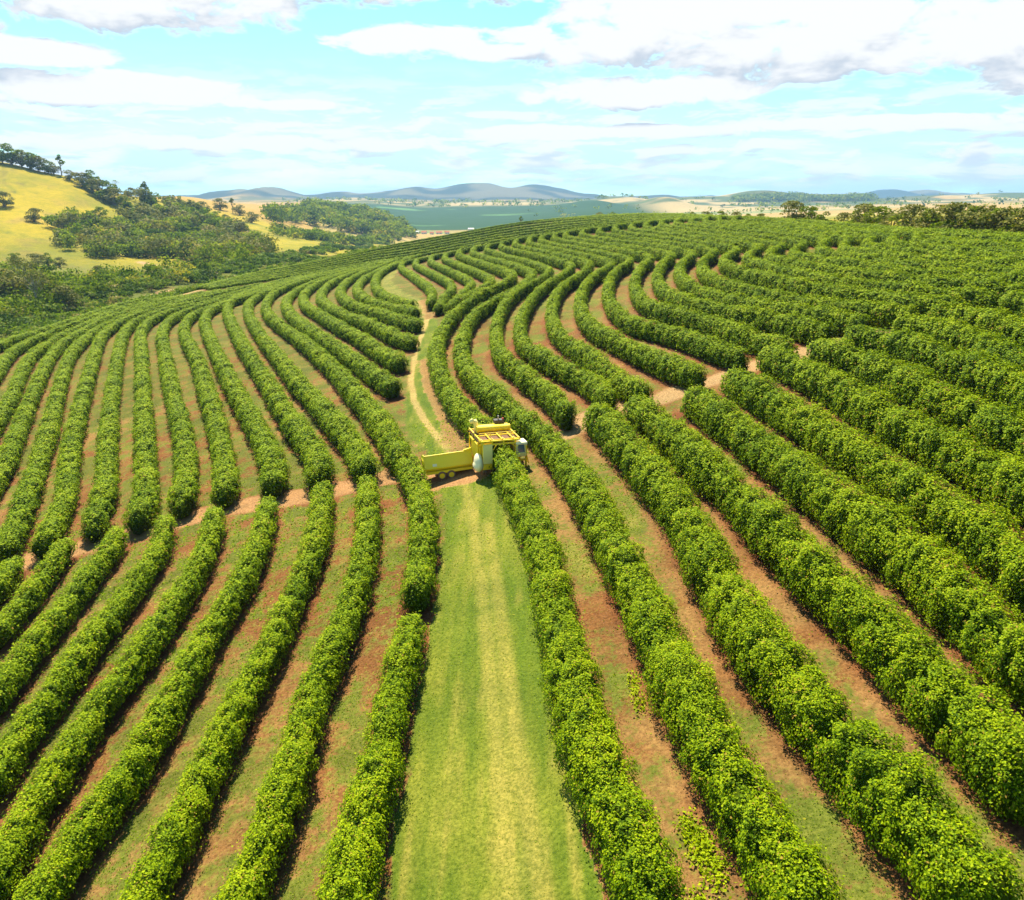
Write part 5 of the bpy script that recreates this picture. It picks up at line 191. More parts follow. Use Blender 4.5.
 'B3': [[-103.8,272.1],[-102.6,276.0],[-101.6,279.9],[-100.8,283.8],[-99.8,287.7],[-98.8,291.6],[-97.8,295.5],[-96.6,299.3],[-95.2,303.1],[-93.6,306.8],[-92.0,310.5],[-90.2,314.1],[-88.3,317.6],[-86.1,321.1],[-84.0,324.5],[-81.8,327.8],[-79.5,331.2],[-77.2,334.4],[-74.7,337.6],[-72.1,340.7],[-69.5,343.7],[-66.8,346.8],[-64.1,349.7],[-61.1,352.4],[-57.4,353.9],[-53.4,353.7],[-49.5,352.6],[-45.6,352.1],[-41.5,352.2],[-37.6,352.7],[-33.6,353.5],[-29.7,354.4],[-25.8,355.3],[-21.8,356.1],[-17.9,357.0],[-14.0,358.2],[-10.3,359.6],[-6.6,361.2],[-2.8,362.5],[1.2,363.3],[5.2,363.0],[9.0,361.7],[12.4,359.6],[15.5,357.0],[18.4,354.3],[21.3,351.5],[24.2,348.6],[27.0,345.7],[29.8,342.8],[32.6,339.9],[35.3,337.0],[38.0,334.0],[40.6,330.9],[43.2,327.8],[45.6,324.6],[47.8,321.2],[49.9,317.8],[51.7,314.2],[53.3,310.5],[54.6,306.7],[55.8,302.8],[56.8,299.0],[57.9,295.1],[59.0,291.2],[60.1,287.3],[61.2,283.5],[62.3,279.6],[63.5,275.7],[64.5,271.8],[65.0,267.8],[65.3,263.8],[65.9,259.8],[66.4,255.8],[66.9,251.8],[67.2,247.8]],
 'B4': [[-102.2,269.5],[-100.7,273.3],[-99.4,277.1],[-98.1,280.8],[-96.7,284.6],[-95.3,288.4],[-93.9,292.2],[-92.5,295.9],[-91.0,299.6],[-89.2,303.3],[-87.3,306.8],[-85.1,310.2],[-82.9,313.5],[-80.7,316.9],[-78.6,320.3],[-76.3,323.6],[-73.9,326.8],[-71.4,329.9],[-68.7,333.0],[-65.9,335.9],[-63.0,338.7],[-59.8,341.1],[-56.0,342.2],[-52.1,341.4],[-48.5,339.8],[-44.7,338.5],[-40.7,338.0],[-36.7,338.0],[-32.6,338.1],[-28.6,338.1],[-24.6,338.1],[-20.6,337.8],[-16.6,337.5],[-12.6,337.3],[-8.6,337.3],[-4.5,337.3],[-0.5,337.0],[3.4,336.3],[7.2,335.0],[10.9,333.3],[14.4,331.4],[17.9,329.4],[21.4,327.4],[24.9,325.4],[28.4,323.4],[31.8,321.3],[35.1,319.1],[38.4,316.7],[41.4,314.1],[44.3,311.3],[46.8,308.1],[49.1,304.8],[51.0,301.3],[52.8,297.7],[54.5,294.0],[56.0,290.3],[57.4,286.5],[58.7,282.8],[60.1,279.0],[61.5,275.2],[62.8,271.4],[64.2,267.6],[65.2,263.7],[65.9,259.8],[66.4,255.8],[66.9,251.8],[67.2,247.8]],
 'B5': [[-100.5,266.8],[-98.7,270.4],[-96.8,273.9],[-95.0,277.5],[-93.2,281.2],[-91.5,284.8],[-89.8,288.5],[-88.2,292.2],[-86.4,295.9],[-84.4,299.3],[-82.1,302.7],[-79.8,306.0],[-77.6,309.4],[-75.4,312.8],[-73.1,316.2],[-70.7,319.4],[-68.0,322.4],[-65.2,325.3],[-62.2,328.0],[-58.8,330.2],[-54.9,331.1],[-51.1,329.9],[-47.6,327.9],[-44.0,326.0],[-40.2,324.8],[-36.2,324.3],[-32.2,323.8],[-28.2,323.2],[-24.2,322.5],[-20.3,321.4],[-16.4,320.3],[-12.5,319.1],[-8.6,318.0],[-4.7,317.0],[-0.8,315.8],[3.0,314.6],[6.8,313.3],[10.6,311.9],[14.4,310.5],[18.3,309.3],[22.2,308.3],[26.1,307.2],[30.0,306.0],[33.7,304.6],[37.4,302.8],[40.9,300.7],[44.1,298.3],[47.1,295.6],[49.6,292.5],[51.8,289.1],[53.8,285.5],[55.6,281.9],[57.3,278.2],[58.9,274.6],[60.6,270.9],[62.3,267.2],[63.9,263.5],[65.5,259.8],[66.4,255.8],[66.9,251.8],[67.2,247.8]],
 'B6': [[-98.9,264.1],[-96.3,267.2],[-93.9,270.4],[-91.6,273.7],[-89.5,277.2],[-87.6,280.7],[-85.8,284.3],[-83.8,287.8],[-81.5,291.2],[-79.2,294.5],[-77.1,297.9],[-75.0,301.4],[-72.8,304.8],[-70.5,308.1],[-68.0,311.2],[-65.3,314.2],[-62.3,316.9],[-59.0,319.2],[-55.2,320.5],[-51.3,319.6],[-48.0,317.4],[-44.8,314.9],[-41.3,312.9],[-37.5,311.6],[-33.5,310.7],[-29.6,309.8],[-25.7,308.7],[-21.9,307.4],[-18.2,305.9],[-14.5,304.3],[-10.8,302.7],[-7.0,301.1],[-3.3,299.6],[0.5,298.2],[4.3,296.9],[8.1,295.7],[12.1,294.8],[16.1,294.2],[20.1,293.9],[24.1,293.7],[28.1,293.4],[32.1,292.8],[36.1,292.0],[39.9,290.8],[43.5,288.9],[46.6,286.4],[49.3,283.4],[51.7,280.2],[53.9,276.8],[56.0,273.3],[58.0,269.8],[60.0,266.3],[62.0,262.8],[63.9,259.3],[65.7,255.6],[66.8,251.8],[67.2,247.8]],
 'C0': [[63.3,281.0],[64.0,277.0],[64.4,273.0],[64.9,269.0],[65.2,264.9],[65.7,260.9],[66.1,256.9],[66.7,252.9],[67.0,248.9],[67.5,244.8],[68.1,240.8],[68.3,236.8],[68.7,232.8],[69.2,228.7],[69.7,224.7],[70.0,220.7],[70.2,216.6],[70.6,212.6],[71.0,208.6],[71.4,204.6],[71.7,200.5],[72.0,196.5],[72.3,192.4],[72.5,188.4],[72.7,184.3],[72.8,180.3],[72.9,176.2],[73.0,172.2],[73.1,168.1],[73.0,164.1],[73.2,160.0],[73.3,156.0],[73.5,152.0],[73.4,147.9],[73.7,143.9],[73.9,139.8],[74.3,135.8],[74.8,131.8],[75.3,127.8],[75.7,123.7],[76.1,119.7],[76.4,115.7]],
 'C1': [[63.3,281.0],[64.0,277.0],[64.4,272.9],[64.9,268.9],[65.2,264.9],[65.7,260.9],[66.1,256.8],[66.7,252.8],[67.0,248.8],[67.5,244.8],[68.1,240.8],[68.3,236.7],[68.7,232.7],[69.2,228.7],[69.8,224.7],[70.0,220.6],[70.2,216.6],[70.6,212.5],[71.0,208.5],[71.4,204.5],[71.7,200.4],[72.0,196.4],[72.3,192.4],[72.5,188.3],[72.7,184.3],[72.8,180.2],[72.9,176.2],[73.0,172.1],[73.1,168.1],[73.1,164.0],[73.3,160.0],[73.3,155.9],[73.5,151.9],[73.4,147.8],[73.7,143.8],[73.9,139.7],[74.3,135.7],[74.8,131.7],[75.3,127.7],[75.7,123.7],[76.1,119.6],[76.4,115.6]],
 'C2': [[62.9,278.8],[63.8,274.9],[64.7,271.0],[65.0,267.0],[65.5,263.0],[65.8,259.0],[66.3,255.0],[66.9,251.1],[67.1,247.1],[67.7,243.1],[68.2,239.2],[68.4,235.2],[68.9,231.2],[69.4,227.2],[69.9,223.3],[70.0,219.3],[70.3,215.3],[70.7,211.3],[71.1,207.3],[71.5,203.3],[71.8,199.3],[72.1,195.3],[72.3,191.3],[72.5,187.3],[72.7,183.3],[72.9,179.3],[73.0,175.3],[73.0,171.3],[73.1,167.3],[73.1,163.3],[73.4,159.4],[73.3,155.4],[73.5,151.4],[73.5,147.4],[73.7,143.4],[74.0,139.4],[74.3,135.4],[74.9,131.4],[75.3,127.4],[75.7,123.5],[76.1,119.5],[76.4,115.5]],
}
TRACKS = {"track_l": [[-4.3,21.1],[-4.4,23.4],[-4.3,26.8],[-4.2,30.3],[-4.1,34.7],[-4.2,40.4],[-4.5,46.5],[-5.1,54.7],[-5.8,58.8],[-7.7,66.7],[-9.9,73.5],[-11.5,84.6],[-12.8,98.5],[-13.5,110.4],[-15.2,130.7],[-18.3,147.1],[-22.7,163.4],[-27.7,180.9],[-33.5,205.8],[-39.6,240.9],[-42.5,275.4]],"track_r": [[2.7,19.5],[2.6,21.6],[2.3,24.9],[2.0,28.4],[1.8,32.7],[1.3,38.2],[0.8,44.2],[-0.2,52.3],[-1.0,56.4],[-2.7,63.9],[-4.5,68.9],[-6.7,79.6],[-8.6,90.8],[-10.6,108.1],[-11.8,127.6],[-14.0,143.9],[-18.1,162.8],[-24.0,181.8],[-29.2,204.3],[-33.9,228.4],[-38.0,277.5]],"rut1": [[0.0,20.1],[-0.3,23.7],[-0.6,28.0],[-1.1,33.7],[-1.8,41.7],[-2.6,50.1],[-3.5,56.7],[-4.7,62.6],[-6.5,68.7],[-8.6,75.8],[-10.6,84.0],[-12.0,93.2],[-13.4,110.3],[-13.8,125.1],[-14.8,143.7]],"rut2": [[1.0,19.9],[0.6,23.4],[0.2,27.7],[-0.3,33.4],[-0.9,41.3],[-1.6,49.6]],"bank": [[-3.4,61.9],[-5.1,67.9],[-6.9,77.4],[-8.9,86.8],[-11.3,102.7]],"patch": [[-13.9,136.3],[-15.6,149.2],[-17.7,162.3]],"cross": [[-42.9,57.5],[-40.7,57.7],[-39.2,58.0],[-36.8,58.3],[-34.3,59.0],[-30.9,59.6],[-28.0,60.5],[-25.6,61.1],[-23.1,61.5],[-19.0,61.3],[-15.7,61.2],[-13.2,61.1],[-10.4,61.6],[-8.3,62.7],[-5.6,58.8],[-3.3,58.8]],"cross_r": [[0.7,64.5],[3.0,63.1],[4.8,64.0],[6.8,67.4],[9.1,67.9],[11.2,68.2],[13.1,67.8],[15.4,69.6],[17.9,70.3],[20.2,71.3],[22.5,72.4],[24.8,71.9],[26.9,73.3],[30.2,74.2],[35.0,75.9],[39.5,75.6],[45.3,77.9],[51.3,78.6]],"cross_u": [[-12.5,141.3],[-11.0,141.0],[-9.2,148.8],[-6.3,158.2]],"head": [[-107.7,247.8],[-105.4,267.4],[-99.2,286.0],[-85.9,295.1],[-78.0,315.3]],"block": [[-24.8,31.0],[-29.1,39.1]],"posts": [[-13.3,88.9],[-16.6,62.9]],"weeds": [[5.9,21.6],[6.1,20.7],[6.3,19.9],[5.2,29.3],[5.3,28.3],[5.2,30.0],[5.6,18.8]]}

# ---------------------------------------------------------------- terrain heights (metres, camera foot at the origin)
CAM_H = 25.0
GY = np.array([8,20,32,45,60,80,105,135,175,230,300,400.])
def cubic_w(t):
    return [(-t**3+2*t*t-t)/2,(3*t**3-5*t*t+2)/2,(-3*t**3+4*t*t+t)/2,(t**3-t*t)/2]
def near_height(x, y):
    yy=np.clip(np.interp(y,GY,np.arange(len(GY))),0,len(GY)-1.001)
    aa=np.clip((x/(np.maximum(y,-5)+15)+.85)/.17,0,10-.001)
    i=yy.astype(int); j=aa.astype(int); wi=cubic_w(yy-i); wj=cubic_w(aa-j); r=0
    for k in range(4):
        for l in range(4):
            r=r+wi[k]*wj[l]*HILL[np.clip(i+k-1,0,len(GY)-1),np.clip(j+l-1,0,10)]
    return r
# far country: rise per metre seen from the drone's height, by bearing (columns) and distance (rows)
FAR_U = (np.array([-300,0,60,120,180,240,300,360,420,500,600,700,800,900,1024,1300])-512)/839.
FAR_D = np.array([150,220,300,400,500,650,850,1200,1700,2500,4000,7000,11000,30000.])
FAR_S = np.array([
#-300   0   60  120  180  240  300  360  420  500  600  700  800  900 1024 1300
[ 420, 350, 335, 325, 330, 340, 350, 370, 380, 380, 380, 380, 330, 300, 262, 250],#150
[ 350, 318, 312, 306, 302, 308, 320, 340, 350, 350, 350, 350, 300, 262, 236, 235],#220
[ 320, 298, 295, 290, 287, 288, 300, 310, 320, 320, 320, 320, 270, 240, 232, 230],#300
[ 290, 278, 280, 279, 276, 270, 276, 290, 295, 290, 290, 290, 250, 232, 228, 225],#400
[ 270, 262, 264, 268, 266, 261, 259, 272, 275, 270, 265, 262, 240, 226, 222, 220],#500
[ 200, 215, 226, 243, 250, 252, 250, 258, 262, 255, 250, 240, 228, 220, 216, 214],#650
[ 120, 162, 176, 194, 212, 230, 241, 250, 256, 250, 240, 230, 222, 217, 213, 210],#850
[ 150, 180, 188, 196, 197, 206, 229, 243, 246, 243, 233, 224, 218, 214, 211, 208],#1200
[ 180, 195, 200, 204, 198, 204, 208, 214, 236, 237, 228, 219, 214, 210, 208, 205],#1700
[ 195, 205, 206, 208, 206, 208, 209, 216, 224, 221, 212, 214, 211, 207, 204, 202],#2500
[ 198, 203, 203, 203, 203, 202, 201, 201, 204, 203, 203, 204, 203, 201, 200, 199],#4000
[ 200, 199, 199, 199, 198, 198, 198, 198, 198, 198, 198, 198, 198, 198, 198, 198],#7000
[ 199, 198, 198, 198, 197.5,197.5,197.5,197.5,197.5,197.5,197.5,197.5,197.5,197.5,197.5,197.5],
[ 199, 198, 198, 198, 198, 198, 198, 198, 198, 198, 198, 198, 198, 198, 198, 198]])
def far_height(x, y):
    d=np.maximum(y,1.); u=x/d
    a=np.interp(np.log(np.clip(d,150,30000)),np.log(FAR_D),np.arange(len(FAR_D))); a=np.minimum(a,len(FAR_D)-1.001)
    b=np.minimum(np.interp(u,FAR_U,np.arange(len(FAR_U))),len(FAR_U)-1.001)
    i=a.astype(int); j=b.astype(int); fa=a-i; fb=b-j
    fb=fb*fb*(3-2*fb)*.5+fb*.5
    s=(FAR_S[i,j]*(1-fb)+FAR_S[i,j+1]*fb)*(1-fa)+(FAR_S[i+1,j]*(1-fb)+FAR_S[i+1,j+1]*fb)*fa
    v=(s-450.)/800.; p=0.30632
    return CAM_H-(np.sin(p)+v*np.cos(p))/(np.cos(p)-v*np.sin(p))*d
def hill_bump(x,y,cx,cy,h,sx,sy):
    return h*np.exp(-((x-cx)/sx)**2-((y-cy)/sy)**2)
def smooth(a,b,t):
    t=np.clip((t-a)/(b-a),0,1); return t*t*(3-2*t)
def vnoise(x,y,seed=0):
    # smooth value noise on a unit lattice
    xi=np.floor(x).astype(np.int64); yi=np.floor(y).astype(np.int64); fx=x-xi; fy=y-yi
    fx=fx*fx*(3-2*fx); fy=fy*fy*(3-2*fy)
    def h(a,b):
        n=(a*374761393+b*668265263+seed*144269)&0xffffffff
        n=((n^(n>>13))*1274126177)&0xffffffff
        return ((n^(n>>16))&0xffff)/65535.
    return (h(xi,yi)*(1-fx)+h(xi+1,yi)*fx)*(1-fy)+(h(xi,yi+1)*(1-fx)+h(xi+1,yi+1)*fx)*fy
def height(x, y):
    x=np.asarray(x,float); y=np.asarray(y,float)
    u=x/np.maximum(y,1.); yc=np.interp(u,EDGE_U,EDGE_Y)
    ye=np.minimum(y,yc); k=ye/np.maximum(y,1e-3)
    xe=np.where(y>yc,x*k,x)
    z=near_height(xe,ye)
    over=np.maximum(y-yc,0)
    s=np.interp(u,EDGE_U,EDGE_S)
    zn=z-s*over-.0006*over**2-.03*over     # falls away below the sight line past the brow
    zf=far_height(x,y)
    w=smooth(20,130,over)
    zz=np.where(over>0,zn*(1-w)+zf*w,z)
    far=smooth(350,900,y)
    zz=zz+far*((vnoise(x/90,y/90,3)-.5)*6+(vnoise(x/35,y/35,5)-.5)*2.)*np.where(u<-.1,1,.5)
    zz=zz+smooth(5000,5800,y)*((vnoise(x/420,y/600,13)-.5)*44+(vnoise(x/150,y/300,15)-.5)*22)
    for b in HILLS: zz=zz+hill_bump(x,y,*b)
    return zz

# ---------------------------------------------------------------- helpers
def attrs(o, label=None, cat=None, group=None, kind=None):
    for k, v in (('label', label), ('category', cat), ('group', group), ('kind', kind)):
        if v: o[k] = v
    return o
def link(o, parent=None):
    scene.collection.objects.link(o)
    if parent is not None: o.parent = parent
    return o
def empty(name, loc, rz=0., scale=1.):
    o = bpy.data.objects.new(name, None); link(o); o.location = loc; o.rotation_euler = (0, 0, rz); o.scale = (scale,)*3
    o.empty_display_size = .5
    return o
def np_mesh(name, V, Q, mats, t=None, mat_idx=None, smooth_shade=False, cols=None):
    me = bpy.data.meshes.new(name)
    V = np.asarray(V, np.float32); Q = np.asarray(Q, np.int32)
    me.vertices.add(len(V)); me.vertices.foreach_set('co', V.ravel())
    me.loops.add(Q.size); me.loops.foreach_set('vertex_index', Q.ravel())
    me.polygons.add(len(Q)); me.polygons.foreach_set('loop_start', np.arange(0, Q.size, Q.shape[1], dtype=np.int32))
    for m in mats: me.materials.append(m)
    if mat_idx is not None: me.polygons.foreach_set('material_index', np.asarray(mat_idx, np.int32))
    if smooth_shade: me.polygons.foreach_set('use_smooth', np.ones(len(Q), bool))
    if t is not None:
        a = me.attributes.new('t', 'FLOAT', 'FACE'); a.data.foreach_set('value', np.asarray(t, np.float32))
    if cols:
        for nm, arr in cols.items():
            arr = np.asarray(arr, np.float32)
            if arr.ndim == 1:
                a = me.attributes.new(nm, 'FLOAT', 'POINT'); a.data.foreach_set('value', arr)
            else:
                a = me.attributes.new(nm, 'FLOAT_COLOR', 'POINT'); a.data.foreach_set('color', np.c_[arr, np.ones(len(arr))].astype(np.float32).ravel())
    me.update(calc_edges=True); me.validate()
    return me
def material(name, rough=.6, spec=.3):
    m = bpy.data.materials.new(name); m.use_nodes = True; m.node_tree.nodes.clear(); t = NT(m.node_tree)
    b = t.new('ShaderNodeBsdfPrincipled'); b.inputs['Roughness'].default_value = rough; b.inputs['Specular IOR Level'].default_value = spec
    o = t.new('ShaderNodeOutputMaterial'); t.l.new(b.outputs[0], o.inputs[0])
    return m, t, b, o
def leaf_material(name, stops, rough=.42, spec=.35, trans=.35, tcol=(1.25, 1.35, .6)):
    m, t, b, o = material(name, rough, spec)
    at = t.new('ShaderNodeAttribute', attribute_name='t')
    r = t.new('ShaderNodeValToRGB'); el = r.color_ramp.elements
    el[0].position = stops[0][0]; el[0].color = (*stops[0][1], 1); el[1].position = stops[-1][0]; el[1].color = (*stops[-1][1], 1)
    for p, c in stops[1:-1]: q = el.new(p); q.color = (*c, 1)
    geo = t.new('ShaderNodeNewGeometry')
    big = t.noise(geo.outputs['Position'], .12, 3); fine = t.noise(geo.outputs['Position'], 1.1, 3)
    t.l.new(t.m('ADD', at.outputs['Fac'], t.m('ADD', t.m('MULTIPLY', t.m('SUBTRACT', big, .5), .35), t.m('MULTIPLY', t.m('SUBTRACT', fine, .5), .5))), r.inputs[0])
    t.l.new(r.outputs[0], b.inputs['Base Color'])
    tr = t.new('ShaderNodeBsdfTranslucent'); t.l.new(t.mix(1., r.outputs[0], tcol, 'MULTIPLY'), tr.inputs[0])
    mx = t.new('ShaderNodeMixShader'); mx.inputs[0].default_value = trans
    t.l.new(b.outputs[0], mx.inputs[1]); t.l.new(tr.outputs[0], mx.inputs[2]); t.l.new(mx.outputs[0], o.inputs[0])
    return m
def plain(name, col, rough=.5, spec=.4, metallic=0., vary=.12, scale=6., dirt=None, dirt_amt=.35):
    m, t, b, o = material(name, rough, spec); b.inputs['Metallic'].default_value = metallic
    tc = t.new('ShaderNodeTexCoord'); n = t.noise(tc.outputs['Object'], scale, 5)
    c = t.mix(n, tuple(x*(1-vary) for x in col), tuple(min(1, x*(1+vary)) for x in col))
    if dirt:
        n2 = t.noise(tc.outputs['Object'], scale*.5, 6, .65)
        c = t.mix(t.m('MULTIPLY', t.rng(n2, .48, .68), dirt_amt), c, dirt)
    t.l.new(c, b.inputs['Base Color'])
    t.l.new(t.rng(n, .3, .7, rough*.8, min(1, rough*1.25)), b.inputs['Roughness'])
    return m

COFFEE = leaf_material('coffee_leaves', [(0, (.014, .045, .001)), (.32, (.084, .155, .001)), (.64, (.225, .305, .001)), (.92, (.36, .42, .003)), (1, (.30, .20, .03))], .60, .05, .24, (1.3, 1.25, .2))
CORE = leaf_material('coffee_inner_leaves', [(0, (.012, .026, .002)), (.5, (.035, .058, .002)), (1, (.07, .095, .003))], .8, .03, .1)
TREE = leaf_material('tree_leaves', [(0, (.045, .078, .003)), (.35, (.125, .175, .006)), (.7, (.21, .25, .010)), (1, (.32, .27, .03))], .75, .03, .42)
TREE_OLIVE = leaf_material('olive_tree_leaves', [(0, (.08, .09, .016)), (.4, (.16, .165, .03)), (.75, (.24, .22, .05)), (1, (.32, .25, .09))], .7, .06, .22)
SCRUB = leaf_material('scrub_leaves', [(0, (.045, .085, .006)), (.35, (.11, .17, .01)), (.7, (.18, .24, .014)), (.9, (.27, .24, .06)), (1, (.36, .28, .12))], .7, .06, .3)
GRASSM = leaf_material('grass_blades', [(0, (.13, .21, .012)), (.45, (.19, .28, .02)), (.75, (.32, .36, .05)), (1, (.5, .42, .15))], .7, .05, .55)
BARK = plain('bark', (.22, .17, .12), .9, .1)
PALEBARK = plain('pale_bark', (.42, .37, .28), .85, .1)

# ---------------------------------------------------------------- ground
def seg_dist(px, py, line, maxd=1e9):
    P = np.asarray(line, float); d = np.full(px.shape, 1e9); side = np.zeros(px.shape)
    for a, b in zip(P[:-1], P[1:]):
        ab = b-a; L = (ab**2).sum()+1e-9
        tt = np.clip(((px-a[0])*ab[0]+(py-a[1])*ab[1])/L, 0, 1)
        q = np.hypot(px-a[0]-tt*ab[0], py-a[1]-tt*ab[1])
        d = np.minimum(d, q)
    return d
class LineField:
    "distance to a bundle of polylines, looked up on a raster"
    def __init__(s, lines, x0, x1, y0, y1, step, reach):
        s.x0, s.y0, s.step = x0, y0, step
        nx, ny = int((x1-x0)/step)+1, int((y1-y0)/step)+1
        s.d = np.full((ny, nx), reach, np.float32); s.reach = reach
        for P in lines:
            P = np.asarray(P, float)
            for a, b in zip(P[:-1], P[1:]):
                n = max(1, int(math.hypot(*(b-a))/(step*6)))
                for k in range(n):
                    p = a+(b-a)*k/n; q = a+(b-a)*(k+1)/n
                    i0 = max(0, int((min(p[0], q[0])-reach-x0)/step)); i1 = min(nx, int((max(p[0], q[0])+reach-x0)/step)+2)
                    j0 = max(0, int((min(p[1], q[1])-reach-y0)/step)); j1 = min(ny, int((max(p[1], q[1])+reach-y0)/step)+2)
                    if i0 >= i1 or j0 >= j1: continue
                    gx, gy = np.meshgrid(x0+np.arange(i0, i1)*step, y0+np.arange(j0, j1)*step)
                    ab = q-p; L = (ab**2).sum()+1e-9; tt = np.clip(((gx-p[0])*ab[0]+(gy-p[1])*ab[1])/L, 0, 1)
                    dd = np.hypot(gx-p[0]-tt*ab[0], gy-p[1]-tt*ab[1])
                    s.d[j0:j1, i0:i1] = np.minimum(s.d[j0:j1, i0:i1], dd)
    def __call__(s, x, y):
        ny, nx = s.d.shape; u = np.clip((x-s.x0)/s.step, 0, nx-1.001); v = np.clip((y-s.y0)/s.step, 0, ny-1.001)
        i = u.astype(int); j = v.astype(int); fu = u-i; fv = v-j
        r = (s.d[j, i]*(1-fu)+s.d[j, i+1]*fu)*(1-fv)+(s.d[j+1, i]*(1-fu)+s.d[j+1, i+1]*fu)*fv
        out = (x < s.x0) | (y < s.y0) | (x > s.x0+(nx-1)*s.step) | (y > s.y0+(ny-1)*s.step)
        return np.where(out, s.reach, r)
row_field = LineField(ROW_LINES.values(), -190, 190, 8, 330, .4, 3.)
cross_field = LineField([TRACKS['cross'], TRACKS['cross_u']], -70, 20, 40, 170, .3, 6.)
crossr_field = LineField([TRACKS['cross_r']], -10, 90, 40, 120, .3, 6.)
rut_field = LineField([TRACKS['rut1'], TRACKS['rut2']], -25, 15, 8, 170, .25, 3.)
bank_field = LineField([TRACKS['bank'], TRACKS['patch']], -30, 10, 50, 180, .3, 4.)
head_field = LineField([TRACKS['head']], -130, -50, 230, 330, .6, 8.)
def resamp(P, n):
    P = np.asarray(P, float); s = np.r_[0, np.cumsum(np.hypot(*np.diff(P, axis=0).T))]; q = np.linspace(0, s[-1], n)
    return np.stack([np.interp(q, s, P[:, 0]), np.interp(q, s, P[:, 1])], 1)
def inside_poly(x, y, P):
    P = np.asarray(P, float); c = np.zeros(x.shape, bool); n = len(P)
    bb = (x >= P[:, 0].min()) & (x <= P[:, 0].max()) & (y >= P[:, 1].min()) & (y <= P[:, 1].max())
    xs, ys = x[bb], y[bb]; cc = np.zeros(xs.shape, bool)
    for i in range(n):
        x1, y1 = P[i]; x2, y2 = P[(i+1) % n]
        if y1 == y2: continue
        cc ^= ((y1 > ys) != (y2 > ys)) & (xs < (x2-x1)*(ys-y1)/(y2-y1)+x1)
    c[bb] = cc; return c
def extend(L, k=25):
    a = np.array(L[0]); b = np.array(L[1]); e = a+(a-b)/np.hypot(*(a-b))*k
    return [e.tolist()]+L
track_poly = np.array(extend(TRACKS['track_l'])+extend(TRACKS['track_r'])[::-1])
# polar sheet centred under the drone: fine close by, coarse far off
A = np.linspace(-.98, .98, 560)
Yn = [4.]
while Yn[-1] < 14000:
    y = Yn[-1]; Yn.append(y+np.clip(.0052*y+.04, .17, 1e9) if y < 420 else y*1.012)
Yn = np.array(Yn); Gx = A[None, :]*(Yn[:, None]+14); Gy = np.repeat(Yn[:, None], len(A), 1)
Gz = height(Gx, Gy)
gx, gy = Gx.ravel(), Gy.ravel(); gz = Gz.ravel(); NV = len(gx)
dr = row_field(gx, gy); dc = cross_field(gx, gy); dcr = crossr_field(gx, gy); drut = rut_field(gx, gy); dbk = bank_field(gx, gy); dh = head_field(gx, gy)
def fb(x, y, s, seed=0): return .5*vnoise(x/s, y/s, seed)+.3*vnoise(x/s*2.1, y/s*2.1, seed+1)+.2*vnoise(x/s*4.3, y/s*4.3, seed+2)
wob = (fb(gx, gy, 2.2, 9)-.5)
on_track = inside_poly(gx+wob*.9, gy+wob*.9, track_poly) & (gy < 290)
tcx = np.interp(gy, [p[1] for p in TRACKS['rut1']], [p[0] for p in TRACKS['rut1']])
right = gx > tcx
GRASS = np.array((.125, .145, .018)); GRASSD = np.array((.105, .112, .016)); STRAW = np.array((.34, .27, .055)); TAN = np.array((.255, .145, .050)); SOIL = np.array((.180, .074, .024)); RED = np.array((.15, .045, .018)); SAND = np.array((.46, .28, .13))
def L3(a, b, f): f = np.asarray(f)[..., None]; return a*(1-f)+b*f
n1 = fb(gx, gy, 5, 21); n2 = fb(gx, gy, 1.6, 31); n3 = fb(gx, gy, 12, 41); ns_ = .6*vnoise(gx/.42+30, gy/7., 77)+.4*vnoise(gx/.2, gy/3., 78)
ca = L3(GRASSD, GRASS, smooth(.3, .7, n1)); ca = L3(ca, STRAW, .35*smooth(.5, .8, n2))       # green layer
cb = L3(TAN, SOIL, smooth(.35, .65, n3*.6+n2*.4))                                             # bare layer
cb = L3(cb, RED, .75*smooth(1.5, .5, dr))
mx_l = .30+.34*smooth(.6, 1.6, dr)-1.1*(n2-.5)-.9*(n1-.5)-.6*smooth(1.15, .5, dr)
mx_r = .12+.34*smooth(.8, 1.9, dr)+1.5*(n1-.42)-.5*smooth(1.15, .5, dr)
gm = np.where(right, mx_r, mx_l)
gm = np.where(gy > 110, gm*.6+.25, gm)
# mown track
rutm = smooth(.62, .1, drut)
tg = L3(np.array((.085, .128, .009)), np.array((.165, .182, .018)), smooth(.25, .8, n1*.5+ns_*.5)); tg = L3(tg, STRAW*.9, .4*smooth(.55, .8, ns_*.6+n2*.4))
tg = L3(tg, STRAW*1.0, .5*rutm*smooth(.2, .55, n2+.15))
ca = np.where(on_track[:, None], tg, ca); gm = np.where(on_track, 1.25, gm)
gm = np.where(on_track, gm-1.35*smooth(.62, .1, drut)*smooth(55, 75, gy)-.65*smooth(125, 140, gy), gm); cb = np.where(on_track[:, None], L3(np.array((.40, .30, .10)), TAN, .5*n2), cb)
bank = smooth(1.3, .4, dbk+wob); gm = gm*(1-bank)+(-.1)*bank; cb = L3(cb, TAN, bank)
# dirt cross tracks
w1 = smooth(2.1, 1.3, dc+wob*1.2); w2 = smooth(1.8, .9, dcr+wob*1.2); w3 = smooth(3.5, 2., dh+wob*2)
for w, col in ((w1, L3(SAND, SOIL*1.25, .55)), (w2, SAND*.78), (w3, SAND*.85)):
    gm = gm*(1-w)+(-.3)*w; cb = cb*(1-w[:, None])+col*w[:, None]
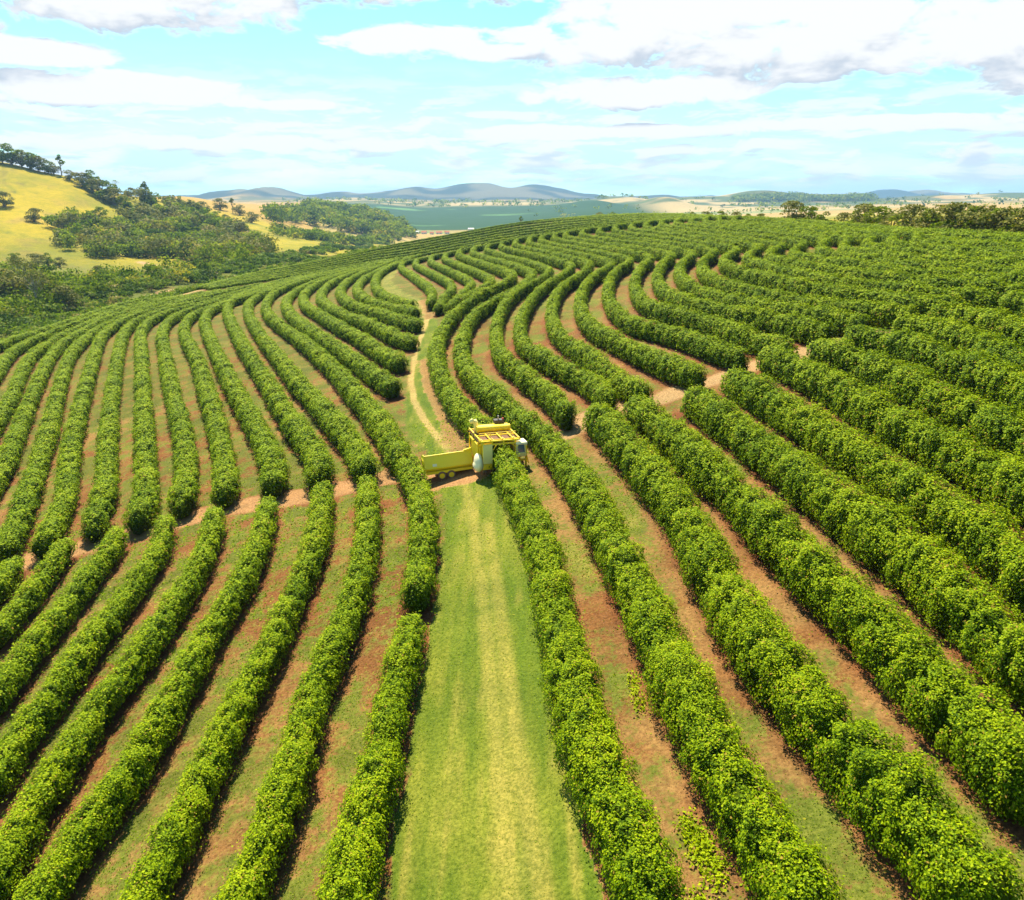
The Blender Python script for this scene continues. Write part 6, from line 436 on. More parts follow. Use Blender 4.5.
# beyond the plantation: land cover by region
over = gy-np.interp(gx/np.maximum(gy, 1), EDGE_U, EDGE_Y)
upx = 512+839*gx/np.maximum(gy, 1.)
srow = 197+880*(CAM_H-gz)/np.maximum(gy, 1.)
PAST = np.array((.40, .30, .012)); PAST2 = np.array((.24, .225, .012)); DRY = np.array((.42, .25, .055)); PALE = np.array((.44, .32, .13)); CROP = np.array((.020, .066, .008)); CROPL = np.array((.10, .21, .05)); WOODG = np.array((.05, .08, .015)); BUSH = np.array((.10, .13, .02)); MTN = np.array((.022, .042, .026)); MTND = np.array((.20, .17, .09))
nf = fb(gx, gy, 60, 51); ng = fb(gx, gy, 260, 61); nh = fb(gx, gy, 900, 71); nk = fb(gx, gy, 22, 81)
ny_ = fb(gx, gy, 6, 83); fa = L3(PAST, PAST2, smooth(.35, .65, nf*.5+nk*.25+ny_*.25)); fa = L3(fa, WOODG*1.3, .6*smooth(.62, .72, nk*.5+ny_*.5)); fa = L3(fa, DRY, .45*smooth(.5, .7, nk)*smooth(1000, 600, gy)); fa = L3(fa, PALE, smooth(1000, 1400, gy)*.75)
fa = L3(fa, DRY, smooth(1000, 1150, gy)*smooth(330, 300, upx)*.8)
mid = smooth(1350, 1600, gy)*smooth(330, 400, upx); fa = L3(fa, PALE, mid); fa = L3(fa, CROPL, mid*smooth(.56, .6, ng)*.7); fa = L3(fa, DRY, mid*smooth(.52, .48, nh)*.6)
shaded_crop = smooth(1950, 2050, gy)*smooth(3900, 3600, gy)*smooth(300, 330, upx)*smooth(690, 640, upx+ (gy-2400)*.02)
fa = L3(fa, CROP, shaded_crop); fa = L3(fa, CROPL, shaded_crop*smooth(.62, .66, fb(gx, gy*2.2, 500, 91))*smooth(560, 480, upx))  # plateau crop: cloud shadow is painted into its dark green
fa = L3(fa, WOODG, smooth(2900, 3300, gy)*smooth(.5, .58, ng)*(1-shaded_crop)*.8)
fa = L3(fa, MTN, smooth(5200, 5600, gy)); fa = L3(fa, MTND, smooth(5200, 5600, gy)*smooth(.56, .64, nh)*.7)
fa = L3(fa, BUSH, smooth(640, 380, gy)*smooth(-5, 20, over)*(upx < 420)*(.9))
fa = L3(fa, SOIL, smooth(.62, .72, fb(gx, gy, 14, 95))*smooth(520, 300, gy)*.6)
road = seg_dist(gx, gy, SCENERY['road']); near = smooth(6, 3., road); fa = L3(fa, SAND*.9, near)
redb = smooth(14, 7, np.abs(seg_dist(gx, gy-14*0, [(p[0], p[1]-14) for p in SCENERY['road']])))*smooth(.42, .55, nk); fa = L3(fa, SOIL, redb*.8)
fa = L3(fa, SAND, smooth(3.5, 1.5, seg_dist(gx, gy, SCENERY['path']))); fa = L3(fa, SAND*.95, smooth(3.5, 1.5, seg_dist(gx, gy, SCENERY['baresoil'])))
fo = smooth(-4, 8, over+wob*6)
ca = ca*(1-fo[:, None])+fa*fo[:, None]; cb = L3(cb, fa*.9, fo); gm = gm*(1-fo)+.5*fo

def ground_material():
    m, t, b, o = material('ground_cover', .95, .08)
    A_ = t.new('ShaderNodeAttribute', attribute_name='green_layer'); B_ = t.new('ShaderNodeAttribute', attribute_name='bare_layer'); M_ = t.new('ShaderNodeAttribute', attribute_name='cover')
    geo = t.new('ShaderNodeNewGeometry'); pos = geo.outputs['Position']
    n = t.noise(pos, 2.2, 7, .68); nn = t.noise(pos, 7., 7, .8); nb = t.noise(pos, .5, 4, .6); nv = t.noise(pos, .02, 6, .7); nw = t.noise(pos, .16, 8, .75)
    f = t.m('ADD', M_.outputs['Fac'], t.m('ADD', t.m('MULTIPLY', t.m('SUBTRACT', n, .5), 1.7), t.m('MULTIPLY', t.m('SUBTRACT', nn, .5), 1.3)))
    f = t.rng(f, .30, .70)
    g = t.mix(t.rng(nn, .3, .7), t.mix(1., A_.outputs['Color'], (.42, .52, .4), 'MULTIPLY'), t.mix(1., A_.outputs['Color'], (1.55, 1.4, 1.7), 'MULTIPLY'))
    s = t.mix(t.rng(nn, .3, .7), t.mix(1., B_.outputs['Color'], (.48, .44, .42), 'MULTIPLY'), t.mix(1., B_.outputs['Color'], (1.5, 1.5, 1.5), 'MULTIPLY'))
    c = t.mix(f, s, g)
    c = t.mix(t.rng(nb, .35, .65, 0, .35), c, t.mix(1., c, (.72, .74, .7), 'MULTIPLY'))
    c = t.mix(t.rng(nv, .35, .65, 0, .4), c, t.mix(1., c, (.78, .85, .8), 'MULTIPLY'))
    c = t.mix(t.rng(nw, .42, .62, 0, .45), c, t.mix(1., c, (.60, .72, .7), 'MULTIPLY'))
    t.l.new(c, b.inputs['Base Color'])
    bp = t.new('ShaderNodeBump'); bp.inputs['Distance'].default_value = .07; bp.inputs['Strength'].default_value = .7
    t.l.new(t.m('ADD', n, t.m('MULTIPLY', nn, .5)), bp.inputs['Height']); t.l.new(bp.outputs[0], b.inputs['Normal'])
    return m
GROUND = ground_material()
nr, nc = Gx.shape; idx = np.arange(NV).reshape(nr, nc)
Q = np.stack([idx[:-1, :-1], idx[:-1, 1:], idx[1:, 1:], idx[1:, :-1]], -1).reshape(-1, 4)
fm = lambda a: a[Q].mean(1)
V = np.c_[gx, gy, gz]
cls = np.zeros(len(Q), int)
cls[fm(over) > 60] = 3
cls[(fm(np.maximum(w1, np.maximum(w2, w3))) > .5)] = 2
cls[(fm(on_track.astype(float)) > .5) & (fm(w1) < .5)] = 1
for k, (nm, lab, cat) in enumerate((('ground', 'bare red soil and patchy grass between the coffee hedges', 'ground'), ('grass_track', 'mown grass track with pale wheel ruts running up from the bottom edge', 'track'),
                                    ('dirt_track', 'bare pinkish dirt track crossing between the hedge ends', 'track'), ('hills', 'yellow pasture hills, fields and distant blue mountains', 'hills'))):
    q = Q[cls == k]; u, inv = np.unique(q, return_inverse=True)
    me = np_mesh(nm, V[u], inv.reshape(q.shape), [GROUND], smooth_shade=True, cols={'green_layer': ca[u], 'bare_layer': cb[u], 'cover': gm[u]})
    attrs(link(bpy.data.objects.new(nm, me)), lab, cat, kind='structure')

# ---------------------------------------------------------------- leaves
def leaf_quads(C, N, size, aspect=.55, droop=0.):
    "diamond leaves centred at C facing N"
    n = len(C); r = rng.normal(size=(n, 3)); T = np.cross(N, r); T /= np.linalg.norm(T, axis=1, keepdims=True)+1e-9
    B = np.cross(N, T); s = size[:, None]*.5; w = s*aspect
    V = np.stack([C-T*s, C-B*w+T*s*.1, C+T*s, C+B*w+T*s*.1], 1)
    return V.reshape(-1, 3)
def hedge_mesh(name, P, hw, hh, seed, opening=None):
    r = np.random.default_rng(seed)
    P = np.asarray(P, float); s0 = np.r_[0, np.cumsum(np.hypot(*np.diff(P, axis=0).T))]; L = s0[-1]
    px_ = lambda s: np.interp(s, s0, P[:, 0]); py_ = lambda s: np.interp(s, s0, P[:, 1])
    def frame(s):
        e = .6; x, y = px_(s), py_(s); tx = px_(np.minimum(s+e, L))-px_(np.maximum(s-e, 0)); ty = py_(np.minimum(s+e, L))-py_(np.maximum(s-e, 0))
        l = np.hypot(tx, ty)+1e-9; return x, y, ty/l, -tx/l, tx/l, ty/l          # position, right-hand normal, tangent
    ph = r.uniform(0, 100)
    notch = np.sort(r.uniform(0, L, max(1, int(L/11)))); nd = r.uniform(.08, .35, len(notch))
    def prof(s):
        e = np.minimum(s, L-s); cap = np.sqrt(np.clip(1-(1-np.clip(e/1.1, 0, 1))**2, .02, 1))
        big = vnoise(s/2.1+ph, s*0, seed); med = vnoise(s/.85+ph, s*0+3, seed+5)
        k = .82+.22*big+.16*med
        g = np.zeros_like(s)
        if L < 90:
            for a_, b_ in zip(notch, nd): g = np.maximum(g, b_*np.exp(-((s-a_)/.38)**2))
        w = hw*k*cap*(1-.5*g); h = hh*(.87+.16*big+.10*med)*(.35+.65*cap)*(1-.5*g)
        if opening is not None:
            d = np.hypot(px_(s)-opening[0], py_(s)-opening[1]); f = smooth(3.4, 2.2, d); w = w*(1-f)+.74*f; h = h*(1-f)+2.12*f
        return w, h
    def surf(s, th, off=0.):
        x, y, nx, ny, tx, ty = frame(s); w, h = prof(s)
        c, sn = np.cos(th), np.sin(th)
        lob = (vnoise(s*1.5+ph, th*2.2, seed+9)-.5)*.50+(vnoise(s*3.6+ph, th*5., seed+12)-.5)*.40
        lat = np.sign(c)*np.abs(c)**.75*(w+lob*hw*.8+off); up = .22+(h-.22)*np.clip(sn, 0, 1)**.72+(lob*hh*.22+off)*np.clip(sn+.2, 0, 1)
        lat = lat*np.where(up < .75, .72+.28*up/.75, 1)
        X = x+nx*lat; Y = y+ny*lat
        N = np.stack([nx*c*.9, ny*c*.9, sn*1.0+.05], -1)
        return X, Y, up, N
    dist = np.hypot(px_(np.linspace(0, L, 50)), py_(np.linspace(0, L, 50))-0).min()
    step = np.clip(dist/110., .35, 1.6); ns = max(4, int(L/step)); ss = np.linspace(0.02, L-.02, ns); th = np.linspace(0, math.pi, 10)
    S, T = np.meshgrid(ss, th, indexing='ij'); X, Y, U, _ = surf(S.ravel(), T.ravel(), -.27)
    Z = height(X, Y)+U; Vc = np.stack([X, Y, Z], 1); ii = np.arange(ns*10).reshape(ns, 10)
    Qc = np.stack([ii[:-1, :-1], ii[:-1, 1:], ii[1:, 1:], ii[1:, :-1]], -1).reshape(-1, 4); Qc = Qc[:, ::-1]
    # leaves, finer where the row runs close to the drone
    seg = np.linspace(0, L, max(2, int(L/3))+1); mid = .5*(seg[1:]+seg[:-1]); dl = seg[1]-seg[0]
    dm = np.sqrt(px_(mid)**2+py_(mid)**2+300)
    size = np.interp(dm, [0, 34, 80, 150, 280, 450], [.105, .105, .20, .29, .40, .6])
    area = .5*size*size*.62; peri = 2*hh+1.6*hw
    cnt = (dl*peri*np.interp(dm, [30, 60, 150], [1.45, 1.3, 1.05])/area*DENS).astype(int)
    s = np.concatenate([r.uniform(seg[i], seg[i+1], cnt[i]) for i in range(len(mid))]); sz = np.repeat(size, cnt)*r.uniform(.7, 1.25, len(s))
    th = r.uniform(.0, 1, len(s)); th = math.pi*(.5+.5*np.sign(th-.5)*np.abs(2*th-1)**1.03)
    X, Y, U, N = surf(s, th, 0.)
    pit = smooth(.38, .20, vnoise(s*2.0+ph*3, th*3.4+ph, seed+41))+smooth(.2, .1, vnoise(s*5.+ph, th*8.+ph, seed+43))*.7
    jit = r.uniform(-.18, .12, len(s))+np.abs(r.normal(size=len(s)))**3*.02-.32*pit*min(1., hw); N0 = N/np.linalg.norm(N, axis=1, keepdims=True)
    C = np.stack([X, Y, height(X, Y)+U], 1)+N0*jit[:, None]
    dk = np.interp(sz, [.12, .28, .5], [.50, .36, .27])[:, None]; Nn = N0*1.5+r.normal(size=(len(s), 3))*dk+np.array([0, 0, .15]); Nn /= np.linalg.norm(Nn, axis=1, keepdims=True)
    flip = (Nn*N0).sum(1) < -.2; Nn[flip] *= -1
    Vl = leaf_quads(C, Nn, sz, .60)
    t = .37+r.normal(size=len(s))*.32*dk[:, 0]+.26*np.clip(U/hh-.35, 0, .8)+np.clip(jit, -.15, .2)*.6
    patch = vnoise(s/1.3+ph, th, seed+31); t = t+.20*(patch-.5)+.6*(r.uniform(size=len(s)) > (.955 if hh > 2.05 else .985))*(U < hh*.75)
    ql = np.arange(len(Vl)).reshape(-1, 4)+len(Vc)
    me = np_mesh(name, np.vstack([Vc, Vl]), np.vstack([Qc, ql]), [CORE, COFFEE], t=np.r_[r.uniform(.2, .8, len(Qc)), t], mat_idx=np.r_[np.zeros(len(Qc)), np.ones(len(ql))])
    return me, len(ql)
DENS = 1.0
ORD = ['zeroth', 'first', 'second', 'third', 'fourth', 'fifth', 'sixth', 'seventh', 'eighth', 'ninth', 'tenth', 'eleventh', 'twelfth', 'thirteenth', 'fourteenth', 'fifteenth', 'sixteenth', 'seventeenth', 'eighteenth', 'nineteenth', 'twentieth']
def row_label(n):
    k = n[0]; i = int(n[1:].rstrip('b'))
    if n == 'D1b': return 'bushy coffee hedge along the left edge of the grass track, running to the bottom edge'
    if n == 'D1': return 'short coffee hedge just below the yellow trailer, left of the grass track'
    if k == 'U':
        if i <= -5: return 'curving coffee hedge on the outer left slope, %s from the valley scrub' % ORD[i+10]
        if i <= 5: return 'coffee hedge ending above the left dirt track, %s leftward from the yellow trailer' % ORD[6-i]
        if i == 6: return 'coffee hedge ending at the small pale post beside the grass track'
        return 'coffee hedge ending left of the grass track, %s up from the pale post' % ORD[i-6]
    if k == 'D': return 'coffee hedge below the left dirt track, %s leftward from the grass track' % ORD[i]
    if n == 'R1': return 'long coffee hedge running through the arch of the yellow harvester'
    if n == 'R2': return 'long unbroken coffee hedge immediately right of the yellow harvester'
    if k == 'R': return 'winding coffee hedge ending above the right cross track, %s rightward from the harvester' % ORD[i-1]
    if k == 'L': return 'thick coffee hedge below the right cross track, %s rightward from the harvester' % ORD[i-1]
    if k == 'S': return 'wavy coffee hedge ending at the far bend of the grass track, %s from the bend' % ORD[i]
    if k == 'T': return 'nearly straight distant coffee hedge on the right brow, %s above the hooked hedges' % ORD[i]
    if k == 'B': return 'thin coffee hedge on the far left slope, %s down from the skyline' % ORD[i+1]
    return 'thin coffee hedge along the right skyline, %s down from the dark trees' % ORD[i+1]
def row_size(n):
    if n in ('D1b', 'D1'): return .84, 1.85
    if n[0] == 'D': return .80, 1.8
    if n[0] == 'U': return (1.04, 2.0)
    if n[0] == 'S': return .84, 1.9
    if n[0] == 'L': return 1.0, 2.35
    if n in ('R1', 'R2'): return .94, 2.1
    if n[0] == 'R': return .80, 2.15
    if n[0] in 'BC': return .85, 1.25
    return .95, 1.6
HARV = (-1.15, 59.4)
total = 0
def clean_ends(n, P):
    return P
for i, (n, P) in enumerate(ROW_LINES.items()):
    hw, hh = row_size(n)
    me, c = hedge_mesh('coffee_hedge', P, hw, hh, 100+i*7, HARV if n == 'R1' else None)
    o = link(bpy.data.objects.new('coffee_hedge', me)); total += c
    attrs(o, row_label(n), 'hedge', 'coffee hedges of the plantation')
print('hedge leaves', total)

# ---------------------------------------------------------------- trees, woods and scrub
def tube(V, Qd, pts, rad, k=7):
    base = len(V); pts = [np.array(p, float) for p in pts]
    for i, p in enumerate(pts):
        d = pts[min(i+1, len(pts)-1)]-pts[max(i-1, 0)]; d /= np.linalg.norm(d)+1e-9
        a = np.cross(d, (1, 0, .01) if abs(d[0]) < .9 else (0, 1, 0)); a /= np.linalg.norm(a); b = np.cross(d, a)
        for j in range(k):
            q = 2*math.pi*j/k; V.append(p+rad[i]*(a*math.cos(q)+b*math.sin(q)))
    for i in range(len(pts)-1):
        for j in range(k): Qd.append([base+i*k+j, base+i*k+(j+1) % k, base+(i+1)*k+(j+1) % k, base+(i+1)*k+j])
def crown_leaves(lobes, n, size, r, flat=.35):
    "lobes: (x, y, z, rx, rz)"
    lobes = np.asarray(lobes, float); w = lobes[:, 3]**2; k = r.choice(len(lobes), n, p=w/w.sum())
    d = r.normal(size=(n, 3)); d /= np.linalg.norm(d, axis=1, keepdims=True); d[:, 2] = np.where(d[:, 2] < -.5, -d[:, 2], d[:, 2])
    rad = r.uniform(.55, 1.12, n)**.6
    C = lobes[k, :3]+d*np.c_[lobes[k, 3], lobes[k, 3], lobes[k, 4]]*rad[:, None]
    N = d+r.normal(size=(n, 3))*.55+np.array([0, 0, flat]); N /= np.linalg.norm(N, axis=1, keepdims=True)
    sz = size*r.uniform(.6, 1.3, n)
    return C, N, sz, .45+r.normal(size=n)*.17+(r.uniform(size=len(lobes))[k]-.5)*.35
def tree_proto(kind, seed):
    "unit tree one metre high: crown mesh and trunk mesh"
    r = np.random.default_rng(seed); V = []; Qd = []
    if kind == 3:      # palm
        tube(V, Qd, [(0, 0, 0), (.01, 0, .4), (.0, .01, .82)], [.022, .016, .014])
        C = []; N = []; S = []
        Vl = []
        for j in range(15):
            a = j*2.4; up = r.uniform(.0, .5)
            for q in np.linspace(.08, 1, 9):
                p = np.array((math.cos(a)*q*.24, math.sin(a)*q*.24, .83+up*q*.18-.22*q*q)); C.append(p); N.append(r.normal(size=3)*.3+(0, 0, 1)); S.append(.075)
        C = np.array(C); N = np.array(N); N /= np.linalg.norm(N, axis=1, keepdims=True)
        Vl = leaf_quads(C, N, np.array(S), .5); t = r.uniform(.2, .6, len(C))
    else:
        hgt, wid, nl, base, n, sz = {0: (1., .46, 12, .12, 700, .06), 1: (1., .56, 15, .08, 800, .065), 2: (1., .24, 8, .45, 420, .05), 4: (1., .42, 15, .30, 620, .04), 5: (1., .6, 10, .12, 500, .06)}[kind]
        top = .62
        tube(V, Qd, [(0, 0, -.03), (r.normal()*.015, r.normal()*.015, base), (r.normal()*.03, r.normal()*.03, top)], [.030, .020, .010])
        lobes = []
        for j in range(nl):
            a = j*2.399+r.uniform(-.3, .3); q = math.sqrt((j+.5)/nl); z = r.uniform(base+.08, .86)
            e = math.sqrt(max(.1, 1-((z-.55)/.5)**2)); x, y = math.cos(a)*q*wid*.72*e, math.sin(a)*q*wid*.72*e
            lobes.append((x, y, z, wid*r.uniform(.26, .40), wid*r.uniform(.20, .32)))
            tube(V, Qd, [(0, 0, base*.8+r.uniform(0, .12)), (x*.55, y*.55, z*.75+.03), (x, y, z)], [.014, .008, .004], 5)
        lobes.append((0, 0, .86, wid*.34, .13))
        C, N, S, t = crown_leaves(lobes, n*2, sz, r)
        Vl = leaf_quads(C, N, S, .75)
    mat = {0: TREE, 1: TREE_OLIVE, 2: TREE, 3: TREE, 4: TREE_OLIVE, 5: SCRUB}[kind]
    cm = np_mesh('crown', Vl, np.arange(len(Vl)).reshape(-1, 4), [mat], t=t)
    tm = np_mesh('trunk', np.array(V), np.array(Qd), [PALEBARK if kind in (3, 4) else BARK], smooth_shade=True)
    return cm, tm
PROTO = {}
def plant(kind, x, y, h, label, name='tree', cat='tree', group=None, sink=.0, wide=1.):
    v = random.randrange(4); key = (kind, v)
    if key not in PROTO: PROTO[key] = tree_proto(kind, 900+kind*10+v)
    e = empty(name, (x, y, float(height(x, y))-sink), random.uniform(0, 6.28)); e.scale = (h*wide, h*wide, h)
    link(bpy.data.objects.new('crown', PROTO[key][0]), e); link(bpy.data.objects.new('trunk', PROTO[key][1]), e)
    return attrs(e, label, cat, group)
KIND = {0: 'dark rounded tree', 1: 'olive spreading tree', 2: 'tall slim tree', 3: 'slender palm', 4: 'pale barked tree', 5: 'low pale bush'}
NAME = {0: 'tree', 1: 'tree', 2: 'tree', 3: 'palm_tree', 4: 'tree', 5: 'bush'}
where = []
T = SCENERY['trees']
wh = ['at the left picture edge on the hilltop']+['on the left hilltop skyline, %s from the picture edge' % ORD[i] for i in range(2, 8)]
spots = wh+['standing alone on the left hilltop skyline', 'at the end of the hilltop tree line']+['in the skyline row behind the palm, %s from its left end' % ORD[i] for i in range(1, 7)]
spots += ['silhouetted against the sky on the left ridge', 'just right of the ridge palm', 'on the ridge left of the tall pair', 'tallest of the pair where the ridge meets the sky', 'at the right foot of the tall ridge pair', 'below the palm on the ridge',
          'alone in the upper yellow pasture', 'at the edge of the pasture above the wood', 'at the left picture edge in the yellow pasture', 'alone on the golden slope, just right of the ridge',
          'on the golden slope, second right of the ridge', 'on the golden slope, third right of the ridge', 'standing highest on the golden slope', 'beside the slim tree on the golden slope', 'on the golden slope, rightmost of the row',
          'at the upper right corner of the wood', 'above the wood, left of the golden field', 'above the wood, nearer the golden field', 'poking out of the left side of the wood', 'in the valley scrub, nearest the left picture edge',
          'leaning in the valley scrub, crown tallest there', 'in the valley scrub right of the leaning pale tree', 'in the valley scrub at the picture edge, low', 'at the right end of the valley grove', 'beside the bare soil patch at the field corner',
          'by the dirt road below the pasture', 'where the dirt road meets the scrub', 'above the dirt road near the picture edge', 'above the dirt road, second from the picture edge', 'above the dirt road, third from the picture edge']
for i, (x, y, h, k) in enumerate(T):
    lab = KIND[k]+' '+(spots[i] if i < len(spots) else 'on the left hillside, number %d' % i)
    plant(k, x, y, h*1.2, lab, NAME[k], 'bush' if k == 5 else 'tree', 'trees on the left hillside', h*(.14 if k in (0, 1) else .03), 1.35 if k in (0, 1, 5) else 1.)
for i, (x, y, h, k) in enumerate(SCENERY['rim']):
    n = len(SCENERY['rim'])
    if i < 21: lab = '%s in the belt behind the right brow, %s from its left end' % (KIND[k], ORD[i+1] if i < 20 else 'last')
    elif i < 29: lab = '%s over the middle coffee skyline, %s from the left' % (('bushy tree'), ORD[i-20])
    else: lab = 'small tree top peeping over the skyline above the winding hedges'
    plant(k, x, y, max(h, 3.)*(1.1 if i < 21 else .75), lab, 'tree', 'tree', 'trees behind the brow', h*.06, 1.3)
def poly_area_samples(P, n, r):
    P = np.asarray(P, float); out = np.zeros((0, 2))
    # sample evenly by bearing and log distance so that the far part is not starved
    d = P[:, 1]; u = P[:, 0]/d
    PP = np.c_[u*100, np.log(d)*30]
    for _ in range(60):
        q = r.uniform(PP.min(0), PP.max(0), (n*2, 2)); m = inside_poly(q[:, 0], q[:, 1], PP); out = np.vstack([out, q[m]])
        if len(out) >= n: break
    out = out[:n]; yy = np.exp(out[:, 1]/30); return np.c_[out[:, 0]/100*yy, yy]
def mass(name, polys, n, h, w, leaves, mat, label, cat, seed, pxleaf=.0026, trunk_mat=None, keep=None):
    r = np.random.default_rng(seed); P = poly_area_samples(polys, n, r) if isinstance(polys, list) else polys
    if keep is not None: P = P[keep(P)]
    P = P[seg_dist(P[:, 0], P[:, 1], SCENERY['path']) > 27]
    n = len(P); z = height(P[:, 0], P[:, 1]); H = h*r.uniform(.55, 1.25, n); W = w*r.uniform(.6, 1.3, n); nl = 5
    Cs = []; Ns = []; Ss = []; Ts = []
    k = np.repeat(np.arange(n), leaves); m = len(k)
    ang = r.uniform(0, 2*math.pi, (n, nl)); ld = r.uniform(.1, .75, (n, nl)); lz = r.uniform(.35, .8, (n, nl)); li = r.integers(0, nl, m)
    a = ang[k, li]; q = ld[k, li]
    d = r.normal(size=(m, 3)); d /= np.linalg.norm(d, axis=1, keepdims=True); rad = r.uniform(.5, 1.1, m)
    C = np.c_[P[k, 0]+np.cos(a)*q*W[k]*.6+d[:, 0]*W[k]*.5*rad, P[k, 1]+np.sin(a)*q*W[k]*.6+d[:, 1]*W[k]*.5*rad, z[k]+H[k]*lz[k, li]+np.abs(d[:, 2])*H[k]*.35*rad-(d[:, 2] < -.3)*H[k]*.45]
    N = d+r.normal(size=(m, 3))*.4+np.array([0, 0, .3]); N /= np.linalg.norm(N, axis=1, keepdims=True)
    sz = np.clip(np.hypot(C[:, 0], C[:, 1])*pxleaf, .25, 9)*r.uniform(.7, 1.4, m)
    tone = r.normal(size=n)*.25
    V = leaf_quads(C, N, sz, .75); Qd = np.arange(len(V)).reshape(-1, 4)
    me = np_mesh(name, V, Qd, [mat], t=.45+tone[k]+r.normal(size=m)*.13)
    attrs(link(bpy.data.objects.new(name, me)), label, cat, kind='stuff')
mass('woodland', SCENERY['wood'], 280, 9.5, 11., 260, TREE, 'dark mixed wood filling the gully of the yellow hillside', 'woodland', 1)
mass('woodland', SCENERY['wood'], 120, 12., 12., 220, TREE_OLIVE, 'paler olive trees mixed through the gully wood', 'woodland', 2)
mass('scrub', SCENERY['scrub'], 800, 3.4, 6., 140, SCRUB, 'pale green scrub filling the valley below the coffee', 'scrub', 3)
rq = np.random.default_rng(44); uq = rq.uniform(-.80, -.16, 1500); oq = None; yq = np.interp(uq, EDGE_U, EDGE_Y)+12+rq.uniform(0, 1, 1500)**1.4*170
mass('scrub', np.c_[uq*yq, yq], 0, 2.4, 4.6, 110, SCRUB, 'low brush along the foot of the left coffee slope', 'scrub', 45, keep=lambda P: seg_dist(P[:, 0], P[:, 1], SCENERY['baresoil']) > 7)
mass('woodland', SCENERY['scrub'], 130, 8.0, 7.5, 200, TREE, 'taller green trees scattered in the valley scrub', 'woodland', 4, keep=lambda P: (P[:, 0]/P[:, 1] < -.32))
mass('grove', SCENERY['grove'], 560, 18., 20., 110, TREE, 'wooded round hill beyond the golden pasture', 'woodland', 5)
mass('tree_belt', SCENERY['belt'], 160, 9., 10., 70, TREE, 'belt of trees in the dip before the wooded hill', 'woodland', 6)
mass('far_forest', SCENERY['ridge'], 420, 24., 45., 26, TREE, 'dark forest strip on the far right ridge', 'forest', 7, .0022)
# far trees sprinkled along field edges
rr = np.random.default_rng(8)
u = np.r_[rr.uniform(-.28, .16, 260), rr.uniform(.02, .62, 330)]; yy = np.r_[rr.uniform(3600, 5200, 260), rr.uniform(1800, 5200, 330)]
k = fb(u*yy, yy, 420, 33) > .5
mass('far_trees', np.c_[u*yy, yy][k], 0, 16., 26., 14, TREE, 'scattered trees along the far field edges', 'trees', 9, .0022)
# grass tufts in the lanes and on the track
def grass(n, label, test, seed, h, size):
    r = np.random.default_rng(seed); a = r.uniform(-.78, .78, n*3); y = 14+ (75-14)*r.uniform(size=n*3)**1.6; x = a*(y+6)
    k = test(x, y, r); x, y = x[k][:n], y[k][:n]; m = len(x); s = size*np.clip(np.hypot(x, y)/28, .8, 2.6)*r.uniform(.6, 1.3, m)
    z = height(x, y); ang = r.uniform(0, 6.28, m); lean = r.normal(size=(m, 2))*.5; dx, dy = np.cos(ang)*s*.35, np.sin(ang)*s*.35; hgt = h*s/size*.7*r.uniform(.5, 1.3, m)
    V = np.stack([np.c_[x-dx, y-dy, z-.01], np.c_[x+dx, y+dy, z-.01], np.c_[x+dx*.5+lean[:, 0]*hgt, y+dy*.5+lean[:, 1]*hgt, z+hgt], np.c_[x-dx*.7+lean[:, 0]*hgt, y-dy*.7+lean[:, 1]*hgt, z+hgt*.8]], 1).reshape(-1, 3)
    t = .32+.45*fb(x, y, 3, 21)+r.normal(size=m)*.16-.12
    dd = rut_field(x, y); on = inside_poly(x, y, track_poly); t = np.where(on, t+.1+.3*smooth(.8, .1, dd), t)
    me = np_mesh('grass', V, np.arange(len(V)).reshape(-1, 4), [GRASSM], t=t)
    attrs(link(bpy.data.objects.new('grass', me)), label, 'grass', kind='stuff')
def lane_test(x, y, r):
    on = inside_poly(x, y, track_poly); d = row_field(x, y); tx = np.interp(y, [p[1] for p in TRACKS['rut1']], [p[0] for p in TRACKS['rut1']])
    g = fb(x, y, 1.6, 31); p = np.where(x > tx, (fb(x, y, 5, 21) > .54)*.8+.05, (g < .58)*.9+.1)
    p = p*(d > .75)*smooth(74, 48, y)*(bank_field(x, y) > 2.8)*(cross_field(x, y) > 1.7)*(crossr_field(x, y) > 1.4)
    return (r.uniform(size=len(x)) < p) & ~on
grass(90000, 'short green grass in the lanes between the hedges', lane_test, 71, .05, .08)
grass(40000, 'short mown grass of the central track', lambda x, y, r: inside_poly(x, y, track_poly) & (cross_field(x, y) > 1.6), 72, .045, .07)
# leafy weeds in the red lane
def weeds():
    r = np.random.default_rng(5); C = []
    for (x, y), n, w in zip(TRACKS['weeds'], (260, 380, 320, 90, 120, 80, 180), (.35, .4, .4, .25, .3, .25, .3)):
        p = np.c_[r.normal(size=n)*w*.6+x, r.normal(size=n)*w*1.1+y]; C.append(np.c_[p, height(p[:, 0], p[:, 1])+r.uniform(.02, .35, n)*w*1.6])
    C = np.vstack(C); N = r.normal(size=C.shape)*.5+np.array([0, 0, 1.]); N /= np.linalg.norm(N, axis=1, keepdims=True)
    V = leaf_quads(C, N, r.uniform(.08, .16, len(C)), .7)
    me = np_mesh('weeds', V, np.arange(len(V)).reshape(-1, 4), [COFFEE], t=r.uniform(.5, .9, len(C)))
    attrs(link(bpy.data.objects.new('weeds', me)), 'bright leafy weeds on the red soil lane at lower right', 'weeds', kind='stuff')
weeds()

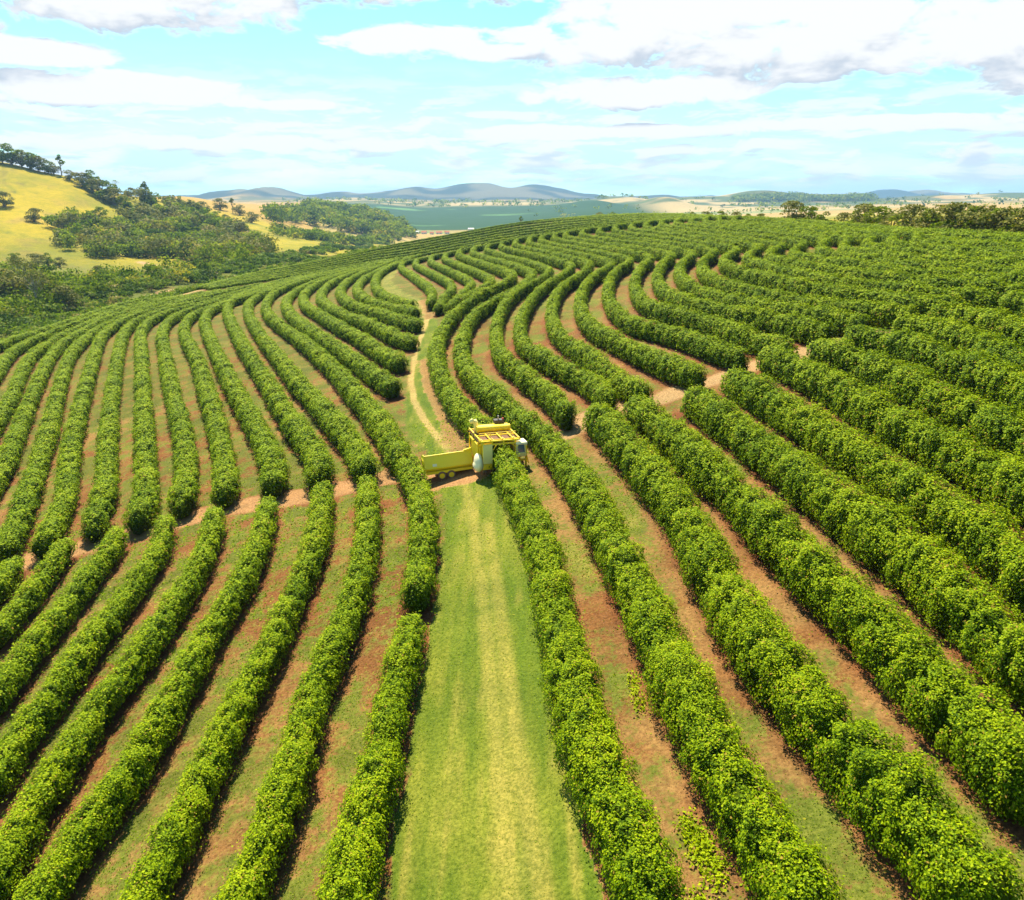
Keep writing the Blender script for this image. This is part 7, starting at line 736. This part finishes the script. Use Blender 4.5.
# ---------------------------------------------------------------- machines
YEL = plain('yellow_paint', (.96, .64, .008), .38, .5, vary=.08, scale=1.5, dirt=(.42, .25, .10), dirt_amt=.25)
YEL2 = plain('trailer_yellow', (.98, .74, .003), .34, .5, vary=.05, scale=1.2, dirt=(.50, .32, .08), dirt_amt=.18)
PALE_Y = plain('pale_yellow_panel', (.92, .78, .26), .4, .45, vary=.06, scale=2., dirt=(.5, .35, .15), dirt_amt=.2)
WHITE = plain('white_paint', (.94, .85, .52), .45, .4, vary=.04, scale=2., dirt=(.5, .38, .25), dirt_amt=.25)
DARK = plain('dark_steel', (.05, .045, .04), .6, .3, vary=.3, dirt=(.25, .13, .07), dirt_amt=.5)
RUST = plain('dusty_brown_chaff', (.17, .09, .055), .9, .1, vary=.35, scale=14)
TYRE = plain('dusty_tyre', (.20, .13, .09), .9, .1, vary=.25)
GLASS = plain('cab_glass', (.10, .16, .20), .06, .9, vary=.1)
GREY = plain('grey_metal', (.30, .29, .28), .5, .4, metallic=.4)
REDP = plain('red_plastic', (.55, .05, .03), .4, .4)
class MB:
    def __init__(s): s.b = bmesh.new()
    def box(s, x0, x1, y0, y1, z0, z1, bev=.012, M=None):
        g = bmesh.ops.create_cube(s.b, size=1); vs = g['verts']
        for v in vs: v.co = Vector(((x0+x1)/2+v.co.x*(x1-x0), (y0+y1)/2+v.co.y*(y1-y0), (z0+z1)/2+v.co.z*(z1-z0)))
        if bev: 
            es = list({e for v in vs for e in v.link_edges}); r = bmesh.ops.bevel(s.b, geom=es, offset=min(bev, .3*min(x1-x0, y1-y0, z1-z0)), segments=2, affect='EDGES', profile=.5)
            vs = list({v for f in r['faces'] for v in f.verts} | {v for v in vs if v.is_valid})
        if M is not None:
            for v in vs: v.co = M @ v.co
        return s
    def bar(s, p, q, w, h=None, k=4):
        p, q = Vector(p), Vector(q); h = h or w; d = q-p; L = d.length; M = Matrix.Translation((p+q)/2) @ d.to_track_quat('Z', 'Y').to_matrix().to_4x4()
        return s.box(-w/2, w/2, -h/2, h/2, -L/2, L/2, min(w, h)*.15, M)
    def cyl(s, p, q, r, k=16, r2=None):
        p, q = Vector(p), Vector(q); d = q-p; M = Matrix.Translation((p+q)/2) @ d.to_track_quat('Z', 'Y').to_matrix().to_4x4()
        bmesh.ops.create_cone(s.b, cap_ends=True, segments=k, radius1=r, radius2=r if r2 is None else r2, depth=d.length, matrix=M); return s
    def pipe(s, pts, r, k=10):
        V = []; Qd = []; tube(V, Qd, pts, [r]*len(pts), k); vs = [s.b.verts.new(v) for v in V]
        for q in Qd: s.b.faces.new([vs[i] for i in q])
        s.b.faces.new(vs[:k][::-1]); s.b.faces.new(vs[-k:]); return s
    def prism(s, poly, y0, y1, axis='y', bev=.01):
        def P(a, b, t): return (a, t, b) if axis == 'y' else ((t, a, b) if axis == 'x' else (a, b, t))
        A = [s.b.verts.new(P(a, b, y0)) for a, b in poly]; B = [s.b.verts.new(P(a, b, y1)) for a, b in poly]
        fs = [s.b.faces.new(A), s.b.faces.new(B[::-1])]
        for i in range(len(poly)): fs.append(s.b.faces.new([A[i], B[i], B[(i+1) % len(poly)], A[(i+1) % len(poly)]]))
        if bev: bmesh.ops.bevel(s.b, geom=list({e for f in fs for e in f.edges}), offset=bev, segments=2, affect='EDGES')
        return s
    def build(s, name, mat, parent=None, smooth_=False):
        bmesh.ops.recalc_face_normals(s.b, faces=s.b.faces[:]); me = bpy.data.meshes.new(name); s.b.to_mesh(me); s.b.free(); me.materials.append(mat)
        if smooth_:
            for p in me.polygons: p.use_smooth = True
        return link(bpy.data.objects.new(name, me), parent)
def wheel(parent, x, y, z, r, w, rim_mat, axis='y', name='wheel'):
    "tyre with lugs, rim as its sub-part; axle along local y or x"
    b = MB(); n = 28; prof = [(-.5, .62), (-.5, .86), (-.38, .97), (-.15, 1.), (.15, 1.), (.38, .97), (.5, .86), (.5, .62)]
    rings = []
    for i in range(n):
        a = 2*math.pi*i/n; rings.append([b.b.verts.new((math.cos(a)*r*q*(1.03 if i % 2 and q > .95 else 1), p*w, math.sin(a)*r*q*(1.03 if i % 2 and q > .95 else 1))) for p, q in prof])
    for i in range(n):
        for j in range(len(prof)-1): b.b.faces.new([rings[i][j], rings[i][j+1], rings[(i+1) % n][j+1], rings[(i+1) % n][j]])
    ty = b.build(name, TYRE, parent)
    rm = MB().cyl((0, -w*.40, 0), (0, w*.40, 0), r*.66, 24).cyl((0, -w*.5, 0), (0, w*.5, 0), r*.24, 12)
    for k in range(6):
        a = k*math.pi/3; rm.cyl((math.cos(a)*r*.42, -w*.45, math.sin(a)*r*.42), (math.cos(a)*r*.42, w*.45, math.sin(a)*r*.42), r*.05, 6)
    rm.build('rim', rim_mat, ty)
    ty.location = (x, y, z)
    if axis == 'x': ty.rotation_euler = (0, 0, math.pi/2)
    return ty
def harvester():
    ang = math.atan2(.28, .96); cx, cyy = HARV; zz = float(height(cx, cyy))
    g = empty('coffee_harvester', (cx, cyy, zz-.02), ang)
    attrs(g, 'tall yellow coffee harvester straddling a hedge, with white cab and bulging white cover', 'harvester')
    F, B = -1.9, 1.9                                # front (towards the drone) and back
    h = MB()                                         # left machinery tower
    h.box(-1.62, -.86, F+.05, B-.2, .45, 2.62, .05)
    h.box(-1.58, -.90, F-.02, F+.06, .62, .97, .02)
    h.build('side_housing', YEL, g)
    MB().box(-1.60, -.88, F-.04, F+.045, 1.0, 2.60, .03).build('front_panel', PALE_Y, g)
    MB().box(-1.84, -1.64, F+.5, B-.9, 1.05, 2.55, .04).box(-1.92, -1.85, F+.5, F+.6, .6, 2.7, .01).box(-1.92, -1.85, B-.6, B-.5, .6, 2.7, .01).box(-1.92, -1.85, F+.61, B-.61, 2.4, 2.5, .01).build('side_tank', YEL, g)
    # bulging white wheel cover
    b = MB(); bmesh.ops.create_uvsphere(b.b, u_segments=24, v_segments=14, radius=1.)
    for v in b.b.verts: v.co = Vector((-1.86+v.co.x*.42*(1.0 if v.co.z < 0 else .75), F+.55+v.co.y*.75, .98+v.co.z*.78+(.05*v.co.x)))
    b.build('wheel_cover', WHITE, g, True)
    # right hand frame and leg
    MB().box(1.02, 1.62, F+.9, B-.2, .5, 2.35, .04).box(.93, 1.03, F+.1, F+.22, .4, 2.75, .02).box(1.72, 1.86, F+.05, F+.2, .35, 2.3, .02).box(.93, 1.86, F+.1, F+.22, .95, 1.12, .02).build('right_frame', YEL, g)
    # deck
    d = MB()
    for y in (F+.08, F+.42, -.2, B-.15): d.box(-1.84, 1.35 if y < 0 else 1.2, y-.055, y+.055, 2.78, 2.90, .015)
    for x in (-1.78, -1.0, -.1, .75, 1.25): d.box(x-.045, x+.045, F+.1, B-.1, 2.905, 3.0, .015)
    d.box(-1.75, 1.35, F, F+.07, 2.52, 2.66, .02)
    for x in (-1.6, -.9, 0, .85): d.box(x-.05, x+.05, F+.01, F+.08, 2.66, 2.80, .01)
    d.bar((-.84, F+.05, 2.1), (-.52, F+.05, 2.56), .07).bar((.98, F+.05, 2.15), (.62, F+.05, 2.56), .07)
    d.build('deck_frame', YEL, g)
    MB().box(-1.85, 1.2, F+.45, B-.25, 2.72, 2.80, .01).build('cleaning_tray', RUST, g)
    r = MB()
    for x in (-1.7, -.85, 0, .85): r.bar((x, F+.55, 3.0), (x+.12, F+.2, 2.9), .05).bar((x, F+.75, 2.95), (x, F+.75, 3.32), .045)
    r.bar((-1.75, F+.75, 3.34), (1.15, F+.75, 3.34), .05).bar((-1.75, F+.75, 3.14), (1.15, F+.75, 3.14), .035)
    r.build('guard_rail', YEL, g)
    c = MB().cyl((-1.45, .35, 3.24), (1.0, .35, 3.24), .26, 24); c.cyl((-1.55, .35, 3.24), (-1.45, .35, 3.24), .30, 24).cyl((1.0, .35, 3.24), (1.1, .35, 3.24), .30, 24)
    c.build('fan_drum', YEL, g, False)
    MB().box(-1.3, 1.25, .95, 1.45, 3.0, 3.30, .05).build('conveyor_box', YEL, g)
    MB().pipe([(-1.45, .9, 2.9), (-1.45, .9, 3.35), (-1.48, .88, 3.66), (-1.58, .82, 3.84), (-1.75, .75, 3.90), (-1.95, .7, 3.82)], .19, 12).build('discharge_spout', PALE_Y, g, True)
    # engine with stack and beacon
    e = MB().box(.15, .95, 1.3, 1.85, 3.3, 3.62, .06).build('engine_cowl', DARK, g)
    MB().cyl((.5, 1.5, 3.6), (.5, 1.5, 3.95), .06, 12).build('exhaust_stack', GREY, e)
    MB().cyl((.85, 1.45, 3.6), (.85, 1.45, 3.75), .07, 12).build('warning_light', REDP, e)
    # cab
    cab = MB(); cab.box(.98, 1.78, F-.05, F+.85, 1.35, 1.72, .05)
    for (x, y) in ((1.02, F), (1.72, F), (1.02, F+.8), (1.72, F+.8)): cab.bar((x, y, 1.7), (x+(.02 if x < 1.3 else -.05), y+(.02 if y < -1.5 else 0), 2.42), .09)
    cab.build('cab', PALE_Y, g)
    MB().box(1.06, 1.68, F+.02, F+.76, 1.72, 2.38, .02).build('cab_window', GLASS, g)
    rb = MB().box(.94, 1.84, F-.12, F+.95, 2.40, 2.62, .09); rb.build('cab_roof', WHITE, g)
    MB().bar((1.80, F, 1.5), (2.0, F+.05, .7), .06).bar((1.80, F+.35, 1.5), (2.0, F+.4, .7), .06).bar((1.84, F, 1.35), (1.84, F+.36, 1.35), .05).bar((1.91, F, 1.05), (1.91, F+.38, 1.05), .05).bar((1.98, F, .8), (1.98, F+.38, .8), .05).build('cab_ladder', YEL, g)
    for x in (-1.85, 1.55):
        for y in (F+.6, B-.5): wheel(g, x if x > 0 else -1.45, y, .43, .45, .30, YEL, 'x')
    g.scale = (1, 1, .93)
    return g
harvester()
def trailer():
    ang = math.atan2(.26, .96); p = (-4.95, 59.75); zz = float(height(-5.1, 58.95))
    g = empty('tipping_trailer', (p[0], p[1], zz), ang); g.rotation_euler = (0, R(-3.5), ang)
    attrs(g, 'bright yellow tipping trailer with tandem wheels parked left of the harvester', 'trailer')
    X0, X1, Y0, Y1 = -1.95, 1.75, -.85, .85
    b = MB(); t = .045
    # hopper: open top, sides fold outwards above the floor
    sec = [(-.62, .62), (-.86, .98), (-.95, 1.86)]                        # (y, z) near side, mirrored
    poly_out = [(y, z) for y, z in sec]+[(-y, z) for y, z in sec[::-1]]
    for s in (-1, 1):
        b.prism([(s*-.62*-1*-1, .62), (s*-.86, .98), (s*-.86+s*t, .98), (s*-.62+s*t*0, .62+t)], X0, X1, 'x', 0)
    b.prism([(-.88, 1.0), (-.45, 1.90), (-.45+t, 1.90), (-.88+t, 1.0)], X0, X1, 'x', 0)
    b.prism([(.86, .98), (.90, 1.40), (.90-t, 1.40), (.86-t, .98)], X0, X1, 'x', 0)
    b.box(X0, X1, -.62, .62, .60, .64, 0)
    b.build('hopper', YEL2, g)
    MB().box(X0-.02, X1+.02, -.50, -.40, 1.88, 1.96, .02).box(X0-.02, X1+.02, .86, .95, 1.385, 1.45, .02).box(X0, X1, -.90, -.865, .93, 1.02, .01).build('top_rim', YEL2, g)
    for nm, x, top in (('tail_panel', X0-.05, 2.02), ('front_panel', X1+.002, 2.02)):
        q = MB().prism([(-.60, .55), (-.90, .97), (-.92, 1.0), (-.52, top), (-.25, top), (.94, 1.5), (.90, .97), (.60, .55)], x, x+.045, 'x', 0)
        for yy in (-.5, -.3, -.1, .1, .3): q.box(x-.05 if x < 0 else x+.046, x-.001 if x < 0 else x+.10, yy-.035, yy+.035, .75, 1.6, .01)
        q.build(nm, YEL2, g)
    MB().prism([(X1-.55, 1.93), (X1-.55, 2.06), (X1-.15, 2.10), (X1+.14, 2.22), (X1+.14, 1.93)], -.52, -.38, 'y', .01).build('tipping_bracket', YEL2, g)
    MB().box(X0+.1, X1+.2, -.66, -.56, .44, .58, .01).box(X0+.1, X1+.2, .56, .66, .44, .58, .01).box(X0+.1, X0+.2, -.56, .56, .44, .58, .01).box(X1-.1, X1, -.56, .56, .44, .58, .01).build('chassis', DARK, g)
    MB().bar((X1+.1, -.3, .5), (X1+1.1, 0, .48), .09).bar((X1+.1, .3, .5), (X1+1.1, 0, .48), .09).box(X1+1.05, X1+1.3, -.07, .07, .42, .54, .02).build('drawbar', YEL2, g)
    MB().box(X0+.02, X1, -.90, -.80, .52, .72, .01).build('side_skirt', YEL2, g)
    q = MB().box(-.16, .16, -.01, .01, -.10, .10, .004, Matrix.Translation((X0+.75, -.79, 1.22)) @ Matrix.Rotation(R(-25.5), 4, 'X')).build('white_glare_spot', WHITE, g)  # white plate painted as a specular glare spot on the hopper side
    for x in (-.72, .02):
        for y in (-.86, .80): wheel(g, x, y, .33, .34, .24, YEL2)
    return g
trailer()
def post(x, y, h, label):
    z = float(height(x, y)); g = MB().cyl((0, 0, -.2), (0, 0, h), .08, 10, .07).cyl((0, 0, h), (0, 0, h+.04), .07, 10, .02).build('post', plain('weathered_post', (.55, .48, .38), .9, .1), None)
    g.location = (x, y, z); attrs(g, label, 'post')
post(TRACKS['posts'][0][0]+.3, TRACKS['posts'][0][1]-.5, 1.3, 'short pale wooden post at a hedge end beside the grass track')
post(TRACKS['posts'][1][0]+.2, TRACKS['posts'][1][1]-.6, .7, 'stubby wooden stake at a hedge end above the dirt track')
# village far behind the wooded hill
ROOF = plain('clay_tile_roof', (.42, .13, .06), .85, .1, vary=.2); ROOFW = plain('pale_roof', (.6, .6, .58), .7, .2)
WALL = plain('white_render', (.72, .68, .62), .85, .1); WIN = plain('dark_window', (.05, .06, .07), .3, .5)
hl = ['small white house with red roof, leftmost of the far village', 'white house with red roof, second from the left of the far village', 'long white house with red roof in the far village', 'pale roofed shed in the middle of the far village',
      'red roofed house near the middle of the far village', 'small pale house right of the red roofed ones', 'low white house near the right end of the village', 'last house at the right end of the far village', 'white shed standing alone just over the coffee skyline']
for i, (x, y) in enumerate(SCENERY['houses']):
    w, d, h = [(9, 7, 4), (11, 8, 4.5), (16, 8, 4), (12, 8, 3.5), (10, 8, 4), (8, 7, 3.5), (13, 8, 3.5), (9, 8, 4), (13, 8, 5)][i]
    g = empty('house' if i != 8 else 'shed', (x, y, float(height(x, y))-.5), random.uniform(-.4, .4)); attrs(g, hl[i], 'house' if i != 8 else 'shed', 'far village')
    MB().box(-w/2, w/2, -d/2, d/2, 0, h, .03).build('wall', WALL, g)
    MB().prism([(-d/2-.5, h+.01), (0, h+2.6), (d/2+.5, h+.01)], -w/2-.5, w/2+.5, 'x', 0).build('roof', ROOFW if i in (3, 8) else ROOF, g)
    for k in range(2):
        xx = (-.25+.5*k)*w; MB().box(xx-.6, xx+.6, -d/2-.06, -d/2-.01, 1.2, 2.5, .01).build('window', WIN, g)
# ---------------------------------------------------------------- haze
def haze():
    zmin = float(Gz.min())-1.5; zmax = float(Gz.max())+45
    b = MB().box(-16000, 16000, -60, 14300, zmin, max(zmax, 60), 0); o = b.build('haze', bpy.data.materials.new('haze_air'))
    m = o.data.materials[0]; m.use_nodes = True; m.node_tree.nodes.clear(); t = NT(m.node_tree)
    v = t.new('ShaderNodeVolumePrincipled'); v.inputs['Color'].default_value = (.36, .63, 1, 1); v.inputs['Density'].default_value = HAZE; v.inputs['Anisotropy'].default_value = .2
    ou = t.new('ShaderNodeOutputMaterial'); t.l.new(v.outputs[0], ou.inputs['Volume'])
    attrs(o, 'thin blue haze in the air over the far hills', 'haze', kind='stuff')
HAZE = .00007
haze()
